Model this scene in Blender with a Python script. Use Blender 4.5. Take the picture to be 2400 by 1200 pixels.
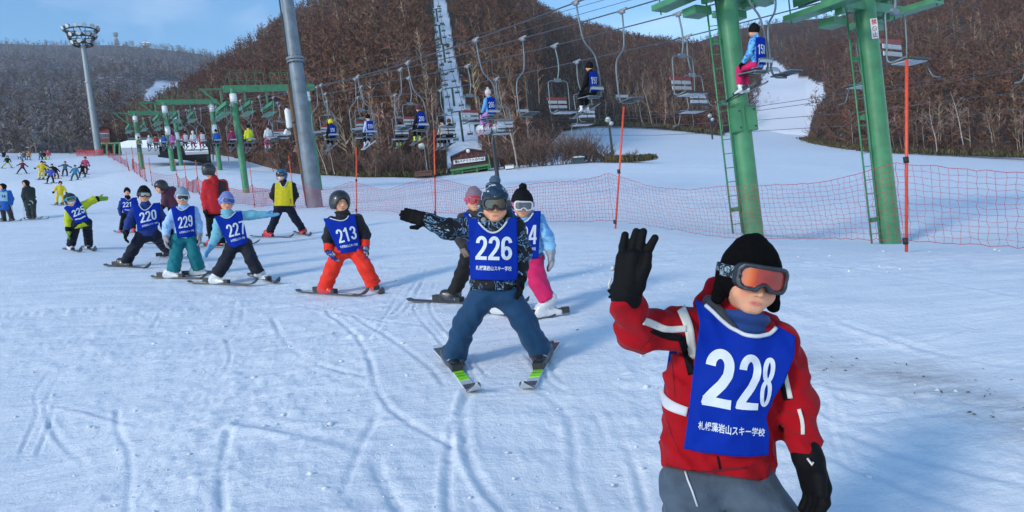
import bpy, math, random
import numpy as np
from mathutils import Matrix, Vector

random.seed(7)
RNG = np.random.default_rng(7)
SC = bpy.context.scene
for _o in list(bpy.data.objects):
    bpy.data.objects.remove(_o, do_unlink=True)
COL = SC.collection

# ------------------------------------------------------------------ camera
F = 1700.0                      # focal length in pixels of the 2400 x 1200 photograph
PITCH = math.radians(1.9)       # looking slightly down
ROLL = math.radians(7.2)        # the photograph is held askew
CAM = np.array([0.0, 0.0, 1.45])
_r0, _u0 = np.array([1.0, 0, 0]), np.array([0, math.sin(PITCH), math.cos(PITCH)])
FWD = np.array([0, math.cos(PITCH), -math.sin(PITCH)])
RIGHT = math.cos(ROLL) * _r0 - math.sin(ROLL) * _u0
UP = math.cos(ROLL) * _u0 + math.sin(ROLL) * _r0
camd = bpy.data.cameras.new('camera')
camd.sensor_fit = 'HORIZONTAL'
camd.sensor_width = 36.0
camd.lens = 36.0 * F / 2400.0
camd.clip_start, camd.clip_end = 0.05, 6000.0
cam = bpy.data.objects.new('camera', camd)
COL.objects.link(cam)
cam.matrix_world = Matrix(((RIGHT[0], UP[0], -FWD[0], CAM[0]), (RIGHT[1], UP[1], -FWD[1], CAM[1]),
                           (RIGHT[2], UP[2], -FWD[2], CAM[2]), (0, 0, 0, 1)))
SC.camera = cam

# ------------------------------------------------------------------ light
SUN_DIR = np.array([0.66, 0.60, -0.43]); SUN_DIR /= np.linalg.norm(SUN_DIR)   # the way the light travels
elev = math.asin(-SUN_DIR[2]); azim = math.atan2(-SUN_DIR[0], -SUN_DIR[1])
world = bpy.data.worlds.new('World'); SC.world = world; world.use_nodes = True
_nt = world.node_tree; _nt.nodes.clear()
_sky = _nt.nodes.new('ShaderNodeTexSky'); _sky.sky_type = 'NISHITA'; _sky.sun_disc = False
_sky.sun_elevation = elev; _sky.sun_rotation = azim; _sky.altitude = 900; _sky.air_density = 1.0
_sky.dust_density = 0.1; _sky.ozone_density = 1.3
_bg = _nt.nodes.new('ShaderNodeBackground'); _bg.inputs[1].default_value = 0.15
_out = _nt.nodes.new('ShaderNodeOutputWorld')
# thin high cloud over the whole sky
_tc = _nt.nodes.new('ShaderNodeTexCoord'); _mp = _nt.nodes.new('ShaderNodeMapping')
_mp.inputs['Scale'].default_value = (1.0, 1.0, 3.2)
_nz = _nt.nodes.new('ShaderNodeTexNoise'); _nz.inputs['Scale'].default_value = 2.3
_nz.inputs['Detail'].default_value = 6; _nz.inputs['Roughness'].default_value = 0.55; _nz.inputs['Distortion'].default_value = 0.5
_rp = _nt.nodes.new('ShaderNodeValToRGB'); _rp.color_ramp.elements[0].position = 0.51; _rp.color_ramp.elements[1].position = 0.92
_rp.color_ramp.elements[0].color = (0, 0, 0, 1); _rp.color_ramp.elements[1].color = (0.6, 0.6, 0.6, 1)
_mx = _nt.nodes.new('ShaderNodeMix'); _mx.data_type = 'RGBA'; _mx.inputs[7].default_value = (6.2, 6.6, 7.4, 1)
L = _nt.links.new
L(_tc.outputs['Generated'], _mp.inputs[0]); L(_mp.outputs[0], _nz.inputs['Vector']); L(_nz.outputs[0], _rp.inputs[0])
_hs = _nt.nodes.new('ShaderNodeHueSaturation'); _hs.inputs['Saturation'].default_value = 1.25; _hs.inputs['Hue'].default_value = 0.496
L(_sky.outputs[0], _hs.inputs['Color'])
L(_rp.outputs[0], _mx.inputs[0]); L(_hs.outputs[0], _mx.inputs[6]); L(_mx.outputs[2], _bg.inputs[0]); L(_bg.outputs[0], _out.inputs[0])
sund = bpy.data.lights.new('sun', 'SUN'); sund.energy = 1.4; sund.angle = math.radians(12); sund.color = (1.0, 0.90, 0.78)
sun = bpy.data.objects.new('sun', sund); COL.objects.link(sun)
sun.rotation_mode = 'QUATERNION'; sun.rotation_quaternion = Vector(SUN_DIR).to_track_quat('-Z', 'Y')
sun.location = (-30, -20, 40)
SC.view_settings.view_transform = 'Standard'; SC.view_settings.look = 'None'
SC.view_settings.gamma = 1.0; SC.view_settings.use_curve_mapping = False
SC.view_settings.exposure = 0.74
SC.render.engine = 'CYCLES'
SC.cycles.max_bounces = 6; SC.cycles.diffuse_bounces = 3; SC.cycles.glossy_bounces = 2
SC.cycles.transmission_bounces = 3; SC.cycles.transparent_max_bounces = 12; SC.cycles.volume_bounces = 0
SC.cycles.caustics_reflective = False; SC.cycles.caustics_refractive = False
try: SC.cycles.use_denoising = True
except Exception: pass

# ------------------------------------------------------------------ picture geometry
def ray(px, py):
    return RIGHT * ((px - 1200) / F) + UP * ((600 - py) / F) + FWD
def P(px, py, d):
    """point seen at a pixel of the photograph, d metres out along world Y"""
    r = ray(px, py); return CAM + r * (d / r[1])
def project(p):
    v = np.asarray(p) - CAM; w = v @ FWD
    return np.array([1200 + F * (v @ RIGHT) / w, 600 - F * (v @ UP) / w])

# ------------------------------------------------------------------ noise
def _hash(ix, iy, seed):
    h = (ix.astype(np.int64) * 374761393 + iy.astype(np.int64) * 668265263 + seed * 1442695041) & 0x7fffffff
    h = ((h ^ (h >> 13)) * 1274126177) & 0x7fffffff
    return ((h ^ (h >> 16)) & 0xffff) / 65535.0
def vnoise(x, y, seed=0):
    x = np.asarray(x, float); y = np.asarray(y, float)
    ix, iy = np.floor(x), np.floor(y); fx, fy = x - ix, y - iy
    fx = fx * fx * (3 - 2 * fx); fy = fy * fy * (3 - 2 * fy)
    a, b = _hash(ix, iy, seed), _hash(ix + 1, iy, seed)
    c, d = _hash(ix, iy + 1, seed), _hash(ix + 1, iy + 1, seed)
    return (a + (b - a) * fx) * (1 - fy) + (c + (d - c) * fx) * fy
def fbm(x, y, oct=4, seed=0):
    s, a, t = 0.0, 1.0, 0.0
    for i in range(oct):
        s = s + a * vnoise(x * 2 ** i, y * 2 ** i, seed + i * 17); t += a; a *= 0.5
    return s / t * 2 - 1

# ------------------------------------------------------------------ materials
MATS = {}
def srgb(r, g, b):
    f = lambda c: (c / 255 / 12.92) if c / 255 <= 0.04045 else ((c / 255 + 0.055) / 1.055) ** 2.4
    return (f(r), f(g), f(b))
def mat(name, col=(0.5, 0.5, 0.5), rough=0.6, metal=0.0, var=0.12, scale=30.0, bump=0.0, bscale=200.0, attr=None,
        spec=0.5, sheen=0.0, coat=0.0, subsurface=0.0, bdist=0.002):
    """procedural material: base colour broken up by noise, optional colour attribute and bump"""
    if name in MATS: return MATS[name]
    m = bpy.data.materials.new(name); m.use_nodes = True; nt = m.node_tree
    b = nt.nodes['Principled BSDF']
    b.inputs['Roughness'].default_value = rough; b.inputs['Metallic'].default_value = metal
    b.inputs['Specular IOR Level'].default_value = spec
    if sheen: b.inputs['Sheen Weight'].default_value = sheen
    if coat: b.inputs['Coat Weight'].default_value = coat
    if subsurface:
        b.inputs['Subsurface Weight'].default_value = subsurface; b.inputs['Subsurface Radius'].default_value = (0.012, 0.005, 0.003)
    tc = nt.nodes.new('ShaderNodeTexCoord')
    nz = nt.nodes.new('ShaderNodeTexNoise'); nz.inputs['Scale'].default_value = scale; nz.inputs['Detail'].default_value = 4
    nt.links.new(tc.outputs['Object'], nz.inputs['Vector'])
    mp = nt.nodes.new('ShaderNodeMapRange'); mp.inputs[1].default_value = 0.3; mp.inputs[2].default_value = 0.7
    mp.inputs[3].default_value = 1 - var; mp.inputs[4].default_value = 1 + var
    nt.links.new(nz.outputs[0], mp.inputs[0])
    mul = nt.nodes.new('ShaderNodeMix'); mul.data_type = 'RGBA'; mul.blend_type = 'MULTIPLY'; mul.inputs[0].default_value = 1
    if attr:
        at = nt.nodes.new('ShaderNodeAttribute'); at.attribute_name = attr; nt.links.new(at.outputs['Color'], mul.inputs[6])
    else:
        mul.inputs[6].default_value = (*col, 1)
    nt.links.new(mp.outputs[0], mul.inputs[7]); nt.links.new(mul.outputs[2], b.inputs['Base Color'])
    if bump:
        n2 = nt.nodes.new('ShaderNodeTexNoise'); n2.inputs['Scale'].default_value = bscale; n2.inputs['Detail'].default_value = 3
        nt.links.new(tc.outputs['Object'], n2.inputs['Vector'])
        bp = nt.nodes.new('ShaderNodeBump'); bp.inputs['Strength'].default_value = bump; bp.inputs['Distance'].default_value = bdist
        nt.links.new(n2.outputs[0], bp.inputs['Height']); nt.links.new(bp.outputs[0], b.inputs['Normal'])
    MATS[name] = m
    return m

# ------------------------------------------------------------------ objects
def mesh_from(name, V, Fc, smooth=True, colors=None):
    V = np.asarray(V, np.float32)
    me = bpy.data.meshes.new(name)
    if isinstance(Fc, np.ndarray):
        n, k = Fc.shape
        me.vertices.add(len(V)); me.vertices.foreach_set('co', V.ravel())
        me.loops.add(n * k); me.loops.foreach_set('vertex_index', Fc.astype(np.int32).ravel())
        me.polygons.add(n); me.polygons.foreach_set('loop_start', np.arange(0, n * k, k, dtype=np.int32))
        me.update(calc_edges=True)
    else:
        me.from_pydata([tuple(map(float, v)) for v in V], [], [tuple(int(i) for i in f) for f in Fc]); me.update()
    if smooth and len(me.polygons):
        me.polygons.foreach_set('use_smooth', np.ones(len(me.polygons), dtype=bool))
    if colors is not None:
        c = np.ones((len(V), 4), np.float32); c[:, :3] = colors
        a = me.color_attributes.new('Col', 'FLOAT_COLOR', 'POINT'); a.data.foreach_set('color', c.ravel())
    return me
def obj(name, me, material=None, parent=None):
    if material is not None and not me.materials: me.materials.append(material)
    o = bpy.data.objects.new(name, me); COL.objects.link(o)
    if parent is not None: o.parent = parent
    return o
def tag(o, label=None, cat=None, group=None, kind=None):
    if label: o['label'] = label
    if cat: o['category'] = cat
    if group: o['group'] = group
    if kind: o['kind'] = kind
    return o
def empty(name, loc=(0, 0, 0), M=None):
    o = bpy.data.objects.new(name, None); COL.objects.link(o); o.empty_display_size = 0.2
    if M is not None: o.matrix_world = M
    else: o.location = loc
    return o

class MB:
    """collects simple shapes into one mesh"""
    def __init__(s): s.V = []; s.Fq = []
    def add(s, V, Fc):
        n = len(s.V); s.V += [tuple(map(float, v)) for v in V]; s.Fq += [tuple(i + n for i in f) for f in Fc]; return s
    def box(s, c, size, R=None):
        c = np.array(c, float); h = np.array(size, float) / 2
        V = np.array([[x, y, z] for x in (-1, 1) for y in (-1, 1) for z in (-1, 1)], float) * h
        if R is not None: V = V @ np.asarray(R).T
        return s.add(V + c, [(0, 1, 3, 2), (4, 6, 7, 5), (0, 4, 5, 1), (2, 3, 7, 6), (0, 2, 6, 4), (1, 5, 7, 3)])
    def tube(s, pts, r, n=8, cap=True):
        pts = [np.array(p, float) for p in pts]; m = len(pts)
        rs = list(r) if isinstance(r, (list, tuple, np.ndarray)) else [r] * m
        V = []; prev = None
        for i, p in enumerate(pts):
            t = pts[min(i + 1, m - 1)] - pts[max(i - 1, 0)]; t = t / (np.linalg.norm(t) + 1e-12)
            if prev is None:
                a = np.cross(t, [0, 0, 1.0]);
                if np.linalg.norm(a) < 1e-3: a = np.cross(t, [1.0, 0, 0])
            else: a = prev - t * (prev @ t)
            a = a / (np.linalg.norm(a) + 1e-12); prev = a; b = np.cross(t, a)
            for k in range(n):
                th = 2 * math.pi * k / n; V.append(p + rs[i] * (math.cos(th) * a + math.sin(th) * b))
        Fc = [(i * n + k, i * n + (k + 1) % n, (i + 1) * n + (k + 1) % n, (i + 1) * n + k) for i in range(m - 1) for k in range(n)]
        if cap: Fc += [tuple(range(n - 1, -1, -1)), tuple((m - 1) * n + k for k in range(n))]
        return s.add(V, Fc)
    def mesh(s, name, smooth=False): return mesh_from(name, s.V, s.Fq, smooth)
    def build(s, name, material, parent=None, smooth=False):
        me = s.mesh(name, smooth)
        o = obj(name, me, material, parent)
        return o
def smooth_by_angle(o, ang=40):
    me = o.data
    me.polygons.foreach_set('use_smooth', np.ones(len(me.polygons), dtype=bool))
    try: me.set_sharp_from_angle(angle=math.radians(ang))
    except Exception: pass
    return o
def copy_tree(o, parent=None):
    c = o.copy(); COL.objects.link(c); c.parent = parent
    for ch in o.children: copy_tree(ch, c)
    return c
def axes(x, y, z, o=(0, 0, 0)):
    return Matrix(((x[0], y[0], z[0], o[0]), (x[1], y[1], z[1], o[1]), (x[2], y[2], z[2], o[2]), (0, 0, 0, 1)))
def unit(v):
    v = np.asarray(v, float); return v / (np.linalg.norm(v) + 1e-12)
# ================================================================== terrain
# (pixel x, pixel y, distance): where the snow is seen in the photograph
CTRL = [(1700, 1510, 2.3), (0, 1200, 3.7), (600, 1200, 3.0), (1165, 880, 4.45), (1290, 740, 5.7), (805, 690, 8.1), (560, 664, 9.3),
        (430, 650, 9.7), (310, 626, 10.5), (190, 585, 13.5), (505, 582, 14.3), (665, 555, 16.0), (70, 515, 29), (140, 480, 46),
        (170, 415, 63), (60, 374, 98), (230, 366, 100), (0, 361, 98), (140, 372, 97), (-300, 480, 60), (-300, 620, 18), (-300, 400, 110),
        (2122, 592, 8.0), (1440, 537, 13.0), (1020, 511, 17.8), (835, 503, 22.0), (597, 487, 33.0), (418, 442, 52), (357, 436, 65), (255, 370, 105),
        (577, 446, 44), (404, 391, 62), (745, 470, 40), (1765, 549, 15.0), (2087, 572, 15.6), (2400, 600, 7.0), (2400, 450, 30), (2400, 372, 85),
        (2106, 584, 10.5), (2095, 577, 13), (1768, 557, 11.8), (1766, 552, 13.5), (2800, 500, 12), (2800, 380, 70), (2060, 358, 92), (1880, 330, 130), (1690, 345, 110), (1450, 440, 26), (1450, 382, 62),
        (1240, 394, 62), (1168, 430, 38), (1000, 417, 60), (860, 414, 62), (740, 410, 66), (1100, 403, 66), (1400, 297, 150), (1600, 312, 140),
        (1760, 430, 32), (2060, 440, 40), (620, 398, 82), (480, 362, 110), (340, 352, 118)]
_pts = np.array([P(*c) for c in CTRL])
_extra = np.array([[0, 0, 0], [-6, -4, -0.3], [6, -4, -0.4], [0, -12, -0.9], [-20, 0, 0.8], [20, -2, -0.8], [-8, 2, 0.3], [8, 3, 0.1],
                   [-40, 20, 3.0], [40, 10, -0.8], [0, -60, -5], [-80, -20, -2], [80, -20, -3], [-120, 80, 18], [90, 110, 6]])
_pts = np.vstack([_pts, _extra])
def _phi(r2): return 0.5 * r2 * np.log(r2 + 1e-9)
_XY = _pts[:, :2] / 20.0
_n = len(_pts)
_K = _phi(((_XY[:, None] - _XY[None]) ** 2).sum(-1)) + np.eye(_n) * 0.0015
_A = np.zeros((_n + 3, _n + 3)); _A[:_n, :_n] = _K; _A[:_n, _n] = 1; _A[:_n, _n + 1:] = _XY; _A[_n:, :_n] = _A[:_n, _n:].T
_w = np.linalg.solve(_A, np.concatenate([_pts[:, 2], np.zeros(3)]))
def ground(x, y):
    """smooth height of the snow"""
    x = np.asarray(x, float); y = np.asarray(y, float); sh = x.shape
    q = np.stack([x.ravel(), y.ravel()], 1) / 20.0
    out = np.empty(len(q))
    for i in range(0, len(q), 20000):
        b = q[i:i + 20000]
        out[i:i + 20000] = _phi(((b[:, None] - _XY[None]) ** 2).sum(-1)) @ _w[:_n] + _w[_n] + b @ _w[_n + 1:]
    return out.reshape(sh)
def hit(px, py, dmax=160, dmin=1.0):
    """where the ray of a pixel meets the snow"""
    r = ray(px, py); r = r / r[1]
    ds = np.geomspace(dmin, dmax, 380); pts = CAM + r[None] * ds[:, None]
    below = pts[:, 2] < ground(pts[:, 0], pts[:, 1])
    i = int(np.argmax(below)) if below.any() else len(ds) - 1
    a, b = ds[max(i - 1, 0)], ds[i]
    for _ in range(20):
        m = 0.5 * (a + b); p = CAM + r * m
        if p[2] < ground(p[0:1], p[1:2])[0]: b = m
        else: a = m
    return CAM + r * b
def gz(x, y): return float(ground(np.array([x]), np.array([y]))[0])

def snow_material():
    m = bpy.data.materials.new('snow'); m.use_nodes = True; nt = m.node_tree; b = nt.nodes['Principled BSDF']
    b.inputs['Roughness'].default_value = 0.62; b.inputs['Specular IOR Level'].default_value = 0.25
    N = nt.nodes.new; Lk = nt.links.new
    geo = N('ShaderNodeNewGeometry')
    n1 = N('ShaderNodeTexNoise'); n1.inputs['Scale'].default_value = 3.0; n1.inputs['Detail'].default_value = 8; n1.inputs['Roughness'].default_value = 0.65
    Lk(geo.outputs['Position'], n1.inputs['Vector'])
    rp = N('ShaderNodeValToRGB'); rp.color_ramp.elements[0].position = 0.35; rp.color_ramp.elements[1].position = 0.7
    rp.color_ramp.elements[0].color = (0.74, 0.79, 0.85, 1); rp.color_ramp.elements[1].color = (0.84, 0.88, 0.91, 1)
    Lk(n1.outputs[0], rp.inputs[0])
    at = N('ShaderNodeAttribute'); at.attribute_name = 'Col'   # r: grey-brown tint, g: leaf litter
    sep = N('ShaderNodeSeparateColor'); Lk(at.outputs['Color'], sep.inputs[0])
    mpx = N('ShaderNodeMapping'); mpx.inputs['Scale'].default_value = (1.0, 3.5, 1.0); Lk(geo.outputs['Position'], mpx.inputs[0])
    n2 = N('ShaderNodeTexNoise'); n2.inputs['Scale'].default_value = 5.0; n2.inputs['Detail'].default_value = 7; n2.inputs['Roughness'].default_value = 0.75
    Lk(mpx.outputs[0], n2.inputs['Vector'])
    r2 = N('ShaderNodeMapRange'); r2.inputs[1].default_value = 0.30; r2.inputs[2].default_value = 0.80; Lk(n2.outputs[0], r2.inputs[0])
    mul = N('ShaderNodeMath'); mul.operation = 'MULTIPLY'; Lk(r2.outputs[0], mul.inputs[0]); Lk(sep.outputs[0], mul.inputs[1])
    mx = N('ShaderNodeMix'); mx.data_type = 'RGBA'; mx.inputs[7].default_value = (0.17, 0.14, 0.12, 1)
    Lk(mul.outputs[0], mx.inputs[0]); Lk(rp.outputs[0], mx.inputs[6])
    n5 = N('ShaderNodeTexNoise'); n5.inputs['Scale'].default_value = 0.9; n5.inputs['Detail'].default_value = 6; Lk(geo.outputs['Position'], n5.inputs['Vector'])
    r5 = N('ShaderNodeValToRGB'); r5.color_ramp.elements[0].position = 0.35; r5.color_ramp.elements[1].position = 0.65
    r5.color_ramp.elements[0].color = (0.055, 0.036, 0.022, 1); r5.color_ramp.elements[1].color = (0.13, 0.095, 0.05, 1); Lk(n5.outputs[0], r5.inputs[0])
    mx2 = N('ShaderNodeMix'); mx2.data_type = 'RGBA'; Lk(sep.outputs[1], mx2.inputs[0]); Lk(mx.outputs[2], mx2.inputs[6]); Lk(r5.outputs[0], mx2.inputs[7])
    Lk(mx2.outputs[2], b.inputs['Base Color'])
    n3 = N('ShaderNodeTexNoise'); n3.inputs['Scale'].default_value = 22; n3.inputs['Detail'].default_value = 8; n3.inputs['Roughness'].default_value = 0.7
    Lk(geo.outputs['Position'], n3.inputs['Vector'])
    bp = N('ShaderNodeBump'); bp.inputs['Strength'].default_value = 0.55; bp.inputs['Distance'].default_value = 0.03
    Lk(n3.outputs[0], bp.inputs['Height'])
    mp4 = N('ShaderNodeMapping'); mp4.inputs['Scale'].default_value = (0.35, 2.4, 1.0); mp4.inputs['Rotation'].default_value = (0, 0, 0.5); Lk(geo.outputs['Position'], mp4.inputs[0])
    n4 = N('ShaderNodeTexNoise'); n4.inputs['Scale'].default_value = 2.0; n4.inputs['Detail'].default_value = 5; Lk(mp4.outputs[0], n4.inputs['Vector'])
    bp2 = N('ShaderNodeBump'); bp2.inputs['Strength'].default_value = 0.3; bp2.inputs['Distance'].default_value = 0.10
    Lk(n4.outputs[0], bp2.inputs['Height']); Lk(bp.outputs[0], bp2.inputs['Normal']); Lk(bp2.outputs[0], b.inputs['Normal'])
    return m
SNOW = snow_material()

# ski tracks: pixel polylines, half width and depth in metres, height of the thrown-up rim
TRACKS = [
    ([(1110, 920), (1075, 960), (1058, 1040), (1050, 1120), (1052, 1200), (1070, 1300)], .03, .012, .010),
    ([(1095, 925), (1085, 1000), (1100, 1080), (1140, 1150), (1210, 1230)], .035, .012, .022),
    ([(1255, 915), (1330, 960), (1350, 1040), (1345, 1120), (1400, 1240)], .035, .014, .012),
    ([(640, 745), (665, 800), (730, 850), (860, 885)], .035, .022, .010),
    ([(765, 730), (830, 775), (870, 840), (880, 905), (920, 975), (1060, 1045)], .03, .020, .010),
    ([(275, 960), (275, 1010), (310, 1060), (300, 1200)], .03, .022, .012),
    ([(540, 1010), (520, 1080), (520, 1160), (528, 1250)], .035, .024, .012),
    ([(880, 985), (850, 1035), (825, 1100), (805, 1150)], .035, .024, .012),
    ([(130, 950), (220, 965), (330, 1000)], .03, .008, .020),
    ([(570, 990), (680, 1005), (800, 1035), (850, 1050)], .06, .010, .040),
    ([(610, 700), (740, 722), (900, 752), (1000, 765)], .03, .012, .016),
    ([(0, 865), (150, 815), (330, 770), (520, 735)], .03, .010, .006),
    ([(180, 830), (400, 780), (600, 740)], .03, .010, .006),
    ([(880, 1080), (900, 1140), (960, 1220)], .05, .024, .018),
    ([(20, 1010), (120, 960), (190, 925)], .03, .012, .008),
    ([(830, 740), (930, 800), (1010, 860), (1040, 900)], .03, .012, .008),
    ([(1370, 960), (1480, 1050), (1520, 1200)], .03, .012, .010),
    ([(1100, 900), (1150, 860), (1240, 800), (1400, 770)], .03, .012, .008),
    ([(300, 720), (600, 700), (760, 690)], .04, .012, .008),
    ([(1320, 690), (1600, 640), (1900, 620), (2300, 640)], .05, .014, .012),
    ([(1320, 640), (1700, 600), (2100, 640), (2400, 700)], .05, .012, .012),
    ([(1900, 900), (2100, 930), (2400, 960)], .04, .012, .015),
    ([(1950, 1010), (2150, 1080), (2400, 1130)], .05, .016, .014),
    ([(1960, 1080), (2150, 1150), (2400, 1230)], .05, .016, .014),
    ([(1980, 760), (2200, 830), (2400, 860)], .05, .010, .022),
    ([(-50, 640), (200, 615), (420, 600)], .05, .014, .010), ([(-50, 560), (150, 545), (330, 520)], .06, .014, .010),
    ([(700, 520), (1000, 545), (1400, 560)], .06, .014, .012),
]
_tr = np.random.default_rng(5)
for _ in range(46):
    px0, py0 = _tr.uniform(-100, 2300), _tr.uniform(590, 1000); sl = _tr.normal(0, 1)
    if _tr.uniform() < .45: q_ = [(px0 + i * _tr.uniform(60, 110) * (1 if sl > 0 else -1), py0 - i * _tr.uniform(6, 26) * (1 if sl > 0 else -1) * .6) for i in range(4)]
    else: c_ = _tr.uniform(-60, 60); q_ = [(px0 + i * _tr.uniform(10, 60) * np.sign(sl) + c_ * math.sin(i * .9), py0 + i * _tr.uniform(40, 80)) for i in range(4)]
    w_ = (_tr.uniform(.018, .030), _tr.uniform(.009, .018), _tr.uniform(.004, .012)); TRACKS.append((q_, *w_))
    if _tr.uniform() < .6: o_ = _tr.uniform(14, 34); TRACKS.append(([(a_ + o_ + i_ * 3, b_ + 2) for i_, (a_, b_) in enumerate(q_)], *w_))
def build_ground():
    dense = np.radians(np.linspace(-40, 40, 540)); side = np.radians(np.linspace(45, 315, 55))
    ang = np.concatenate([dense, side])                     # measured from +Y, clockwise
    rad = np.concatenate([[0.25, 0.6, 1.0, 1.3], np.geomspace(1.5, 11, 290), np.geomspace(11.1, 60, 120), np.geomspace(61, 175, 45)])
    na, nr = len(ang), len(rad)
    A, R = np.meshgrid(ang, rad, indexing='ij')
    X, Y = np.sin(A) * R, np.cos(A) * R
    Z = ground(X, Y)
    near = np.clip(1.3 - R / 16, 0, 1)
    rough = np.clip(fbm(X * 0.55 + 9, Y * 0.55, 3, 5) * 1.6 + 0.35, 0, 1)      # trampled patches
    lump = np.maximum(fbm(X * 5, Y * 5, 4, 11), 0) ** 1.3
    Z = Z + near * (0.012 * fbm(X * 1.7, Y * 1.7, 3, 3) + 0.026 * rough * lump + 0.020 * rough * np.maximum(fbm(X * 13, Y * 13, 3, 21), -.1))
    s = X * 0.94 - Y * 0.33                                  # groomed and skied lines down the fall line
    Z = Z + (0.010 + 0.012 * np.clip(R / 30, 0, 1)) * fbm(s * 0.25, (X * 0.33 + Y * 0.94) * 1.6, 3, 31) * np.clip(R / 4, 0, 1)
    Z = Z + 0.10 * np.clip((R - 10) / 20, 0, 1) * fbm(X * 0.22, Y * 0.22, 3, 41)
    m = (R < 30) & (A < 0.8) & (A > -0.8)
    x, y = X[m], Y[m]; dz = np.zeros(len(x))
    for pts, w, dep, rim in TRACKS:
        w = w * .72
        q = np.array([hit(px, min(max(py, 560), 1260), 40)[:2] for px, py in pts])
        for _ in range(2 if len(TRACKS) and dep > 0 else 1):  # round the corners
            q = np.vstack([q[:1]] + [np.stack([0.75 * q[i] + 0.25 * q[i + 1], 0.25 * q[i] + 0.75 * q[i + 1]]) for i in range(len(q) - 1)] + [q[-1:]])
        bx = (x > q[:, 0].min() - .5) & (x < q[:, 0].max() + .5) & (y > q[:, 1].min() - .5) & (y < q[:, 1].max() + .5)
        if not bx.any(): continue
        px, py = x[bx], y[bx]; best = np.full(len(px), 9.0); sgn = np.zeros(len(px))
        for i in range(len(q) - 1):
            a, d = q[i], q[i + 1] - q[i]; L2 = d @ d + 1e-9
            t = np.clip(((px - a[0]) * d[0] + (py - a[1]) * d[1]) / L2, 0, 1)
            ex, ey = px - a[0] - t * d[0], py - a[1] - t * d[1]; dd = np.hypot(ex, ey)
            up = dd < best; best = np.where(up, dd, best); sgn = np.where(up, np.sign(ex * d[1] - ey * d[0]), sgn)
        br = np.clip(0.2 + 1.3 * vnoise(px * 2.2, py * 2.2, 77), 0, 1.3)
        dz[bx] += 0.5 * br * (-dep * np.exp(-(best / (0.8 * w)) ** 4) + rim * br * np.exp(-((best - 1.9 * w) / (0.8 * w)) ** 2) * np.where(sgn > 0, 1, 0.35))
    Z[m] += dz
    # noisy grey-brown tint along a band on the right, leaf litter where the wood begins
    c = hit(2150, 890); e = hit(2420, 985); t0 = hit(1850, 850)
    def seg(a, b):
        d = b[:2] - a[:2]; t = np.clip(((X - a[0]) * d[0] + (Y - a[1]) * d[1]) / (d @ d), 0, 1)
        return np.hypot(X - a[0] - t * d[0], Y - a[1] - t * d[1])
    brown_band = np.exp(-(np.minimum(seg(t0, c) * 1.3, seg(c, e)) / 0.34) ** 2) * (0.35 + 0.65 * np.clip(fbm(X * 2.2, Y * 2.2, 3, 51) + 0.5, 0, 1)) * 1.0
    colr = np.zeros((na, nr, 3)); colr[..., 0] = brown_band
    V = np.stack([X, Y, Z], -1).reshape(-1, 3)
    i = np.arange(na)[:, None] * nr + np.arange(nr - 1)[None]; j = (np.roll(np.arange(na), -1))[:, None] * nr + np.arange(nr - 1)[None]
    Fq = np.stack([i, i + 1, j + 1, j], -1).reshape(-1, 4)
    me = mesh_from('snow_ground', V, Fq, True, colr.reshape(-1, 3))
    o = obj('snow_ground', me, SNOW); o['kind'] = 'structure'
    return o
build_ground()
def crumbs():
    # loose snow thrown up by the skis
    r = np.random.default_rng(91); n = 900; V0 = np.array([[1, 0, 0], [-1, 0, 0], [0, 1, 0], [0, -1, 0], [0, 0, 1], [0, 0, -1.0]]); T0 = np.array([[0, 2, 4], [2, 1, 4], [1, 3, 4], [3, 0, 4], [2, 0, 5], [1, 2, 5], [3, 1, 5], [0, 3, 5]])
    a = r.uniform(-.66, .66, n); d = np.exp(r.uniform(math.log(1.8), math.log(13), n)); x, y = np.sin(a) * d, np.cos(a) * d
    m = fbm(x * .55 + 9, y * .55, 3, 5) > -.05; x, y = x[m], y[m]; z = ground(x, y) + .004; n = len(x); sc = np.minimum(r.gamma(1.6, .0034, n), .016)[:, None, None] * np.array([1.3, 1.3, .7]) + .002
    V = V0[None] * (1 + r.normal(0, .25, (n, 6, 3))) * sc + np.stack([x, y, z], 1)[:, None]
    o = obj('snow_crumbs', mesh_from('snow_crumbs', V.reshape(-1, 3), (T0[None] + (np.arange(n) * 6)[:, None, None]).reshape(-1, 3), True, np.zeros((n * 6, 3))), SNOW); tag(o, 'loose white crumbs of snow scattered over the piste', 'snow', kind='stuff')
    # dead leaves and twigs trodden into the grey-brown band
    c, e, t0 = hit(2150, 890), hit(2420, 985), hit(1850, 850); n = 40; k = r.uniform(0, 1, n); q = np.where((k < .5)[:, None], t0 + (c - t0) * (k * 2)[:, None], c + (e - c) * (k * 2 - 1)[:, None])[:, :2] + r.normal(0, .16, (n, 2))
    q = np.vstack([q, np.stack([r.uniform(-3, 3, 26), r.uniform(2, 8, 26)], 1)]); n = len(q); z = ground(q[:, 0], q[:, 1]) + .012; th = r.uniform(0, 6.28, n); L = r.uniform(.005, .018, n); w = r.uniform(.0015, .004, n)
    dx = np.stack([np.cos(th) * L, np.sin(th) * L, r.normal(0, .004, n)], 1); dy = np.stack([-np.sin(th) * w, np.cos(th) * w, r.normal(0, .002, n)], 1); b = np.stack([q[:, 0], q[:, 1], z], 1)
    V = np.stack([b - dx, b + dy, b + dx, b - dy + [0, 0, .004]], 1); o = obj('leaf_litter', mesh_from('leaf_litter', V.reshape(-1, 3), np.arange(n * 4).reshape(-1, 4), False), mat('dead_leaf', (0.045, 0.03, 0.022), rough=.9, var=.4, scale=40)); tag(o, 'dark bits of dead leaf trodden into the snow', 'leaf litter', kind='stuff')
crumbs()

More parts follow.
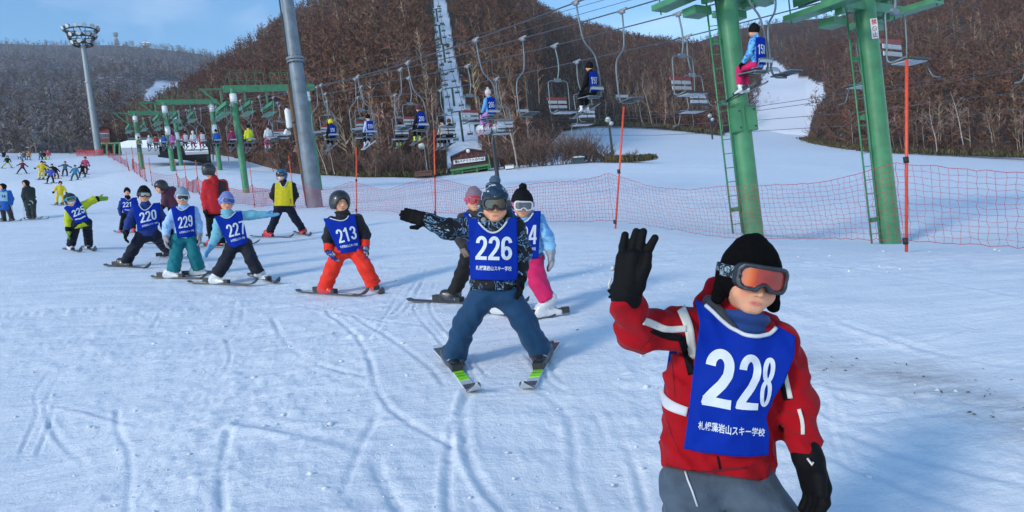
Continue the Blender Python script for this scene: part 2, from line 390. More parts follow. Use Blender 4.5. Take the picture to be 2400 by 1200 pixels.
# ================================================================== hills
def interp(tab, x, k): return np.interp(x, [t[0] for t in tab], [t[k] for t in tab])
class Hill:
    """a hillside ruled from its foot to its ridge, both read from the photograph"""
    def __init__(s, foot, ridge, bulge=0.0, amp=3.0, seed=0, pad=0):
        s.foot, s.ridge, s.bulge, s.amp, s.seed = foot, ridge, bulge, amp, seed
        s.x0, s.x1 = foot[0][0], foot[-1][0]
    def pt(s, px, t):
        px = np.asarray(px, float); t = np.asarray(t, float)
        def PP(tab):
            y, d = interp(tab, px, 1), interp(tab, px, 2)
            r = RIGHT * ((px - 1200) / F)[..., None] + UP * ((600 - y) / F)[..., None] + FWD
            return CAM + r * (d / r[..., 1])[..., None]
        a, b = PP(s.foot), PP(s.ridge)
        p = a + (b - a) * t[..., None]
        env = np.sin(np.clip(t, 0, 1) * math.pi)
        p[..., 2] += s.bulge * env * (b - a)[..., 2] + s.amp * env * fbm(p[..., 0] / 40, p[..., 1] / 40, 4, s.seed)
        return p
H1 = Hill([(300, 352, 118), (480, 352, 112), (620, 388, 84), (740, 411, 68), (940, 418, 62), (1050, 406, 66), (1240, 394, 70), (1320, 300, 140), (1400, 290, 152),
           (1560, 296, 148), (1690, 318, 138), (1766, 290, 170), (1836, 248, 215)],
          [(300, 300, 190), (380, 268, 220), (450, 228, 240), (520, 184, 270), (600, 130, 300), (700, 76, 330), (800, 24, 350), (900, -40, 360), (1000, -80, 360), (1100, -52, 350),
           (1200, 12, 340), (1300, 42, 330), (1400, 72, 320), (1500, 98, 310), (1640, 126, 300), (1700, 148, 285), (1748, 186, 265), (1798, 220, 240), (1836, 246, 220)], 0.10, 4, 3)
H2 = Hill([(1600, 322, 190), (1700, 322, 150), (1890, 327, 135), (2000, 346, 106), (2100, 359, 92), (2250, 363, 88), (2400, 367, 84), (2800, 378, 66), (3100, 385, 60)],
          [(1600, 110, 470), (1660, 90, 460), (1740, 66, 440), (1850, 50, 430), (1960, 40, 400), (2070, 12, 380), (2200, -70, 350), (2400, -160, 330), (2800, -220, 320), (3100, -230, 320)], 0.02, 4, 9)
H3 = Hill([(-700, 330, 160), (-300, 345, 130), (0, 358, 112), (150, 366, 108), (260, 364, 116), (340, 356, 124), (480, 330, 180), (640, 300, 260)],
          [(-700, 70, 900), (-300, 84, 880), (0, 102, 850), (120, 106, 830), (270, 106, 800), (345, 112, 780), (420, 120, 760), (520, 134, 740), (640, 150, 700)], -0.03, 10, 15)

def strip_mask(px, py, left, right):
    l = np.interp(py, [a[1] for a in left], [a[0] for a in left]); r = np.interp(py, [a[1] for a in right], [a[0] for a in right])
    lo, hi = min(left[0][1], right[0][1]), max(left[-1][1], right[-1][1])
    j = (vnoise(px * .35, py * .16, 5) - .5) * 5.0
    return (px > l + j) & (px < r + j * .8) & (py > lo) & (py < hi)
LINE_L = [(1008, -80), (1014, 0), (1023, 100), (1035, 200), (1045, 300), (1048, 420)]
LINE_R = [(1036, -80), (1044, 0), (1061, 100), (1080, 200), (1108, 290), (1130, 350), (1154, 420)]
RUN_L = [(1784, 142), (1784, 200), (1700, 260), (1600, 320), (1600, 340)]
RUN_R = [(1816, 142), (1848, 168), (1930, 198), (1934, 222), (1906, 265), (1896, 320), (1900, 340)]
PATCH_L = [(366, 196), (346, 210), (332, 236), (350, 256)]
PATCH_R = [(470, 194), (462, 204), (430, 222), (400, 248)]
def projarr(p):
    v = p - CAM; w = v @ FWD
    return 1200 + F * (v @ RIGHT) / w, 600 - F * (v @ UP) / w
def is_snow(hill, p):
    px, py = projarr(p)
    if hill is H1: return strip_mask(px, py, LINE_L, LINE_R)
    if hill is H2: return strip_mask(px, py, RUN_L, RUN_R)
    return strip_mask(px, py, PATCH_L, PATCH_R)
def hill_material(name, dark, light, snowy):
    m = bpy.data.materials.new(name); m.use_nodes = True; nt = m.node_tree; b = nt.nodes['Principled BSDF']
    b.inputs['Roughness'].default_value = 0.9; b.inputs['Specular IOR Level'].default_value = 0.1
    N = nt.nodes.new; Lk = nt.links.new; geo = N('ShaderNodeNewGeometry')
    n = N('ShaderNodeTexNoise'); n.inputs['Scale'].default_value = 0.25; n.inputs['Detail'].default_value = 8; Lk(geo.outputs['Position'], n.inputs['Vector'])
    rp = N('ShaderNodeValToRGB'); rp.color_ramp.elements[0].position = 0.35; rp.color_ramp.elements[1].position = 0.65
    rp.color_ramp.elements[0].color = (*dark, 1); rp.color_ramp.elements[1].color = (*light, 1); Lk(n.outputs[0], rp.inputs[0])
    n2 = N('ShaderNodeTexNoise'); n2.inputs['Scale'].default_value = 0.6; n2.inputs['Detail'].default_value = 7; n2.inputs['Roughness'].default_value = 0.7; Lk(geo.outputs['Position'], n2.inputs['Vector'])
    r2 = N('ShaderNodeMapRange'); r2.inputs[1].default_value = 0.62 - snowy; r2.inputs[2].default_value = 0.72 - snowy; Lk(n2.outputs[0], r2.inputs[0])
    mx = N('ShaderNodeMix'); mx.data_type = 'RGBA'; mx.inputs[7].default_value = (0.72, 0.76, 0.82, 1)
    Lk(r2.outputs[0], mx.inputs[0]); Lk(rp.outputs[0], mx.inputs[6])
    at = N('ShaderNodeAttribute'); at.attribute_name = 'Col'; sep = N('ShaderNodeSeparateColor'); Lk(at.outputs['Color'], sep.inputs[0])
    m3 = N('ShaderNodeMix'); m3.data_type = 'RGBA'; m3.inputs[7].default_value = (0.84, 0.87, 0.92, 1)
    Lk(sep.outputs[0], m3.inputs[0]); Lk(mx.outputs[2], m3.inputs[6]); Lk(m3.outputs[2], b.inputs['Base Color'])
    bp = N('ShaderNodeBump'); bp.inputs['Strength'].default_value = 0.5; bp.inputs['Distance'].default_value = 0.6; Lk(n2.outputs[0], bp.inputs['Height']); Lk(bp.outputs[0], b.inputs['Normal'])
    return m
def build_hill(name, hill, nx, nt_, material):
    px = np.linspace(hill.x0, hill.x1, nx); t = np.concatenate([np.linspace(-0.04, 1, nt_), [1.08, 1.3]])
    PX, T = np.meshgrid(px, t, indexing='ij')
    p = hill.pt(PX, np.clip(T, 0, 1))
    foot = hill.pt(PX, T * 0)
    p[..., 2] -= np.where(T < 0, 3.0, 0); back = T > 1
    d = (p - foot); d[..., 2] = 0
    p = np.where(back[..., None], p + d * (T - 1)[..., None] * np.array([1, 1, 0]), p); p[..., 2] -= np.where(back, (T - 1) * 60, 0)
    sn = is_snow(hill, p.reshape(-1, 3)).reshape(PX.shape).astype(float)
    c = np.zeros((*PX.shape, 3)); c[..., 0] = sn
    n = len(t); i = np.arange(nx - 1)[:, None] * n + np.arange(n - 1)[None]; j = i + n
    me = mesh_from(name, p.reshape(-1, 3), np.stack([i, j, j + 1, i + 1], -1).reshape(-1, 4), True, c.reshape(-1, 3))
    o = obj(name, me, material); o['kind'] = 'structure'; return o
build_hill('hillside', H1, 560, 90, hill_material('leaf_litter', (0.05, 0.03, 0.02), (0.11, 0.065, 0.04), 0.0))
build_hill('right_hillside', H2, 400, 80, hill_material('leaf_litter_right', (0.055, 0.036, 0.026), (0.12, 0.075, 0.05), 0.0))
build_hill('far_hillside', H3, 220, 90, hill_material('frosty_litter', (0.07, 0.055, 0.05), (0.13, 0.105, 0.10), 0.06))

# ================================================================== woods
def branch_tree(rng, H, kind, twigs, nseg=4):
    """segments (p0, p1, r0, r1, tone) of a leafless tree; tone 0 trunk, 1 limb, 2 twig"""
    S = []
    lean = rng.normal(0, 0.05, 2); n = nseg; tp = [np.zeros(3)]
    for i in range(1, n + 1):
        f = i / n; tp.append(np.array([lean[0] * H * f + rng.normal(0, .02) * H, lean[1] * H * f + rng.normal(0, .02) * H, H * f * (0.95 if kind != 'bush' else 0.6)]))
    r0 = H * (0.016 if kind != 'birch' else 0.013)
    if kind == 'bush': r0 *= 0.6
    for i in range(n): S.append((tp[i], tp[i + 1], r0 * (1 - i / n * .85), r0 * (1 - (i + 1) / n * .85), 0))
    nl = 12 if kind != 'bush' else 11
    limbs = []
    for k in range(nl):
        f = rng.uniform(0.28, 0.97) if kind == 'birch' else (rng.uniform(0.18, 0.97) if kind != 'bush' else rng.uniform(0.0, 0.5))
        i = min(int(f * n), n - 1); a = tp[i] + (tp[i + 1] - tp[i]) * (f * n - i)
        th = rng.uniform(0, 2 * math.pi)
        if kind == 'larch': L, up = H * 0.26 * (1.08 - f), rng.uniform(-.1, .3)
        elif kind == 'birch': L, up = H * 0.34 * (1.15 - f), rng.uniform(0.7, 1.5)
        elif kind == 'bush': L, up = H * rng.uniform(0.4, 0.75), rng.uniform(0.6, 1.8)
        else: L, up = H * 0.42 * (1.15 - f), rng.uniform(0.35, 1.1)
        d = unit([math.cos(th), math.sin(th), up]); b = a + d * L
        S.append((a, b, r0 * 0.42 * (1.1 - f), r0 * 0.12, 1)); limbs.append((a, b, d, L))
    for k in range(twigs):
        a, b, d, L = limbs[rng.integers(len(limbs))]; f = rng.uniform(0.2, 1.0)
        p = a + (b - a) * f; e = unit(d + rng.normal(0, 0.6, 3) + np.array([0, 0, 0.25])); l = L * rng.uniform(0.25, 0.6)
        S.append((p, p + e * l, r0 * rng.uniform(0.10, 0.2), 0.0, 2))
    return S
def seg_mesh(S, rng, prism=(0,), twigw=1.0):
    V, T, tone = [], [], []
    for p0, p1, ra, rb, tn in S:
        t = unit(p1 - p0); a = unit(np.cross(t, rng.normal(0, 1, 3))); b = np.cross(t, a); n = len(V)
        if tn in prism:
            for p, r in ((p0, ra), (p1, rb)):
                for k in range(3): th = 2.094 * k; V.append(p + r * (math.cos(th) * a + math.sin(th) * b)); tone.append(tn)
            for k in range(3):
                k2 = (k + 1) % 3; T += [(n + k, n + k2, n + 3 + k2), (n + k, n + 3 + k2, n + 3 + k)]
        else:
            w = max(ra, 0.012) * twigw
            V += [p0 - a * w, p0 + a * w, p1]; tone += [tn] * 3; T.append((n, n + 1, n + 2))
    return np.array(V), np.array(T), np.array(tone)
def protos(kind, n, H, twigs, twigw, seed, prism=(0,)):
    out = []
    for i in range(n):
        r = np.random.default_rng(seed + i); out.append(seg_mesh(branch_tree(r, H, kind, twigs, 2), r, prism, twigw))
    return out
WOODMAT = mat('bare_wood', attr='Col', rough=0.85, var=0.25, scale=1.5, spec=0.15)
def scatter(name, pts, kinds, protolib, palette, rng, hs, label):
    """all the trees of a far wood as one mass"""
    VV, TT, CC, off = [], [], [], 0
    kinds = np.asarray(kinds)
    for kd in np.unique(kinds):
        idx = np.where(kinds == kd)[0]; lib = protolib[kd]; pick = rng.integers(len(lib), size=len(idx))
        for j, (v, t, tone) in enumerate(lib):
            ii = idx[pick == j]
            if not len(ii): continue
            m = len(ii); th = rng.uniform(0, 6.283, m); sc = hs[ii]
            c, s_ = np.cos(th)[:, None], np.sin(th)[:, None]
            x = (v[None, :, 0] * c - v[None, :, 1] * s_) * sc[:, None]; y = (v[None, :, 0] * s_ + v[None, :, 1] * c) * sc[:, None]; z = v[None, :, 2] * sc[:, None]
            P3 = np.stack([x, y, z], -1) + pts[ii][:, None]
            base = np.array(palette[kd])[tone.astype(int)]          # (nv,3)
            tint = (1 + rng.normal(0, 0.16, (m, 1, 1))) * (1 + rng.normal(0, 0.06, (m, 1, 3)))
            col = np.clip(base[None] * tint, 0.01, 0.9)
            VV.append(P3.reshape(-1, 3)); CC.append(col.reshape(-1, 3))
            TT.append((t[None] + (np.arange(m) * len(v))[:, None, None] + off).reshape(-1, 3)); off += m * len(v)
    me = mesh_from(name, np.vstack(VV), np.vstack(TT), False, np.vstack(CC))
    o = obj(name, me, WOODMAT); tag(o, label, 'forest', kind='stuff'); return o
PAL = {'broad': [(0.176, 0.120, 0.088), (0.154, 0.090, 0.065), (0.165, 0.082, 0.056)],
       'red': [(0.143, 0.085, 0.057), (0.143, 0.078, 0.051), (0.160, 0.078, 0.049)],
       'larch': [(0.132, 0.080, 0.053), (0.154, 0.072, 0.042), (0.176, 0.074, 0.042)],
       'birch': [(0.418, 0.330, 0.246), (0.297, 0.210, 0.150), (0.198, 0.115, 0.079)],
       'bush': [(0.132, 0.075, 0.048), (0.143, 0.075, 0.048), (0.165, 0.080, 0.051)],
       'frost': [(0.22, 0.20, 0.20), (0.25, 0.24, 0.25), (0.30, 0.29, 0.31)],
       'grey': [(0.16, 0.14, 0.13), (0.15, 0.12, 0.11), (0.16, 0.12, 0.105)]}
LIB = {'broad': protos('broad', 7, 1.0, 50, 1.7, 100), 'red': protos('broad', 6, 1.0, 54, 1.7, 200), 'larch': protos('larch', 5, 1.0, 50, 1.7, 300),
       'birch': protos('birch', 6, 1.0, 42, 1.3, 400), 'bush': protos('bush', 6, 1.0, 50, 2.2, 500)}
LIB['frost'] = protos('broad', 6, 1.0, 36, 2.0, 600); LIB['grey'] = protos('broad', 6, 1.0, 36, 2.0, 700)
def wood(name, hill, n, mixer, hrange, seed, label, tmin=0.0, tpow=1.0):
    rng = np.random.default_rng(seed)
    px = rng.uniform(hill.x0 + 1, hill.x1 - 1, n); t = tmin + (1 - tmin) * rng.uniform(0, 1, n) ** tpow
    p = hill.pt(px, t); p[:, :2] += rng.normal(0, 1.0, (n, 2))
    qx, qy = projarr(p)
    keep = ~is_snow(hill, p)
    if hill is H1:                                               # trees lean over the cut line without filling it
        keep &= ~strip_mask(qx, qy, [(a - 12, b) for a, b in LINE_L], [(a + 9, b) for a, b in LINE_R])
    if hill is H3: 
        for dy in (8, 16, 24, 32): keep &= ~strip_mask(qx, qy - dy, [(a - 4, b) for a, b in PATCH_L], [(a + 6, b) for a, b in PATCH_R])
    kinds = mixer(px, t, p, rng)
    hs = rng.uniform(*hrange, n) * np.where(np.full(n, hill is H3), 1 + 0.6 * t, 1.15 - 0.45 * np.sqrt(t)) * np.where(np.isin(kinds, ['bush']), 0.4, 1.0)
    p[:, 2] -= 0.15
    return scatter(name, p[keep], np.asarray(kinds)[keep], LIB, PAL, rng, hs[keep], label)
def mix1(px, t, p, rng):
    g = fbm(p[:, 0] / 35, p[:, 1] / 35, 3, 61); u = rng.uniform(0, 1, len(px)); k = np.full(len(px), 'broad', dtype=object)
    k[g > 0.12] = 'red'; k[u < 0.07] = 'birch'
    k[(g < -0.12) & (u < 0.34)] = 'birch'
    edge = (t > 0.88) & (px < 850) | ((px < 620) & (t > 0.4)); k[edge & (u > 0.25)] = 'larch'
    k[(t < 0.10) & (u > 0.45)] = 'bush'; return k
def mix2(px, t, p, rng):
    g = fbm(p[:, 0] / 40 + 5, p[:, 1] / 40, 3, 71); u = rng.uniform(0, 1, len(px)); k = np.full(len(px), 'broad', dtype=object)
    k[(g > 0.0)] = 'red'; k[(g < -0.05) & (u < 0.34)] = 'birch'; k[u < 0.06] = 'birch'
    k[(px > 2050) & (t > 0.4) & (u > 0.4)] = 'larch'; k[(t < 0.08) & (u > 0.5)] = 'bush'; return k
def mix3(px, t, p, rng):
    g = fbm(p[:, 0] / 60, p[:, 1] / 60, 3, 81); u = rng.uniform(0, 1, len(px)); k = np.full(len(px), 'grey', dtype=object)
    k[(u < 0.22 + 0.35 * np.clip(t, 0, 1) + 0.4 * np.clip(g, -.3, 1))] = 'frost'; k[(px > 240) & (t < 0.16) & (u > .3)] = 'red'; return k
wood('bare_forest', H1, 9800, mix1, (3.2, 6.2), 11, 'brown leafless forest covering the central hill', tpow=1.15)
wood('right_forest', H2, 6800, mix2, (3.2, 6.2), 12, 'brown leafless forest covering the right hill', tpow=1.25)
wood('frosty_forest', H3, 6800, mix3, (3.2, 5.6), 13, 'grey frosty leafless forest on the far left mountain', tpow=1.5)
# ================================================================== chair lifts
GREEN = mat('green_paint', srgb(62, 128, 88), rough=0.45, var=0.20, scale=3.5, bump=0.2, bscale=30, coat=0.1)
STEEL = mat('galvanised_steel', (0.27, 0.30, 0.32), rough=0.5, metal=0.25, var=0.12, scale=9)
CHAIRGREY = mat('chair_tube', (0.17, 0.20, 0.22), rough=0.45, metal=0.35, var=0.1, scale=12)
DARKM = mat('dark_metal', (0.035, 0.038, 0.042), rough=0.5, metal=0.3, var=0.15)
WHITEP = mat('white_slat', (0.50, 0.52, 0.56), rough=0.5, var=0.08)
REDP = mat('red_slat', srgb(150, 52, 50), rough=0.5, var=0.12)
BLACKR = mat('black_rubber', (0.02, 0.02, 0.022), rough=0.7)
CABLE = mat('steel_cable', (0.10, 0.10, 0.105), rough=0.5, metal=0.6)
WHITES = mat('white_sign', (0.75, 0.76, 0.78), rough=0.5, var=0.05)
RUST = mat('rusty_steel', (0.16, 0.10, 0.07), rough=0.8, var=0.3, scale=8)
U = unit([-0.72, 1, 0]); VV_ = np.array([U[1], -U[0], 0.0])     # travel direction and across
KU = 0.72
def lane_pt(c, px, py):
    """the pixel's ray where it meets the upright plane of a lane x + 0.72 y = c"""
    r = ray(px, py); k = c / (r[0] + KU * r[1]); return CAM + r * k
LANES = {
    'a_up': (15.0, [(2300, -330), (1735, -115), (1540, -62), (1350, 5), (1115, 93), (955, 147), (835, 181), (700, 211), (600, 228), (545, 240), (404, 263), (308, 284)]),
    'a_down': (16.6, [(2300, -250), (1800, -80), (1540, 0), (1460, 25), (1225, 90), (1080, 129), (938, 163), (835, 184), (720, 208), (603, 238), (424, 262), (342, 282)]),
    'b_down': (18.1, [(2500, -230), (2000, -74), (1655, 15), (1590, 32), (1300, 107), (1095, 155), (955, 183), (845, 204), (660, 240), (465, 261), (375, 281)]),
    'b_up': (20.5, [(2600, -160), (2030, -20), (1900, 12), (1790, 40), (1610, 87), (1350, 145), (1160, 186), (1030, 212), (925, 223), (835, 229), (750, 240), (529, 258), (428, 278)])}
LANE3 = {}
for k, (c, pts) in LANES.items():
    q = np.array([lane_pt(c, *p) for p in pts])
    LANE3[k] = q[np.argsort(q[:, 1])]
def on_lane(k, px):
    """point of the rope above pixel column px"""
    c = LANES[k][0]; q = LANE3[k]
    lo, hi = q[0, 1], q[-1, 1]
    for _ in range(40):
        m = 0.5 * (lo + hi); p = lane_at(k, m)
        if project(p)[0] > px: lo = m
        else: hi = m
    return lane_at(k, 0.5 * (lo + hi))
def lane_at(k, y):
    q = LANE3[k]; return np.array([np.interp(y, q[:, 1], q[:, i]) for i in range(3)])
ROPE_WORDS = {'a_up': 'steel haul rope carrying the occupied single chairs, nearest of the four lift ropes', 'a_down': 'steel return rope of the single-chair lift, second of the four lift ropes',
              'b_down': 'steel rope of the double-chair lift, third of the four lift ropes', 'b_up': 'steel rope of the double-chair lift, farthest of the four lift ropes'}
for k, q in LANE3.items():
    ys = np.linspace(q[0, 1], q[-1, 1], 60)
    # soft corners
    pts = np.array([lane_at(k, y) for y in ys])
    for _ in range(2): pts[1:-1, 2] = 0.25 * pts[:-2, 2] + 0.5 * pts[1:-1, 2] + 0.25 * pts[2:, 2]
    o = MB().tube(pts, 0.017, 6).build('haul_rope', CABLE, None, True); tag(o, ROPE_WORDS[k], 'cable', 'ropes of the two chair lifts')
# two thin signal wires above the lifts
for dy, words in ((-34, 'thin signal wire strung above the lift ropes, upper one'), (-16, 'thin signal wire strung above the lift ropes, lower one')):
    pts = [lane_pt(17.3, px, py + dy) for px, py in [(1900, -70), (1540, -2), (1225, 88), (938, 160), (720, 207), (603, 238), (430, 262)]]
    o = MB().tube(pts, 0.008, 5).build('signal_wire', CABLE, None, True); tag(o, words, 'cable')

def arc(pts, n=5, r=0.1):
    """round the corners of a polyline"""
    pts = [np.array(p, float) for p in pts]; out = [pts[0]]
    for i in range(1, len(pts) - 1):
        a, b, c = pts[i - 1], pts[i], pts[i + 1]; ra = min(r, np.linalg.norm(a - b) * .45, np.linalg.norm(c - b) * .45)
        p0, p1 = b + unit(a - b) * ra, b + unit(c - b) * ra
        for k in range(n + 1): t = k / n; out.append((1 - t) ** 2 * p0 + 2 * t * (1 - t) * b + t * t * p1)
    return out + [pts[-1]]
def single_chair():
    e = empty('single_lift_chair')
    MB().tube([(0, -.16, .02), (0, .16, .02)], .035, 6).box((0, 0, -.02), (.07, .14, .10)).build('grip', STEEL, e, True)
    MB().tube(arc([(0, 0, 0), (.03, 0, -.55), (.09, 0, -.95), (.40, 0, -1.22), (.46, 0, -1.5), (.47, 0, -2.18), (.40, .02, -2.30), (.05, .04, -2.30)], 5, .16), .021, 8).build('hanger', CHAIRGREY, e, True)
    s = MB().tube(arc([(.44, -.05, -2.27), (.44, .40, -2.24), (.02, .40, -2.24), (.02, -.05, -2.27), (.44, -.05, -2.27)], 3, .05), .014, 6).build('seat_frame', CHAIRGREY, e, True)
    for i in range(3): MB().box((.23, .04 + .14 * i, -2.25), (.40, .10, .028)).build('seat_slat', DARKM, e)
    MB().tube(arc([(.45, -.08, -2.2), (.45, -.14, -2.06), (.02, -.14, -2.06), (.02, -.08, -2.2)], 3, .06), .013, 6).build('back_frame', CHAIRGREY, e, True)
    MB().box((.235, -.125, -2.1), (.40, .022, .06)).build('back_slat', WHITEP, e)
    return e
def pair_chair():
    e = empty('double_lift_chair')
    MB().tube([(0, -.18, .02), (0, .18, .02)], .035, 6).box((0, 0, -.02), (.07, .15, .10)).build('grip', STEEL, e, True)
    MB().tube(arc([(0, 0, 0), (-.06, .02, -.45), (-.04, .02, -.75), (.10, .02, -1.05)], 5, .3), .025, 8).build('hanger', CHAIRGREY, e, True)
    MB().box((.1, .02, -1.06), (.34, .06, .10)).build('cross_plate', CHAIRGREY, e)
    MB().tube(arc([(-.42, .30, -2.02), (-.44, -.05, -2.08), (-.44, 0, -1.62), (-.44, .02, -1.08), (.64, .02, -1.08), (.64, 0, -1.62), (.64, -.05, -2.08), (.62, .30, -2.02)], 5, .16), .018, 8).build('bail', CHAIRGREY, e, True)
    for z in (-1.70, -1.84):
        for x in (-.16, .36): MB().box((x, -.10, z), (.46, .022, .085)).build('back_slat', WHITEP, e)
    MB().box((.1, -.105, -1.60), (1.04, .02, .09)).build('back_rail', REDP, e)
    MB().box((.1, -.132, -1.60), (1.04, .02, .07)).build('back_rail', CHAIRGREY, e)
    MB().box((.1, -.125, -1.94), (1.04, .02, .05)).build('back_rail', DARKM, e)
    MB().box((.1, .17, -2.055), (1.06, .52, .03)).build('seat_board', DARKM, e)
    for i in range(4): MB().box((-.29 + .26 * i, .19, -2.082), (.20, .34, .018)).build('seat_slat', WHITEP, e)
    MB().tube(arc([(-.38, .30, -2.05), (-.40, .42, -2.4), (-.60, .50, -2.42)], 3, .08), .014, 6).build('foot_rest', CHAIRGREY, e, True)
    for c in e.children:
        c.data.transform(Matrix.Diagonal((.72, 1, 1, 1)))
    return e
SINGLE, PAIR = single_chair(), pair_chair()
_used = {'s': False, 'p': False}
CHAIRS = {}
def put_chair(lane, px, label, key=None, swing=0.0, kind=None):
    single = lane[0] == 'a'; k = 's' if single else 'p'; src = SINGLE if single else PAIR
    o = src if not _used[k] else copy_tree(src); _used[k] = True
    p = on_lane(lane, px); up = lane.endswith('up')
    y = U if up else -U; x = np.cross(y, [0, 0, 1.0])
    o.matrix_world = axes(x, y, (0, 0, 1), p)
    tag(o, label, 'lift chair', 'single chairs on the nearer lift' if single else 'double chairs on the farther lift')
    if key: CHAIRS[key] = (p, x, y)
    return o
ORD = ['first', 'second', 'third', 'fourth', 'fifth', 'sixth', 'seventh', 'eighth', 'ninth', 'tenth', 'eleventh', 'twelfth', 'thirteenth', 'fourteenth', 'fifteenth']
for key, px, w in [('r150', 1735, 'grey single lift chair carrying the rider numbered 150 beside the thick green tower'), ('r197', 1350, 'grey single lift chair carrying the rider numbered 197'),
                   ('r206', 1115, 'grey single lift chair carrying the rider in light blue numbered 206'), ('r200', 955, 'grey single lift chair carrying the rider in lime ski boots'),
                   ('r199', 838, 'grey single lift chair carrying the rider with white sleeves and number 199'), ('ryel', 752, 'grey single lift chair carrying the rider in the yellow helmet'),
                   ('rbib', 676, 'grey single lift chair carrying the yellow-vested rider left of the lamp mast'), ('rpink', 607, 'grey single lift chair carrying the rider in pink trousers'),
                   ('ryj', 563, 'grey single lift chair carrying the rider in the bright yellow jacket'), ('rmag', 524, 'grey single lift chair carrying the rider in the magenta jacket'),
                   ('rblu', 489, 'grey single lift chair carrying the rider in plain blue behind the green post'), ('rred', 456, 'grey single lift chair carrying the rider in red with white bib'),
                   ('rwhi', 436, 'grey single lift chair carrying the rider in white bib and pink trousers'), ('rpk2', 418, 'grey single lift chair carrying the rider in red and white bib at the station'),
                   ('rpk3', 388, 'grey single lift chair carrying the rider in plain pink'), ('rblu2', 369, 'grey single lift chair carrying the far rider in bright blue'),
                   ('rred2', 351, 'grey single lift chair carrying the far rider in dark red'), ('rwh2', 336, 'grey single lift chair carrying the far rider in white'),
                   ('rgrn', 312, 'grey single lift chair carrying the leftmost far rider in dull green')]:
    put_chair('a_up', px, w, key)
_down = [1812, 1458, 1225, 938, 832, 742, 640, 590, 540, 505, 470, 442, 418, 395]
for i, px in enumerate(_down):
    put_chair('a_down', px, f'empty single lift chair returning, {ORD[i]} of them counted leftward from the thick green tower' if i else 'empty single lift chair returning just right of the thick green tower')
_bd = [2085, 1590, 1300, 1095, 957, 845, 762, 700, 650]
for i, px in enumerate(_bd):
    put_chair('b_down', px, f'empty double lift chair facing us, {ORD[i - 1]} left of the thick green tower' if i else 'empty double lift chair with red back rail right of the signed green tower')
_bu = [2440, 2012, 1610, 1352, 1163, 1032, 925, 838, 765, 705, 655]
for i, px in enumerate(_bu):
    w = {0: 'double lift chair cut off by the right picture edge', 1: 'double lift chair half hidden behind the signed green tower', 5: 'double lift chair carrying two dark-clothed riders above an orange pole',
         6: 'double lift chair seen from behind with lime boots below its slats'}.get(i, f'double lift chair seen from behind, {ORD[i]} of them counted leftward from the right edge')
    put_chair('b_up', px, w, f'bu{i}')

def plate_text(body, size, name, parent, material, M, offset=0.0, align='CENTER', xs=1.0):
    """flat lettering as a mesh, built in the built-in font"""
    cu = bpy.data.curves.new(name, 'FONT'); cu.body = body; cu.size = size; cu.align_x = align; cu.align_y = 'CENTER'; cu.offset = offset; cu.resolution_u = 3
    t = bpy.data.objects.new(name + '_tmp', cu); COL.objects.link(t)
    dg = bpy.context.evaluated_depsgraph_get(); me = bpy.data.meshes.new_from_object(t.evaluated_get(dg))
    bpy.data.objects.remove(t, do_unlink=True); bpy.data.curves.remove(cu)
    if xs != 1.0:
        for v in me.vertices: v.co.x *= xs
    me.name = name; me.materials.clear(); o = obj(name, me, material, parent); o.matrix_local = M
    return o
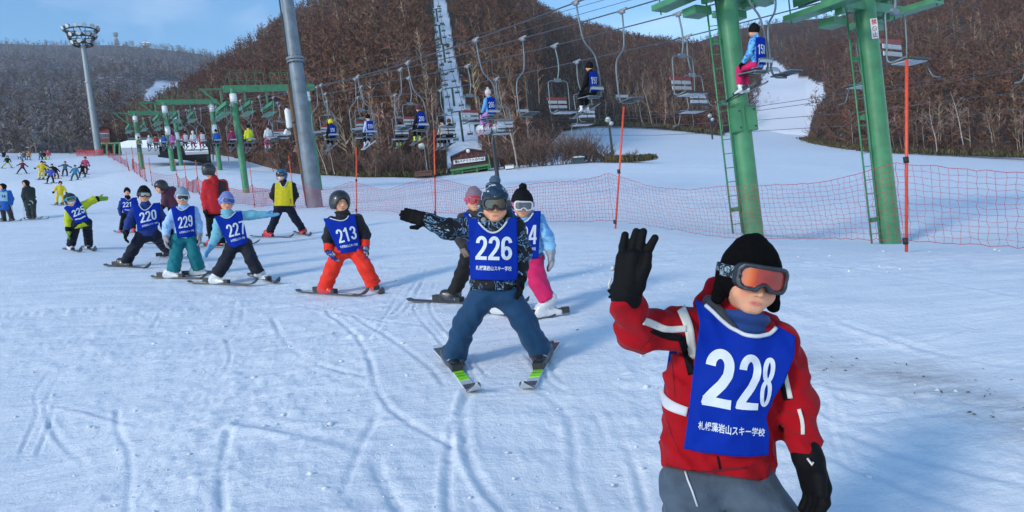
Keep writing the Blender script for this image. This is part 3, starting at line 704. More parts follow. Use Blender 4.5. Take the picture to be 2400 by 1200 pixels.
# ------------------------------------------------------------------ the two thick towers
def tower(base, height, r, lanes, label, sign=False):
    e = empty('lift_tower', base); b = np.array(base)
    n = 28; pt = [(0, 0, -.7), (0, 0, .02), (0, 0, height * .33), (0, 0, height * .66), (0, 0, height)]
    o = MB().tube(pt, [r * 1.04, r * 1.04, r * 1.02, r, r * .98], n).build('column', GREEN, e); smooth_by_angle(o)
    for h in (.9, height * .35, height * .66):
        o = MB().tube([(0, 0, h), (0, 0, h + .012)], r * 1.035, n).build('weld_band', GREEN, e)
    zc = min(lane_at(k, b[1])[2] for k in lanes) - b[2]
    za = zc - .45
    R = np.stack([VV_, U, [0, 0, 1.0]], 1)
    MB().box((0, 0, za), (3.0, .22, .20), R).build('cross_arm', GREEN, e)
    for k in lanes:
        s = (LANES[k][0] - (b[0] + KU * b[1])) * unit([1, KU, 0])[0]; cx = VV_ * s
        for w in (-1, 1): MB().box(cx + VV_ * (.09 * w) + [0, 0, zc - .16], (.02, 1.9, .16), R).build('sheave_beam', GREEN, e)
        for j in range(6):
            c = cx + U * (-.8 + .32 * j) + [0, 0, zc - .13]; MB().tube([c - VV_ * .05, c + VV_ * .05], .11, 14).build('sheave_wheel', DARKM, e, True)
        MB().box(cx + [0, 0, zc - .42], (.10, .16, .5), R).build('sheave_bracket', GREEN, e)
        # service platform hung below the sheaves
        q = cx + VV_ * (.32 if s > 0 else -.32)
        MB().box(q + [0, 0, za - .10], (.44, 1.9, .05), R).box(q + VV_ * .2 + [0, 0, za - .06], (.03, 1.9, .10), R).box(q - VV_ * .2 + [0, 0, za - .06], (.03, 1.9, .10), R).build('platform', GREEN, e)
        for j in (-.9, 0, .9): MB().tube([q + U * j + [0, 0, za - .2], q + U * j + [0, 0, za + .5]], .016, 5).build('rail_post', GREEN, e)
        MB().tube([q - U * .9 + [0, 0, za + .48], q + U * .9 + [0, 0, za + .48]], .016, 5).build('hand_rail', GREEN, e)
        MB().box(q * .6 + U * .3 + [0, 0, za - .30], (.5, .34, .16), R).build('gusset', GREEN, e)
    # ladder on the picture-left side
    lx = np.array([-r - .24, -.10, 0])
    for dy in (-.0, .19): MB().tube([lx + [dy, 0, .05], lx + [dy, 0, za]], .019, 6).build('ladder_rail', GREEN, e, True)
    for i in range(int((za - .2) / .29)): MB().tube([lx + [0, 0, .25 + .29 * i], lx + [.19, 0, .25 + .29 * i]], .009, 5).build('rung', GREEN, e)
    for h in (.55, 2.75, 4.0): MB().box((-r - .06, -.02, h), (.26, .07, .09)).build('ladder_bracket', GREEN, e)
    if not sign:
        for sx in (-.13, .17):
            MB().box((sx, -r * .72, 2.35), (.22, .14, .50)).box((sx, -r * .72, 2.35), (.18, .17, .46)).build('junction_box', GREEN, e)
            for hz in (2.18, 2.52): MB().tube([(sx + .06, -r * .72 - .09, hz), (sx + .06, -r * .72 - .075, hz)], .022, 8).build('bolt', DARKM, e)
    else:
        yy = -r - .012
        MB().box((.04, yy, za - .52), (.145, .012, .42)).build('sign_plate', WHITES, e)
        red = mat('sign_red', (0.55, 0.03, 0.03), rough=0.5)
        for ch, dz in (('禁', .13), ('止', -.14)): plate_text(ch, .12, 'sign_text', e, red, Matrix.Translation((.04, yy - .010, za - .52 + dz)) @ Matrix.Rotation(math.pi / 2, 4, 'X'), .002)
        ring = MB().tube([(.045 * math.cos(a) + .04, yy - .008, za - .52 + .045 * math.sin(a)) for a in np.linspace(0, 2 * math.pi, 21)], .005, 5)
        ring.tube([(.01, yy - .008, za - .49), (.07, yy - .008, za - .55)], .005, 5).build('sign_ring', red, e)
    return tag(e, label, 'lift tower', 'thick green lift towers')
b1, b2 = P(1765, 548, 15.0), P(2087, 570, 15.6)
tower(b1, 8.2, 0.202, ('a_up', 'a_down'), 'thick green steel lift tower with ladder and junction boxes behind the net')
tower(b2, 8.2, 0.208, ('b_down', 'b_up'), 'thick green steel lift tower with a white prohibition sign near its top', True)
# ------------------------------------------------------------------ gantries up the line
def gantry(pa, pb, words, fb=1.03):
    def post(px, py, c):
        r = ray(px, py); k = c / (r[0] + KU * r[1]); p = CAM + r * k; p[2] = min(p[2], gz(p[0], p[1]) + .1); return p
    A = post(*pa, 15.8); B = P(*pb, A[1] * fb); B[2] = min(B[2], gz(B[0], B[1]) + .1)
    def lane_cross(k):
        c = LANES[k][0]; ca, cb = A[0] + KU * A[1], B[0] + KU * B[1]; f = (c - ca) / (cb - ca); q = A + (B - A) * f
        p = lane_at(k, min(q[1], LANE3[k][-1, 1])); return np.array([q[0], q[1], p[2]])
    X = {k: lane_cross(k) for k in LANES}
    top = max(p[2] for p in X.values()) + .85
    e = empty('lift_gantry', A); o0 = A.copy(); D = unit((B - A) * [1, 1, 0]); Nn = np.array([-D[1], D[0], 0])
    for q in (A, B):
        o = MB().tube([np.array([q[0], q[1], q[2] - .6]) - o0, np.array([q[0], q[1], top]) - o0], .19, 18).build('post', GREEN, e); smooth_by_angle(o)
        MB().tube([np.array([q[0], q[1], top - .85]) - o0, np.array([q[0], q[1], top - .3]) - o0], .2, 18).build('white_band', WHITES, e, True)
        if A[1] > 50: MB().tube([np.array([q[0], q[1], top - 2.6]) - o0, np.array([q[0], q[1], top - 1.9]) - o0], .2, 18).build('white_band', WHITES, e, True)
    R = np.stack([D, Nn, [0, 0, 1.0]], 1); RU = np.stack([VV_, U, [0, 0, 1.0]], 1)
    mid = np.array([(A[0] + B[0]) / 2, (A[1] + B[1]) / 2, top]) - o0; Lb = np.linalg.norm((B - A)[:2]) + 1.0
    MB().box(mid, (Lb, .28, .36), R).build('beam', GREEN, e)
    for sgn in (-1, 1):
        for h0, h1 in ((-.42, -.04), (.04, .42)):
            for j in np.linspace(h0 * Lb, h1 * Lb, 5): MB().tube([mid + D * j + Nn * .3 * sgn + [0, 0, .15], mid + D * j + Nn * .3 * sgn + [0, 0, 1.0]], .014, 4).build('rail_post', RUST if sgn < 0 else GREEN, e)
            for h in (.55, 1.0): MB().tube([mid + D * h0 * Lb + Nn * .3 * sgn + [0, 0, h], mid + D * h1 * Lb + Nn * .3 * sgn + [0, 0, h]], .014, 4).build('hand_rail', RUST if sgn < 0 else GREEN, e)
    MB().tube([mid - D * (Lb / 2 + 1.3), mid - D * (Lb / 2)], .05, 6).tube([mid - D * (Lb / 2 + 1.2), mid - D * (Lb / 2 - .4) - [0, 0, 1.5]], .05, 6).build('strut', GREEN, e)
    for k, p in X.items():
        p = p - o0
        for w in (-1, 1): MB().box(p + VV_ * (.1 * w) + [0, 0, -.16], (.03, 2.2, .18), RU).build('sheave_beam', GREEN, e)
        for j in range(6):
            c = p + U * (-.9 + .36 * j) + [0, 0, -.14]; MB().tube([c - VV_ * .06, c + VV_ * .06], .13, 10).build('sheave_wheel', GREEN, e, True)
        MB().box([p[0], p[1], (p[2] + mid[2]) / 2 - .1], (.09, .09, abs(mid[2] - p[2]) + .1), RU).build('hanger_bar', GREEN, e)
        MB().box(p + [0, 0, -.62], (.5, 1.6, .05), RU).build('platform', GREEN, e)
        for j in (-.7, .7): MB().tube([p + U * j + [0, 0, -.6], p + U * j + [0, 0, -.2]], .02, 4).build('rail_post', GREEN, e)
    return tag(e, words, 'lift gantry', 'green gantries over both lifts')
gantry((577, 447), (752, 470), 'nearest green two-post gantry over the chair lifts, left of the lamp mast', 1.045)
gantry((405, 391), (514, 383), 'middle green two-post gantry over the chair lifts')
gantry((326, 344), (420, 352), 'farthest green two-post gantry standing at the upper lift station')

# ------------------------------------------------------------------ masts and lamps
def lamp_mast():
    b = hit(739, 486); e = empty('lamp_mast', b); H = 15.5
    me = mat('weathered_steel', (0.15, 0.185, 0.22), rough=0.5, metal=0.15, var=0.30, scale=3.0, bump=0.25, bscale=25, bdist=.004)
    o = MB().tube([(0, 0, -.3), (0, 0, 5.62)], [.30, .262], 28).build('lower_section', me, e); smooth_by_angle(o)
    o = MB().tube([(0, 0, 5.70), (0, 0, H)], [.245, .18], 28).build('upper_section', me, e); smooth_by_angle(o)
    o = MB().tube([(0, 0, 5.55), (0, 0, 5.63)], .33, 28).tube([(0, 0, 5.66), (0, 0, 5.75)], .335, 28).build('flange', me, e); smooth_by_angle(o)
    for i in range(12): a = i * math.pi / 6; MB().tube([(.295 * math.cos(a), .295 * math.sin(a), 5.50), (.295 * math.cos(a), .295 * math.sin(a), 5.80)], .016, 6).build('flange_bolt', DARKM, e)
    MB().box((-.28, -.06, 4.2), (.05, .05, 8.4)).build('cable_duct', DARKM, e)
    w = mat('white_enamel', (0.66, 0.68, 0.66), rough=0.4)
    o = MB().tube([(-.52, -.12, 3.12), (-.53, -.12, 3.16), (-.53, -.12, 3.78), (-.50, -.12, 3.83)], [.10, .115, .115, .09], 16).build('ballast_box', w, e); smooth_by_angle(o)
    MB().tube([(-.52, -.12, 3.3), (-.25, -.03, 3.3)], .03, 6).build('bracket', DARKM, e)
    o = MB().tube([(-.70, -.22, 2.97), (-.62, -.15, 2.92), (-.52, -.1, 2.9)], [.12, .09, .05], 12).build('flood_light', w, e); smooth_by_angle(o)
    return tag(e, 'tall grey steel lamp mast with a flange joint rising behind the net', 'lamp mast')
lamp_mast()
tb = hit(722, 482); o = MB().tube([tb, tb + [-.12, .1, 3.0], tb + [-.2, .2, 5.2]], [.10, .09, .07], 9).build('timber_pole', mat('old_timber', (0.14, 0.075, 0.04), rough=0.85, var=0.3, scale=10), None, True)
tag(o, 'brown timber pole standing tight against the left of the lamp mast', 'pole')
def stadium_light():
    b = hit(232, 363, 130); e = empty('stadium_light', b); s = b[1] / 100.0
    top = P(190, 108, b[1]); H = (top - b)[2]
    o = MB().tube([(0, 0, -.5), (0, 0, H * .45), (0, 0, H)], [.48 * s, .40 * s, .32 * s], 16).build('pole', STEEL, e); smooth_by_angle(o)
    for h in (.42, .66): o = MB().tube([(0, 0, H * h), (0, 0, H * h + .25)], .47 * s, 16).build('pole_joint', STEEL, e)
    lampm = mat('lamp_glass', (0.62, 0.66, 0.66), rough=0.25, var=0.05); housing = mat('lamp_housing', (0.20, 0.24, 0.25), rough=0.5, metal=.3)
    for z, r, n, ph in ((.1, 1.12, 8, .2), (1.0, 1.55, 10, 0), (2.0, 1.95, 13, .1)):
        z *= s; r *= s
        MB().tube([(r * math.cos(a), r * math.sin(a), H + z) for a in np.linspace(0, 2 * math.pi, 33)], .10 * s, 6).build('ring', DARKM, e, True)
        for k in range(4): a = k * math.pi / 2 + .4; MB().tube([(.2 * s * math.cos(a), .2 * s * math.sin(a), H + z), (r * math.cos(a), r * math.sin(a), H + z)], .06 * s, 5).build('spoke', DARKM, e)
        for k in range(n):
            a = 2 * math.pi * k / n + ph; d = np.array([math.cos(a), math.sin(a), -.45]); c = np.array([r * math.cos(a), r * math.sin(a), H + z + .35 * s])
            o = MB().tube([c - d * .13 * s, c + d * .10 * s, c + d * .31 * s], [.08 * s, .21 * s, .29 * s], 12).build('flood_lamp', housing, e, True)
            MB().tube([c + d * .315 * s, c + d * .33 * s], .265 * s, 12).build('lens', lampm, o)
    for k in range(8): a = k * math.pi / 4; MB().tube([(1.0 * s * math.cos(a), 1.0 * s * math.sin(a), H), (1.9 * s * math.cos(a), 1.9 * s * math.sin(a), H + 2.1 * s)], .05 * s, 5).build('rib', DARKM, e)
    return tag(e, 'tall stadium floodlight with a round crown of lamps on the left', 'floodlight')
stadium_light()
def small_lamp(px, py, d, ptop, r, lamps, words, name='lamp_post', m=DARKM):
    b = P(px, py, d); e = empty(name, b); H = (P(px, ptop, d) - b)[2]
    o = MB().tube([(0, 0, -.6), (0, 0, H)], [r, r * .75], 10).build('pole', m, e); smooth_by_angle(o)
    lm = mat('lamp_shell', (0.55, 0.60, 0.60), rough=0.35, var=.08)
    for (dx, dy, dz, s) in lamps:
        c = np.array([dx, dy, H + dz]); dd = unit([dx * 1.2 + .01, -.8, -.5])
        o = MB().tube([c - dd * .14 * s, c, c + dd * .2 * s], [.07 * s, .17 * s, .23 * s], 12).build('flood_lamp', lm, e, True)
        MB().tube([(0, 0, H - .05), c], .03 * s, 5).build('arm', m, e)
    return tag(e, words, 'lamp post')
_b = hit(1168, 431); small_lamp(1168, 431, _b[1], 300, .12, [(-.42, -.1, .08, 1.2), (-.2, -.25, .02, 1.1), (.2, -.2, .05, 1.0), (.42, -.1, .06, 1.1)], 'dark lamp post with a cluster of pale floodlights on the far snow')
small_lamp(1003, 412, 62, 345, .05, [(-.15, -.2, .2, 1.3)], 'thin grey lamp post with a single floodlight in front of the wood', m=STEEL)
small_lamp(1436, 362, 75, 280, .14, [(-.1, -.2, .1, 1.3), (.15, -.2, -.35, 1.0)], 'dark pole with two white floodlights beside the bushes')
small_lamp(1669, 318, 118, 272, .14, [(-.1, -.2, .2, 1.5), (.2, -.2, -.5, 1.3)], 'pole with white floodlights at the edge of the distant wood')

# ------------------------------------------------------------------ red safety net
def fence():
    poles = [(2122, 591, 2125, 140), (1440, 536, 1462, 250), (1020, 510, 1017, 304), (835, 502, 835, 343), (692, 491, 690, 336), (597, 486, 597, 375), (516, 470, 516, 386), (468, 457, 468, 386),
             (440, 450, 437, 384), (418, 442, 418, 388), (357, 436, 357, 387), (343, 427, 340, 380), (330, 416, 327, 372), (316, 405, 313, 364), (300, 394, 298, 358), (284, 384, 282, 352), (268, 376, 266, 347), (254, 369, 252, 341)]
    e = empty('safety_fence', hit(2122, 591)); o0 = np.array(e.location)
    red = mat('orange_pole', srgb(222, 78, 46), rough=0.5, var=0.10, scale=12)
    netm = mat('red_net_cord', srgb(165, 40, 62), rough=0.7, var=0.15)
    B, T = [], []
    for bx, by, tx, ty in poles:
        b = hit(bx, by, 130); t = P(tx, ty, b[1] + .02); h = t[2] - b[2]
        if b[1] > 24: t = b + np.array([0.03, 0, 2.05 if b[1] < 60 else 1.9])
        B.append(b); T.append(t)
        s = .0175 if b[1] < 40 else .025
        MB().tube([b - o0 - [0, 0, .1], t - o0], s, 8).build('pole', red, e, True)
        k = 1.02 / max(1.5, t[2] - b[2])
        for f in (k, k * .12): q = b + (t - b) * f - o0; MB().tube([q - [0, 0, .035], q + [0, 0, .035]], s * 1.7, 8).build('clamp', BLACKR, e, True)
    b0 = B[0] + np.array([3.3, -4.6, -.15]); b0[2] = gz(b0[0], b0[1]); B = [b0] + B; T = [b0 + [0, 0, 2]] + T
    for i in range(len(B) - 1):
        a, b = B[i], B[i + 1]; L = np.linalg.norm(b - a); far = a[1] > 30
        if 11 == i: continue                                   # a gap beside the far post
        cell = .085 if a[1] < 14 else (.10 if a[1] < 24 else .17)
        n = max(4, int(L / cell)); m = 12 if a[1] < 14 else (10 if a[1] < 24 else 7)
        sag = min(.24, .042 * L); r = .0021 if a[1] < 12 else (.003 if a[1] < 24 else .007)
        s = np.linspace(0, 1, n + 1); hgt = 1.0 - sag * 4 * s * (1 - s) * (1 + .25 * np.sin(s * 9 + i)) 
        low = .10 + .04 * np.sin(s * 7 + i)
        base = a[None] + (b - a)[None] * s[:, None]; base[:, 2] = ground(base[:, 0], base[:, 1])
        G = np.zeros((n + 1, m + 1, 3))
        slant = .10 * np.sin(s * math.pi) * (1 if i % 2 else -1)
        dirv = unit((b - a) * [1, 1, 0]); nrm = np.array([-dirv[1], dirv[0], 0])
        for j in range(m + 1):
            f = j / m; G[:, j] = base + np.array([0, 0, 1.0]) * (low + (hgt - low) * f)[:, None] + dirv[None] * ((f - .5) * slant)[:, None] + nrm[None] * (.05 * np.sin(s * 14 + f * 3 + i) * np.sin(s * math.pi) * (1 - f))[:, None]
        G += RNG.normal(0, .007, G.shape); G -= o0
        mb = MB()
        for j in range(m + 1): mb.tube(G[:, j], r * (1.9 if j in (0, m) else 1.0), 3, False)
        for k in range(n + 1): mb.tube(G[k], r, 3, False)
        mb.build('net', netm, e)
    return tag(e, 'red safety net fence on orange poles running up the slope', 'fence')
fence()
def far_net():
    e = empty('barrier_net', P(210, 366, 100)); o0 = np.array(e.location); m = mat('red_barrier', srgb(190, 45, 48), rough=.7)
    pts = [P(px, py, 100) for px, py in ((180, 366), (204, 366), (222, 366), (243, 364))]
    for q in pts: MB().tube([q - o0, q - o0 + [0, 0, .95]], .03, 5).build('post', m, e)
    for a, b in zip(pts[:-1], pts[1:]):
        mb = MB()
        for f in np.linspace(.05, .85, 9): mb.tube([a - o0 + [0, 0, f], b - o0 + [0, 0, f - .05]], .022, 3, False)
        for s in np.linspace(0, 1, 14): q = a + (b - a) * s - o0; mb.tube([q, q + [0, 0, .85]], .022, 3, False)
        mb.build('net', m, e)
    return tag(e, 'short dense red net barrier at the foot of the stadium floodlight', 'fence')
far_net()
# ------------------------------------------------------------------ power cables across the right
for pts, words in [([(1230, 316), (1540, 317), (1759, 308), (2000, 294), (2450, 252)], 'black power cable sagging across the right, lowest of all'),
                   ([(1230, 300), (1540, 295), (1759, 283), (2000, 264), (2450, 208)], 'black power cable across the right, second from the bottom'),
                   ([(1240, 285), (1540, 276), (1759, 262), (1880, 245), (2450, 158)], 'black power cable across the right, third from the bottom'),
                   ([(1240, 279), (1540, 268), (1759, 252), (1880, 234), (2450, 146)], 'black power cable across the right, fourth from the bottom'),
                   ([(1700, 108), (1900, 76), (2240, 18), (2300, 8)], 'thin cable before the right hill, lower one near its ridge'), ([(1700, 96), (1900, 62), (2240, 2), (2300, -9)], 'thin cable before the right hill, upper one near its ridge')]:
    d0 = np.linspace(78, 46, len(pts)); o = MB().tube([P(px, py, d) for (px, py), d in zip(pts, d0)], .022, 5).build('power_cable', CABLE, None, True); tag(o, words, 'cable')
# ================================================================== far line of chairs up the cut, stations, single trees
def hill_at(hill, px, py):
    t = np.linspace(0, 1, 400); p = hill.pt(np.full(400, float(px)), t); _, y = projarr(p); i = int(np.argmin(np.abs(y - py))); return p[i]
def line_c(py, f=.5):
    l = np.interp(py, [a[1] for a in LINE_L], [a[0] for a in LINE_L]); r = np.interp(py, [a[1] for a in LINE_R], [a[0] for a in LINE_R]); return l + (r - l) * f
DGREEN = mat('dark_green_paint', srgb(30, 74, 66), rough=.5, var=.1)
TOW = [(52, 30), (103, 44), (148, 42), (247, 42), (330, 70)]
for i, (by, hp_) in enumerate(TOW):
    b = hill_at(H1, line_c(by, .55), by); d = b[1]; H = hp_ * d / F; e = empty('slope_tower', b)
    MB().tube([(0, 0, -.4), (0, 0, H)], .07 + .0006 * d, 8).build('post', DGREEN, e, True); MB().box((0, 0, H), (1.7, .12, .12)).build('cross_arm', DGREEN, e)
    for sx in (-.8, .8): MB().box((sx, 0, H - .1), (.1, .7, .1)).build('sheave_train', DGREEN, e)
    tag(e, f'small dark green lift tower in the snowy cut, {ORD[i]} from the top', 'lift tower', 'towers in the snowy cut')
def small_chair():
    m = MB().tube([(0, 0, 0), (.04, 0, -.75), (.04, -.05, -1.0)], .025, 4).box((0, -.05, -1.12), (.78, .04, .20)).box((0, -.20, -1.28), (.78, .34, .05)).tube([(-.36, -.05, -.85), (.36, -.05, -.85)], .02, 4).tube([(-.37, -.06, -.85), (-.37, -.2, -1.28)], .02, 4).tube([(.37, -.06, -.85), (.37, -.2, -1.28)], .02, 4)
    return m.mesh('slope_chair')
_sc = small_chair(); _sc.materials.append(DGREEN)
lane_pts = {}
for ln, f in (('l', .32), ('r', .80)):
    ys = np.linspace(20, 352, 60); pts = np.array([hill_at(H1, line_c(y, f), y) for y in ys]); pts[:, 2] += 1.6
    sd = np.r_[0, np.cumsum(np.linalg.norm(np.diff(pts, axis=0), axis=1))]; lane_pts[ln] = pts
    o = MB().tube(pts[::4], .03, 4).build('slope_rope', CABLE, None, True); tag(o, 'thin rope above the snowy cut, ' + ('left' if ln == 'l' else 'right') + ' one', 'cable')
    for ci, s_ in enumerate(np.arange(1.5, sd[-1], 4.6)):
        p = [np.interp(s_, sd, pts[:, k]) for k in range(3)]; o = obj('slope_chair', _sc); o.location = p; o.rotation_euler = (0, 0, (0 if ln == 'r' else math.pi) + RNG.normal(0, .1))
        k = (1 + p[1] / 400) * .62; o.scale = (k, k, k); tag(o, 'small dark chair on the ' + ('left' if ln == 'l' else 'right') + '-hand rope of the snowy cut, ' + (ORD[ci] if ci < 15 else 'last') + ' from the top', 'lift chair', 'chairs on the ' + ('left' if ln == 'l' else 'right') + ' rope of the cut')

def prism_px(mb, pts, d, depth, d2=None):
    """an upright slab seen face on: outline in pixels, running back by depth metres"""
    A = [P(px, py, d) for px, py in pts]; B = [a + np.array([(a[0]) / d * depth, depth, 0]) for a in A]; n = len(A)
    return mb.add([*A, *B], [tuple(range(n - 1, -1, -1)), tuple(range(n, 2 * n))] + [(i, (i + 1) % n, n + (i + 1) % n, n + i) for i in range(n)])
def part_px(name, pts, d, depth, material, e, parent=None):
    o = prism_px(MB(), pts, d, depth).build(name, material, e if parent is None else parent); inv = (e.matrix_world if parent is None else e.matrix_world).inverted()
    o.data.transform(Matrix.Translation(-Vector(e.location))); return o
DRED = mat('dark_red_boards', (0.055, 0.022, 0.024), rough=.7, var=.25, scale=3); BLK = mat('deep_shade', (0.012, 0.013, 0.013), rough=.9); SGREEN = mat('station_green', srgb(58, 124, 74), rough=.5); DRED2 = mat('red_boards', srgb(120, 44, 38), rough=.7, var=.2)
def lower_station():
    e = empty('lift_station', P(1098, 404, 63))
    part_px('gable_wall', [(1056, 396), (1060, 366), (1097, 350), (1134, 356), (1148, 372), (1148, 384)], 63, 3.5, DRED, e)
    for x0, x1, ya, yb in ((1078, 1083, 372, 360), (1091, 1094, 371, 356), (1103, 1108, 368, 355), (1119, 1122, 367, 359)): part_px('batten', [(x0, ya), (x0, yb), (x1, yb - 1), (x1, ya - 1)], 62.95, .04, DRED2, e)
    part_px('roof', [(1056, 369), (1097, 350.5), (1136, 355), (1136, 352.5), (1097, 347), (1055, 366)], 62.8, 3.9, DRED, e)
    sg = part_px('sign_board', [(1063, 385), (1063, 376), (1137, 367), (1137, 376)], 62.8, .12, WHITES, e)
    c = P(1100, 376, 62.74) - np.array(e.location); dx = unit(P(1137, 367, 62.74) - P(1063, 376, 62.74)); dz = unit(np.cross(dx, [0, 1.0, 0])); M = axes(dx, dz, np.cross(dx, dz), c)
    plate_text('第2ペアリフトのりば', .27, 'sign_text', e, BLK, M, .006)
    cl = P(1097, 353.5, 62.7) - np.array(e.location); MB().tube([cl, cl + [0, .08, 0]], .17, 18).build('round_lamp', mat('lamp_white', (0.72, 0.72, 0.68), rough=.4), e, True)
    part_px('eave', [(1055, 397), (1148, 383), (1148, 388), (1056, 402)], 62.6, 1.2, SGREEN, e); part_px('lower_rail', [(1058, 405), (1147, 391), (1147, 394), (1058, 408)], 62.9, .3, SGREEN, e)
    for x, yt, yb in ((1061, 398, 414), (1084, 396, 408), (1118, 391, 404), (1145, 386, 402)): part_px('post', [(x - 2, yb), (x - 2, yt), (x + 2, yt), (x + 2, yb)], 62.8, .2, SGREEN, e)
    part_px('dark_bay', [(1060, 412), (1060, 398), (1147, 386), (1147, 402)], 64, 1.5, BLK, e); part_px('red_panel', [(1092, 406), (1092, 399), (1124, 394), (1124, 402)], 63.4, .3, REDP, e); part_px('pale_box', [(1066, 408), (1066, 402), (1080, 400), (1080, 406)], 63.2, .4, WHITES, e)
    b = P(1150, 395, 62.5) - np.array(e.location); MB().tube([b, b + [-.05, 0, 1.2], b + [-.12, 0, 1.25]], .05, 6).build('drain_pipe', SGREEN, e)
    return tag(e, 'small dark red lift station with a white lettered sign board below the snowy cut', 'building')
lower_station()
SNOWROOF = mat('roof_snow', (0.80, 0.84, 0.90), rough=.7, var=.05, scale=2)
def upper_station():
    e = empty('upper_lift_station', P(390, 356, 84))
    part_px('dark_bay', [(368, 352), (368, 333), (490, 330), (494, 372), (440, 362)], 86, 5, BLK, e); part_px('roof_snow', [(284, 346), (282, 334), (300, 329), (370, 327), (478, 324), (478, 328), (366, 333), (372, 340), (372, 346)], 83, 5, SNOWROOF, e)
    part_px('awning_snow', [(432, 346), (428, 336), (440, 327), (470, 325), (486, 346)], 81.5, 2.5, SNOWROOF, e); part_px('awning_edge', [(432, 350), (432, 346.5), (487, 346.5), (487, 349)], 81, 2.6, WHITES, e); part_px('awning_trim', [(434, 356), (434, 354), (488, 352), (488, 354)], 81.2, 2.0, WHITES, e)
    for x in (486, 498): part_px('post', [(x, 376), (x, 330), (x + 3, 330), (x + 3, 376)], 84, .2, DGREEN, e)
    part_px('deck_rail', [(300, 327), (300, 323), (480, 318), (480, 322)], 88, .2, DGREEN, e)
    return tag(e, 'low upper lift station with snow-covered roofs over a dark bay', 'building')
upper_station()
def hut():
    e = empty('red_hut', P(240, 336, 112)); part_px('wall', [(228, 334), (226, 300), (240, 295), (256, 299), (258, 334)], 112, 4, DRED2, e); part_px('roof', [(224, 300), (240, 293), (259, 298), (259, 301), (240, 296.5), (224, 303)], 111.5, 5, DRED, e)
    for x in (231, 237.5, 244, 250.5):
        w = part_px('window', [(x, 324), (x, 312), (x + 5.4, 312), (x + 5.4, 324)], 111.9, .2, WHITES, e); part_px('pane', [(x + .8, 323), (x + .8, 313), (x + 4.6, 313), (x + 4.6, 323)], 111.8, .05, mat('dark_glass', (0.10, 0.13, 0.17), rough=.15), e)
    part_px('ledge', [(228, 338), (228, 334.5), (262, 334.5), (262, 338)], 111.4, 2, SNOWROOF, e)
    for x in (248, 266, 278): part_px('post', [(x, 362), (x, 336), (x + 4, 336), (x + 4, 362)], 110, .4, SGREEN, e)
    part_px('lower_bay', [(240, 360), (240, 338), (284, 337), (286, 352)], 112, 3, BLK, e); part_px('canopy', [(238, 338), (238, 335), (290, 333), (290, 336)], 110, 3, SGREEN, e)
    return tag(e, 'red lift control hut with a row of white-framed windows behind the floodlight', 'building')
hut()
def box_thing(name, pts, d, depth, m, label, cat, extra=None):
    e = empty(name, P(*pts[0], d)); part_px('body', pts, d, depth, m, e)
    if extra: part_px(*extra[:1], extra[1], extra[2], extra[3], extra[4], e)
    return tag(e, label, cat)
box_thing('storage_shed', [(1343, 386), (1343, 370), (1368, 367), (1370, 384)], 63, 1.2, mat('teal_sheet', (0.03, 0.06, 0.075), rough=.5), 'small dark teal shed with snow on its roof by the bushes', 'shed', ('snow_cap', [(1342, 370), (1344, 367), (1360, 365), (1370, 366), (1370, 368)], 62.9, 1.4, SNOWROOF))
box_thing('white_tank', [(1184, 396), (1184, 388), (1204, 386), (1204, 394)], 62, 1.0, WHITES, 'small white box standing at the edge of the wood', 'box', ('lid', [(1183, 388), (1183, 387), (1205, 385), (1205, 386)], 61.9, 1.2, STEEL))
box_thing('brown_crate', [(972, 414), (972, 402), (1012, 398), (1012, 411)], 59, 1.2, mat('brown_boards', (0.12, 0.05, 0.035), rough=.8, var=.2), 'low brown wooden crate in front of the wood', 'crate', ('board', [(972, 406), (972, 405), (1012, 401.5), (1012, 402.5)], 58.95, .05, DRED))
e = empty('ridge_tower', P(274, 104, 790)); H = 26 * 790 / F
for z0, z1, r0, r1, nm in ((0, H * .5, 2.6, 2.0, 'base'), (H * .5, H * .72, .9, .9, 'shaft'), (H * .72, H, 2.2, 3.0, 'dish_ring')): MB().tube([(0, 0, z0), (0, 0, z1)], [r0, r1], 10).build(nm, STEEL, e)
tag(e, 'small antenna tower on the skyline of the far mountain', 'tower')
e = empty('ridge_lodge', P(345, 108, 770)); part_px('wall', [(333, 106), (333, 100), (350, 100), (350, 106)], 770, 8, WHITES, e); part_px('roof', [(330, 101), (336, 97.5), (350, 98.5), (352, 101)], 768, 10, SNOWROOF, e); tag(e, 'tiny white lodge on the skyline of the far mountain', 'building')

# ------------------------------------------------------------------ single trees along the edges of the wood
BARK = mat('birch_bark', (0.42, 0.36, 0.30), rough=.8, var=.35, scale=6, spec=.2); BARKB = mat('brown_bark', (0.15, 0.095, 0.065), rough=.85, var=.3, scale=5, spec=.15); TWIG = mat('twig', (0.17, 0.105, 0.08), rough=.85, var=.25, scale=4, spec=.15); TWIGP = mat('pale_twig', (0.30, 0.22, 0.17), rough=.85, var=.25, scale=4, spec=.15)
def lone_tree(px, py, d, hpx, label, seed, pale=True, lean=0.0, cat='tree', twigs=170):
    r = np.random.default_rng(seed); H = hpx * d / F; b = P(px, py, d) if d > 100 else P(px, py, d); e = empty('birch_tree' if pale else 'bare_tree', b)
    S = branch_tree(r, H, 'birch' if pale else 'broad', twigs)
    S = [(np.array([p0[0] + lean * p0[2], *p0[1:]]), np.array([p1[0] + lean * p1[2], *p1[1:]]), max(ra, .012), max(rb, .006), tn) for p0, p1, ra, rb, tn in S]
    v, t, _ = seg_mesh([s_ for s_ in S if s_[4] == 0], r, (0,)); v[:, 2] -= .15; obj('trunk', mesh_from('trunk', v, t, True), BARK if pale else BARKB, e)
    v, t, _ = seg_mesh([s_ for s_ in S if s_[4] > 0], r, (1,), 1.3); obj('crown', mesh_from('crown', v, t, False), TWIGP if pale else TWIG, e)
    return tag(e, label, cat, 'single bare trees at the edge of the woods')
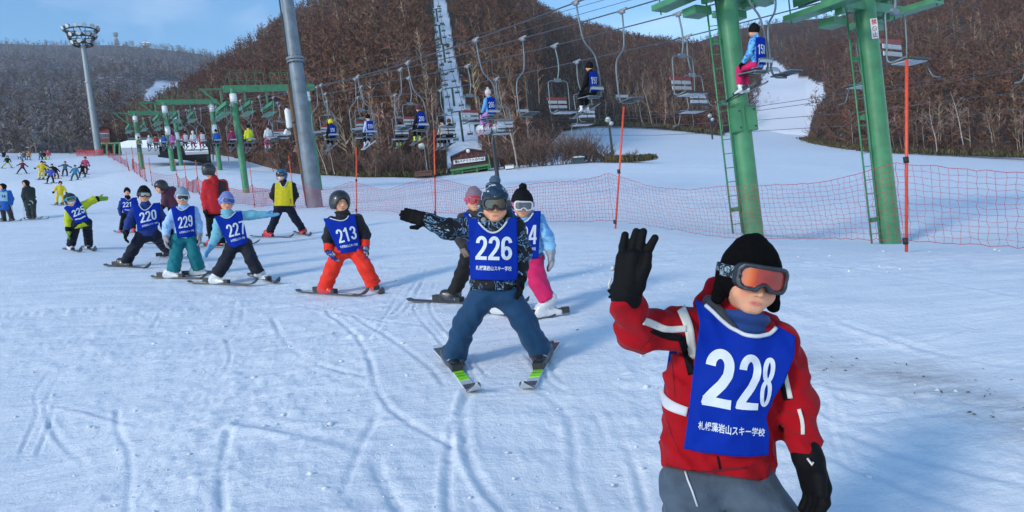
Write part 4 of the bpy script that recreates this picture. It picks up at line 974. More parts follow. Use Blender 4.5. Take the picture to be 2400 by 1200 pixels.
for i, (px, py, d, hpx, pale, lean, lb) in enumerate([
    (766, 405, 61, 105, True, -.18, 'pale birch leaning left, just right of the lamp mast'), (784, 404, 61, 85, True, -.06, 'slim pale birch, second right of the lamp mast'), (1213, 398, 61, 215, True, -.09, 'tall pale birch with spreading twigs right of the dark lamp post'), (1296, 300, 120, 110, True, .05, 'pale birch rising behind the bushes'),
    (1507, 292, 147, 92, True, .0, 'pale birch, left of the row above the far snow'), (1528, 290, 147, 128, True, -.02, 'tallest pale birch of the row above the far snow'), (1557, 291, 147, 105, True, .10, 'pale birch leaning right above the far snow'), (1583, 294, 146, 70, True, .0, 'short pale birch in the row above the far snow'), (1625, 300, 145, 84, True, .04, 'pale birch, right of the row above the far snow'),
    (2262, 358, 87, 158, True, -.05, 'forked pale birch standing clear at the foot of the right hill'), (2196, 352, 88, 130, True, -.12, 'leaning pale birch left of the forked one on the right'), (1998, 334, 105, 82, True, -.05, 'pale birch by the left edge of the right hill'), (1908, 318, 132, 70, False, .1, 'brown tree at the bend of the white ski run'), (2330, 362, 86, 110, True, .05, 'pale birch near the right picture edge'),
    (2140, 350, 92, 105, False, .0, 'brown tree right of the signed tower'), (1770, 292, 160, 60, False, .1, 'brown tree at the left edge of the white ski run'), (1826, 250, 205, 54, False, .0, 'dark bushy tree at the top bend of the ski run'), (880, 412, 60, 120, False, .05, 'brown tree in front of the wood left of the cut'), (1000, 410, 62, 120, False, -.1, 'brown tree at the left edge of the snowy cut'), (1160, 402, 64, 130, False, .1, 'brown tree right beside the red lift station'),
    (40, 358, 118, 120, False, .1, 'grey bare tree at the left edge behind the crest'), (110, 364, 112, 90, True, .2, 'pale crooked tree behind the crest'), (300, 345, 122, 70, False, .0, 'brown tree behind the far lift gantry'), (560, 372, 92, 100, False, .0, 'brown tree behind the nearest gantry')]):
    lone_tree(px, py, d, hpx, lb, 900 + i, pale, lean)
def shrub(px, py, d, hpx, label, seed):
    r = np.random.default_rng(seed); H = hpx * d / F; e = empty('bare_shrub', P(px, py, d)); V, T, off = [], [], 0
    for k in range(5):
        S = branch_tree(r, H * r.uniform(.8, 1.25), 'bush', 110); v, t, _ = seg_mesh([(a, b, max(ra, .012), rb, tn) for a, b, ra, rb, tn in S], r, (), 1.8); v[:, :2] += r.normal(0, H * .28, 2); V.append(v); T.append(t + off); off += len(v)
    obj('twigs', mesh_from('twigs', np.vstack(V), np.vstack(T), False), TWIG, e); st = MB()
    for k in range(4): a = r.normal(0, H * .15, 2); st.tube([(a[0], a[1], -.1), (a[0] * 2, a[1] * 2, H * .7)], [.04, .012], 5)
    st.build('stems', BARKB, e); return tag(e, label, 'shrub', 'bare shrubs beyond the far snow')
for i, (px, hpx) in enumerate([(1176, 60), (1206, 66), (1238, 82), (1262, 88), (1286, 92), (1310, 88), (1334, 84), (1360, 88), (1384, 80), (1400, 56), (1418, 34), (1478, 32)]):
    shrub(px, 396 - (px - 1176) * .045, 64, hpx, f'tangled brown bare shrub, {ORD[i]} from the left in the thicket before the far snow', 1200 + i)
for i, (px, py, d, hpx, w) in enumerate([(800, 414, 64, 62, 'right of the two leaning birches'), (845, 417, 63, 74, 'below the numbered riders'), (900, 419, 62, 82, 'left of the thin lamp post'), (945, 419, 62, 78, 'right of the thin lamp post'), (985, 414, 64, 60, 'left of the snowy cut'), (660, 402, 80, 70, 'left of the lamp mast'), (1790, 280, 178, 58, 'at the left side of the white ski run'), (1822, 254, 205, 40, 'at the upper bend of the ski run'), (1940, 322, 128, 56, 'on the inner corner of the right hill')]):
    shrub(px, py, d, hpx, 'rust-brown bare shrub ' + w, 1300 + i)
def conifer(px, py, d, hpx, label, seed):
    r = np.random.default_rng(seed); H = hpx * d / F; e = empty('conifer', P(px, py, d)); MB().tube([(0, 0, -.2), (0, 0, H)], [.09, .02], 6).build('trunk', BARKB, e); V, T = [], []
    for k in range(420):
        f = r.uniform(.08, 1) ** .8; th = r.uniform(0, 6.28); L = H * .30 * (1.04 - f) * r.uniform(.6, 1.1); a = np.array([0, 0, H * f]); b = a + np.array([math.cos(th) * L, math.sin(th) * L, -L * .35]); w = np.array([-math.sin(th), math.cos(th), 0]) * L * .22; n = len(V); V += [a, (a + b) / 2 + w, b, (a + b) / 2 - w]; T.append((n, n + 1, n + 2, n + 3))
    obj('crown', mesh_from('crown', V, np.array(T), False), mat('spruce_needles', (0.022, 0.034, 0.026), rough=.8, var=.3, scale=3), e); return tag(e, label, 'tree')
conifer(1574, 160, 258, 42, 'single dark spruce on the slope right of the long chair row', 1500)
# ------------------------------------------------------------------ bamboo grass along the foot of the woods
def grass():
    r = np.random.default_rng(77); V, T, C, n = [], [], [], 0
    for line, cnt, hgt, sp_ in (([(735, 411, 66), (860, 416, 61), (1000, 416, 61), (1050, 407, 64)], 2600, .55, 1.6), ([(1320, 302, 138), (1400, 293, 148), (1560, 300, 145), (1700, 318, 136)], 2600, 1.0, 3.0), ([(1888, 328, 132), (1930, 338, 120), (2060, 357, 92), (2250, 363, 87), (2420, 368, 82)], 4200, .75, 2.2), ([(1430, 378, 62), (1500, 377, 61), (1528, 374, 61)], 1300, .55, .8), ([(1768, 291, 166), (1834, 249, 212)], 700, .9, 2.0)):
        P3 = np.array([P(*q) for q in line]); s_ = np.r_[0, np.cumsum(np.linalg.norm(np.diff(P3, axis=0), axis=1))]; t = r.uniform(0, s_[-1], cnt)
        b = np.stack([np.interp(t, s_, P3[:, k]) for k in range(3)], 1); dy = np.abs(r.normal(0, sp_, cnt)); b[:, 1] += dy - .4; b[:, 0] += r.normal(0, .3, cnt); b[:, 2] += dy * .10 - .12
        th = r.uniform(0, 6.28, cnt); L = hgt * r.uniform(.5, 1.2, cnt); tip = b + np.stack([np.cos(th) * L * .5, np.sin(th) * L * .5, L], 1); w = np.stack([-np.sin(th), np.cos(th), np.zeros(cnt)], 1) * (L * .13)[:, None]; mid = (b + tip) / 2 + [0, 0, .1]
        v = np.stack([b, mid + w, tip, mid - w], 1).reshape(-1, 3); V.append(v); T.append(np.arange(cnt * 4).reshape(-1, 4) + n); n += cnt * 4
        c = np.array([(.10, .095, .035), (.16, .12, .055), (.07, .075, .03), (.18, .13, .07)])[r.integers(4, size=cnt)] * r.uniform(.7, 1.2, (cnt, 1)); C.append(np.repeat(c, 4, 0))
    o = obj('bamboo_grass', mesh_from('bamboo_grass', np.vstack(V), np.vstack(T), False, np.vstack(C)), WOODMAT); tag(o, 'olive brown bamboo grass fringing the foot of the woods', 'grass', kind='stuff')
grass()
# ================================================================== organic shapes
def smin(a, b, k):
    h = np.clip(0.5 + 0.5 * (b - a) / k, 0, 1); return b + (a - b) * h - k * h * (1 - h)
class Shape:
    """a smooth union of tapered limbs; keeps its bounds"""
    def __init__(s): s.ops = []; s.lo = np.full(3, 9e9); s.hi = np.full(3, -9e9); s.cuts = []; s.wr = None; s.add = []
    def cone(s, a, b, ra, rb, k=0.03, fr=None, sub=False):
        a, b = np.asarray(a, float), np.asarray(b, float); s.ops.append((a, b, ra, rb, k, fr, sub))
        if not sub:
            for p, r in ((a, ra), (b, rb)): s.lo = np.minimum(s.lo, p - r); s.hi = np.maximum(s.hi, p + r)
        return s
    def ell(s, c, R, rad, k=0.02, sub=False):
        """ellipsoid, rows of R are its axes"""
        s.ops.append((np.asarray(c, float), np.asarray(R, float), np.asarray(rad, float), None, k, 'ell', sub))
        if not sub: m = max(rad); s.lo = np.minimum(s.lo, c - m); s.hi = np.maximum(s.hi, np.asarray(c) + m)
        return s
    def cut(s, n, d): s.cuts.append((np.asarray(n, float), d)); return s       # keeps n.p > d
    def __call__(s, Q):
        d = None
        for a, b, ra, rb, k, fr, sub in s.ops:
            if isinstance(fr, str):
                q = (Q - a) @ b.T / ra; l = np.sqrt((q * q).sum(-1)); e = (l - 1) * l / (np.sqrt((q * q / (ra * ra)).sum(-1)) + 1e-9)
            else:
                if fr is not None:
                    R, fl = fr; q = Q @ R.T; A, B = R @ a, R @ b; q = q / [1, fl, 1]; A = A / [1, fl, 1]; B = B / [1, fl, 1]
                else: q, A, B = Q, a, b; fl = 1
                v = B - A; L2 = v @ v + 1e-12; t = np.clip(((q - A) @ v) / L2, 0, 1)
                w = q - A - t[:, None] * v; e = np.sqrt((w * w).sum(-1)) - (ra + t * (rb - ra))
                if fr is not None: e = e * (0.5 + 0.5 * fl)
            if d is None: d = e
            elif sub: d = -smin(-d, e, k)
            else: d = smin(d, e, k)
        if s.wr is not None:
            amp, fq, ph = s.wr; p = Q * fq
            m_ = .5 + .5 * np.sin(p[:, 0] * .55 + p[:, 1] * .4 + 1.3 * np.sin(p[:, 2] * .5 + ph)); f1 = np.abs(np.sin(p[:, 2] * .85 + p[:, 0] * .45 + 1.6 * np.sin(p[:, 0] * .7 + p[:, 1] * .6 + ph * 2))); f2 = np.abs(np.sin(p[:, 2] * .6 - p[:, 0] * .95 + 1.4 * np.sin(p[:, 2] * .8 + ph)))
            d = d + amp * (1.5 * m_ * (f1 - .6) + 1.3 * (1 - m_) * (f2 - .6) + .45 * np.sin(p[:, 2] * 2.3 + p[:, 0] * 1.1 + 2 * np.sin(p[:, 1] * 1.2 + ph)))
        for n, c in s.cuts: d = np.maximum(d, c - Q @ n)
        for f in s.add: d = f(Q, d)
        return d
def axis_pts(lo, hi, h, fine=None):
    """grid line positions, denser inside the fine interval"""
    if fine is None: return np.arange(lo - 2 * h, hi + 3 * h, h)
    a, b, hf = fine; x = []; t = lo - 2 * h
    while t < hi + 2 * h:
        x.append(t); t += hf if a - h < t < b else h
    return np.array(x + [t, t + h])
def surfnets(f, X, Y, Z):
    gx, gy, gz_ = np.meshgrid(X, Y, Z, indexing='ij'); sh = gx.shape
    Q = np.stack([gx.ravel(), gy.ravel(), gz_.ravel()], 1); S = np.empty(len(Q))
    for i in range(0, len(Q), 150000): S[i:i + 150000] = f(Q[i:i + 150000])
    S = S.reshape(sh); G = np.stack([gx, gy, gz_], -1); ins = S < 0
    nc = tuple(n - 1 for n in sh); acc = np.zeros(nc + (3,)); cnt = np.zeros(nc); faces = []
    idx = -np.ones(nc, np.int64); edges = []
    for ax in range(3):
        sl0 = [slice(None)] * 3; sl1 = [slice(None)] * 3; sl0[ax] = slice(0, -1); sl1[ax] = slice(1, None)
        a, b = S[tuple(sl0)], S[tuple(sl1)]; cr = (a < 0) != (b < 0)
        t = np.where(cr, a / np.where(cr, a - b, 1), 0)
        pt = (G[tuple(sl0)] * (1 - t)[..., None] + G[tuple(sl1)] * t[..., None]) * cr[..., None]
        o1, o2 = [k for k in range(3) if k != ax]
        for d1 in (0, 1):
            for d2 in (0, 1):
                sl = [slice(None)] * 3
                sl[o1] = slice(d1, d1 + nc[o1]); sl[o2] = slice(d2, d2 + nc[o2])
                acc += pt[tuple(sl)]; cnt += cr[tuple(sl)]
        edges.append((cr, a < 0, o1, o2))
    m = cnt > 0; idx[m] = np.arange(m.sum()); V = acc[m] / cnt[m][:, None]
    for ax, (cr, neg, o1, o2) in enumerate(edges):
        w = np.argwhere(cr); ok = (w[:, o1] > 0) & (w[:, o2] > 0) & (w[:, o1] < nc[o1]) & (w[:, o2] < nc[o2]); w = w[ok]
        if not len(w): continue
        ng = neg[tuple(w.T)]
        def c(d1, d2): q = w.copy(); q[:, o1] -= d1; q[:, o2] -= d2; return idx[tuple(q.T)]
        quad = np.stack([c(1, 1), c(0, 1), c(0, 0), c(1, 0)], 1)
        flip = ng if ax != 1 else ~ng
        quad = np.where(flip[:, None], quad, quad[:, ::-1]); faces.append(quad)
    Fq = np.vstack(faces) if faces else np.zeros((0, 4), int)
    Fq = Fq[(Fq >= 0).all(1)]
    if len(V):                                                    # settle on the surface
        e = 0.3 * min(np.diff(X).min(), np.diff(Z).min()); d0 = f(V); g = np.stack([f(V + np.eye(3)[i] * e) - d0 for i in range(3)], 1) / e
        st = -d0[:, None] * g / ((g * g).sum(1)[:, None] + 1e-6); n = np.linalg.norm(st, axis=1)[:, None]; mx = e * 2.0
        V = V + st * np.minimum(1, mx / (n + 1e-12))
    return V, Fq
def sdf_mesh(name, f, h, material, parent, lo=None, hi=None, colorf=None, fine=None):
    lo = f.lo if lo is None else lo; hi = f.hi if hi is None else hi
    ax = [axis_pts(lo[i], hi[i], h, None if fine is None else (fine[0][i], fine[1][i], fine[2])) for i in range(3)]
    V, Fq = surfnets(f, *ax)
    if not len(V): return None
    me = mesh_from(name, V, Fq, True, colorf(V) if colorf else None)
    return obj(name, me, material, parent)

# ------------------------------------------------------------------ cloth laid on a body
def resample(pts, n):
    pts = np.asarray(pts, float); d = np.r_[0, np.cumsum(np.linalg.norm(np.diff(pts, axis=0), axis=1))]; t = np.linspace(0, d[-1], n)
    return np.stack([np.interp(t, d, pts[:, i]) for i in range(pts.shape[1])], 1)
def smooth_line(pts, k=2):
    q = np.asarray(pts, float)
    for _ in range(k): q = np.vstack([q[:1]] + [np.stack([.75 * q[i] + .25 * q[i + 1], .25 * q[i] + .75 * q[i + 1]]) for i in range(len(q) - 1)] + [q[-1:]])
    return q
def coons(top, bottom, left, right, nu, nv):
    T, B, Lf, Rt = resample(top, nu), resample(bottom, nu), resample(left, nv), resample(right, nv)
    u = np.linspace(0, 1, nu)[:, None, None]; v = np.linspace(0, 1, nv)[None, :, None]
    return (1 - v) * T[:, None] + v * B[:, None] + (1 - u) * Lf[None] + u * Rt[None] - ((1 - u) * (1 - v) * T[0] + u * (1 - v) * T[-1] + (1 - u) * v * B[0] + u * v * B[-1])
def march(f, xz, y0, y1, steps=70):
    Q = np.stack([xz[:, 0], np.full(len(xz), y0), xz[:, 1]], 1); done = np.zeros(len(Q), bool)
    for _ in range(steps):
        d = f(Q); Q[:, 1] += np.where(done, 0, np.maximum(d * .8, .0008)); done |= (d < .0015) | (Q[:, 1] > y1)
    return Q[:, 1]
def drape(f, grid, off, ycap, iters=25, wob=0.0):
    """grid (nu,nv,2) of x,z in the panel's plane; returns 3-D points lying on f, coming from -y"""
    nu, nv, _ = grid.shape; y = march(f, grid.reshape(-1, 2), f.lo[1] - .08, ycap + .05).reshape(nu, nv)
    lim = np.minimum(y, ycap) - off; y = lim.copy()
    for _ in range(iters):
        p = np.pad(y, 1, mode='edge'); a = .25 * (p[:-2, 1:-1] + p[2:, 1:-1] + p[1:-1, :-2] + p[1:-1, 2:]); y = np.minimum(a, lim)
    if wob:
        gx, gz2 = grid[..., 0], grid[..., 1]; y = y - wob * (1 + .8 * np.abs(np.sin(gx * 17 + gz2 * 9 + 1.5 * np.sin(gz2 * 8))) + .7 * np.abs(np.sin(gx * 13 - gz2 * 15 + np.sin(gx * 9))) + .25 * np.sin(gz2 * 43 + gx * 31))
    return np.stack([grid[..., 0], y, grid[..., 1]], -1)
def sheet(name, G, material, parent, thick=.004):
    nu, nv, _ = G.shape; V = np.vstack([G.reshape(-1, 3), (G + [0, thick, 0]).reshape(-1, 3)]); n = nu * nv
    i = (np.arange(nu - 1)[:, None] * nv + np.arange(nv - 1)[None]).ravel()
    fr = np.stack([i, i + 1, i + nv + 1, i + nv], 1); bk = fr[:, ::-1] + n
    rim = []
    b = [(k, k + 1) for k in range(nv - 1)] + [((nu - 1) * nv + k + 1, (nu - 1) * nv + k) for k in range(nv - 1)] + [((k + 1) * nv, k * nv) for k in range(nu - 1)] + [(k * nv + nv - 1, (k + 1) * nv + nv - 1) for k in range(nu - 1)]
    for p, q in b: rim.append((q, p, p + n, q + n))
    return obj(name, mesh_from(name, V, np.vstack([fr, bk, np.array(rim)]), True), material, parent)
def bil(G, uv):
    nu, nv, _ = G.shape; u = np.clip(uv[:, 0], 0, 1) * (nu - 1.001); v = np.clip(uv[:, 1], 0, 1) * (nv - 1.001)
    i, j = u.astype(int), v.astype(int); a, b = (u - i)[:, None], (v - j)[:, None]
    return (G[i, j] * (1 - a) + G[i + 1, j] * a) * (1 - b) + (G[i, j + 1] * (1 - a) + G[i + 1, j + 1] * a) * b
def _arc(cx, cy, rx, ry, a0, a1, n=10): return [(cx + rx * math.cos(math.radians(a)), cy + ry * math.sin(math.radians(a))) for a in np.linspace(a0, a1, n)]
DIG = {'0': [_arc(.5, .68, .34, .22, 180, 0, 12) + _arc(.5, .32, .34, .22, 0, -180, 12) + [(.16, .5), (.16, .68)]],
       '1': [[(.1, .74), (.34, .80), (.5, .9)], [(.56, .98), (.56, .0)]],
       '2': [_arc(.5, .70, .34, .20, 185, -10, 14) + [(.80, .56), (.62, .40), (.36, .24), (.18, .12), (.14, .02)], [(.0, .08), (1.0, .08)]],
       '3': [_arc(.48, .71, .33, .20, 175, -70, 12) + [(.5, .53)], [(.42, .52), (.62, .50)] + _arc(.48, .30, .35, .21, 65, -175, 14)],
       '4': [[(.74, 0), (.74, .98)], [(.66, .95), (.10, .34)], [(0, .28), (1.0, .28)]],
       '5': [[(.92, .91), (.14, .91)], [(.2, .98), (.17, .5)], [(.17, .5), (.32, .58)] + _arc(.48, .33, .35, .24, 95, -170, 14)],
       '6': [_arc(.5, .30, .34, .21, 180, -180, 20), [(.16, .32), (.16, .62)] + _arc(.5, .70, .34, .20, 180, 5, 12)],
       '7': [[(.02, .91), (.98, .91)], [(.84, .86), (.60, .5), (.48, .24), (.44, .0)]],
       '8': [_arc(.5, .715, .31, .195, -90, 270, 20), _arc(.5, .295, .345, .215, 90, 450, 20)],
       '9': [_arc(.5, .70, .34, .21, 0, 360, 20), [(.84, .68), (.84, .38)] + _arc(.5, .30, .34, .20, 0, -175, 12)]}
DIG['0'] = [_arc(.5, .68, .34, .22, 180, 0, 12) + _arc(.5, .32, .34, .22, 0, -180, 12) + [(.16, .68)]]
def lay(G, xz):
    """depth of the cloth G under points of its picture plane"""
    g = G.reshape(-1, 3); out = np.empty(len(xz))
    for i in range(0, len(xz), 400):
        d2 = ((xz[i:i + 400, None] - g[None, :, [0, 2]]) ** 2).sum(-1); k = np.argpartition(d2, 4, axis=1)[:, :5]; dd = np.take_along_axis(d2, k, 1); w = 1 / (dd + 1e-6)
        out[i:i + 400] = (w * g[k][..., 1]).sum(1) / w.sum(1)
    return out
def quad_map(q, st):
    q = np.asarray(q, float); u, v = st[:, :1], st[:, 1:]        # v upward; q = top left, top right, bottom right, bottom left
    return (q[3] * (1 - u) + q[2] * u) * (1 - v) + (q[0] * (1 - u) + q[1] * u) * v
def split_quad(q, n, gap=.13):
    q = np.asarray(q, float); W = 1 / (n + gap * (n - 1)); return [quad_map(q, np.array([[i * W * (1 + gap), 1], [i * W * (1 + gap) + W, 1], [i * W * (1 + gap) + W, 0], [i * W * (1 + gap), 0]])) for i in range(n)]
def number_mesh(text, G, quads, off, thick=.31):
    """digits as flat strokes laid on the cloth, one four-cornered field per digit"""
    V, Fq = [], []
    if len(quads) != len(text): quads = split_quad(quads[0], len(text))
    for ch, q in zip(text, quads):
        q = np.asarray(q, float); wpx = np.linalg.norm(q[1] - q[0]) * .5 + np.linalg.norm(q[2] - q[3]) * .5; hpx = np.linalg.norm(q[0] - q[3]); tw = thick * wpx
        for si, line in enumerate(DIG[ch]):
            c = resample(np.array(line) * [wpx, hpx], max(8, 3 * len(line))); t = np.gradient(c, axis=0); t /= np.linalg.norm(t, axis=1)[:, None] + 1e-9
            nn = np.stack([-t[:, 1], t[:, 0]], 1); base = len(V); m = len(c)
            for k in (-.5, 0, .5):
                e = c + nn * tw * k; xz = quad_map(q, e / [wpx, hpx]); V += [(a_, y_ - off * (1 + .25 * si), b_) for (a_, b_), y_ in zip(xz, lay(G, xz))]
            for k in range(2):
                for i in range(m - 1): a_ = base + k * m + i; Fq.append((a_, a_ + m, a_ + m + 1, a_ + 1))
    return mesh_from('number', np.array(V), np.array(Fq), True)
_KANJI = {}
def kanji_mesh(text, G, quad, off):
    if text not in _KANJI:
        cu = bpy.data.curves.new('t', 'FONT'); cu.body = text; cu.size = 1; cu.offset = .018; cu.resolution_u = 2
        t = bpy.data.objects.new('t', cu); COL.objects.link(t); dg = bpy.context.evaluated_depsgraph_get(); me = bpy.data.meshes.new_from_object(t.evaluated_get(dg))
        bpy.data.objects.remove(t, do_unlink=True); bpy.data.curves.remove(cu)
        v = np.zeros(len(me.vertices) * 3); me.vertices.foreach_get('co', v); v = v.reshape(-1, 3)[:, :2]
        _KANJI[text] = ((v - v.min(0)) / (v.max(0) - v.min(0)), [tuple(p.vertices) for p in me.polygons]); bpy.data.meshes.remove(me)
    v, fc = _KANJI[text]; xz = quad_map(quad, v); p = np.stack([xz[:, 0], lay(G, xz) - off, xz[:, 1]], 1)
    return mesh_from('lettering', p, fc, False)
SCHOOL = '札幌藻岩山スキー学校'

# ------------------------------------------------------------------ clothing materials
def cloth(name, rgb, rough=0.75, bump=0.35, bscale=60, var=0.10, bdist=.006, sheen=.1, spec=.3):
    return mat('cloth_' + name, rgb if max(rgb) <= 1 else srgb(*rgb), rough=rough, var=var, scale=14, bump=bump, bscale=bscale, bdist=bdist, sheen=sheen, spec=spec)
def print_cloth(name, cols, scale=9, dist=3.0, stops=(.40, .47, .56)):
    if name in MATS: return MATS[name]
    m = bpy.data.materials.new(name); m.use_nodes = True; nt = m.node_tree; b = nt.nodes['Principled BSDF']; b.inputs['Roughness'].default_value = .7; b.inputs['Specular IOR Level'].default_value = .3
    tc = nt.nodes.new('ShaderNodeTexCoord'); n = nt.nodes.new('ShaderNodeTexNoise'); n.inputs['Scale'].default_value = scale; n.inputs['Detail'].default_value = 4; n.inputs['Distortion'].default_value = dist
    nt.links.new(tc.outputs['Object'], n.inputs['Vector']); r = nt.nodes.new('ShaderNodeValToRGB'); r.color_ramp.interpolation = 'CONSTANT'
    r.color_ramp.elements[0].color = (*srgb(*cols[0]), 1); r.color_ramp.elements[0].position = 0; r.color_ramp.elements[1].color = (*srgb(*cols[1]), 1); r.color_ramp.elements[1].position = stops[0]
    for c, p in zip(cols[2:], stops[1:]): e = r.color_ramp.elements.new(p); e.color = (*srgb(*c), 1)
    nt.links.new(n.outputs[0], r.inputs[0]); nt.links.new(r.outputs[0], b.inputs['Base Color']); MATS[name] = m
    n2 = nt.nodes.new('ShaderNodeTexNoise'); n2.inputs['Scale'].default_value = 60; nt.links.new(tc.outputs['Object'], n2.inputs['Vector'])
    bp = nt.nodes.new('ShaderNodeBump'); bp.inputs['Strength'].default_value = .35; bp.inputs['Distance'].default_value = .006; nt.links.new(n2.outputs[0], bp.inputs['Height']); nt.links.new(bp.outputs[0], b.inputs['Normal'])
    return m
SKIN = mat('skin', attr='Col', rough=.5, var=.04, scale=40, subsurface=.15, spec=.35)
BIB = cloth('bib_blue', (0.001, 0.024, 0.30), rough=.75, bump=.25, bscale=25, var=.06, bdist=.006, sheen=0.0, spec=.12)
PRINT = mat('white_print', (0.62, 0.67, 0.74), rough=.6, var=.05)
BLACKC = cloth('black', (0.0045, 0.0045, 0.0055), bump=.4, sheen=0.0, spec=.15); NAVY = cloth('navy', (0.007, 0.010, 0.024), sheen=.03, spec=.2); REDC = cloth('red', (178, 22, 34)); WHITEC = cloth('white', (0.6, 0.62, 0.65))
BOOTW = mat('boot_white', (0.62, 0.64, 0.67), rough=.35, coat=.3); BOOTR = mat('boot_red', srgb(205, 40, 30), rough=.35, coat=.3); BOOTK = mat('boot_black', (0.02, 0.02, 0.024), rough=.35, coat=.3)
GLASSD = mat('goggle_lens_dark', (0.02, 0.022, 0.03), rough=.08, spec=.8, var=.2)
SKIK = mat('ski_black', (0.03, 0.033, 0.04), rough=.3, coat=.4); SKIW = mat('ski_white', (0.55, 0.57, 0.6), rough=.3, coat=.4)
# ------------------------------------------------------------------ skis
def ski(tail, tip, top, short, which, w=.075, nose=None, nosel=.16, bind=.42, accent=None):
    """one ski lying on the snow from tail to tip (world points)"""
    tail, tip = np.array(tail), np.array(tip); Lh = np.linalg.norm(tip - tail); x = unit(tip - tail); zup = unit(np.array([0, 0, 1.0]) - x * x[2]); y = np.cross(zup, x)
    e = empty('ski', M=axes(x, y, zup, tail))
    def strip(s0, s1, n, dz, k=1.0):
        V = []; st = np.linspace(s0, s1, n)
        for s in st:
            f = s / Lh; hw = w / 2 * (1.0 - .28 * math.sin(math.pi * min(1, f / .95)))
            if f > .90: hw *= math.sqrt(max(0.02, 1 - ((f - .90) / .10) ** 2))
            if f < .02: hw *= .75
            z = .012 + dz + (max(0, f - .86) / .14) ** 2 * .085 * min(1, Lh) + (max(0, .05 - f) / .05) ** 2 * .015
            V += [(s, -hw * k, z), (s, hw * k, z), (s, hw * k, z + .012), (s, -hw * k, z + .012)]
        Fc = []
        for i in range(n - 1):
            for q in range(4): a, b = i * 4 + q, i * 4 + (q + 1) % 4; Fc.append((a, b, b + 4, a + 4))
        Fc += [(3, 2, 1, 0), ((n - 1) * 4, (n - 1) * 4 + 1, (n - 1) * 4 + 2, (n - 1) * 4 + 3)]
        return mesh_from('board', V, Fc, False)
    obj('board', strip(0, Lh, 26, 0), top, e)
    if nose is not None: obj('tip', strip(Lh * (1 - nosel), Lh * .999, 12, .0025, 1.02), nose, e)
    for s0, s1, m in (accent or []): obj('stripe', strip(Lh * s0, Lh * s1, 8, .004, .96), m, e)
    c = Lh * bind
    MB().box((c + .13, 0, .045), (.09, w * .8, .045)).build('toe_binding', DARKM, e); MB().box((c - .15, 0, .05), (.11, w * .75, .06)).build('heel_binding', DARKM, e)
    return tag(e, f'{which} ski under the {short}', 'ski', 'skis')
def stick(a, b, words, m=None, r=.008):
    a, b = np.array(a), np.array(b); e = empty('ski_pole', b)
    MB().tube([a - b, [0, 0, 0]], [r, r * .7], 7).build('shaft', m or STEEL, e, True); d = unit(a - b)
    MB().tube([a - b - d * .11, a - b + d * .01], r * 1.9, 7).build('grip', BLACKR, e, True); MB().tube([d * .06, d * .075], .035, 10).build('basket', BLACKR, e, True)
    return tag(e, words, 'ski pole', 'ski poles')
# ------------------------------------------------------------------ one person
def head_frame(yaw, pitch, roll):
    f = np.array([math.sin(yaw) * math.cos(pitch), -math.cos(yaw) * math.cos(pitch), math.sin(pitch)])
    up = np.array([math.sin(roll), 0, math.cos(roll)]); up = unit(up - f * (up @ f)); return np.stack([np.cross(up, f), f, up])   # rows: right, forward, up
def hand(shape, w, d, n, side, s, curl=.25, spread=.16, thumb=.9):
    """palm, four unequal bent fingers and a thumb; d along the hand, n out of the palm, side towards the thumb"""
    d, n = unit(d), unit(n); x = unit(np.cross(d, n)) * side; n = unit(np.cross(x, d)) * side if abs(n @ d) > .01 else n
    pal = w + d * .045 * s
    for k in (-.026, -.009, .009, .026): shape.cone(w + x * k * .7 * s + d * .005 * s, w + d * .078 * s + x * k * s, .021 * s, .018 * s, .012 * s)
    for i, (k, L) in enumerate(((.028, .066), (.010, .076), (-.009, .072), (-.027, .056))):
        a = w + d * .076 * s + x * k * s; dd = unit(d + x * k * 100 * spread * .06 + n * curl * .5); b = a + dd * L * .5 * s; c = b + unit(dd + n * curl * 1.6) * L * .5 * s
        shape.cone(a, b, .0135 * s, .0125 * s, .006 * s); shape.cone(b, c, .0125 * s, .0105 * s, .004 * s)
    a = w + d * .02 * s + x * .026 * s; b = a + unit(d * .55 + x * thumb + n * .35) * .042 * s; c = b + unit(d * .9 + x * thumb * .35 + n * .3) * .034 * s
    shape.cone(a, b, .018 * s, .0145 * s, .010 * s); shape.cone(b, c, .0145 * s, .0115 * s, .005 * s); return shape
LIPS, SKC = np.array(srgb(200, 112, 100)), np.array(srgb(224, 164, 130))
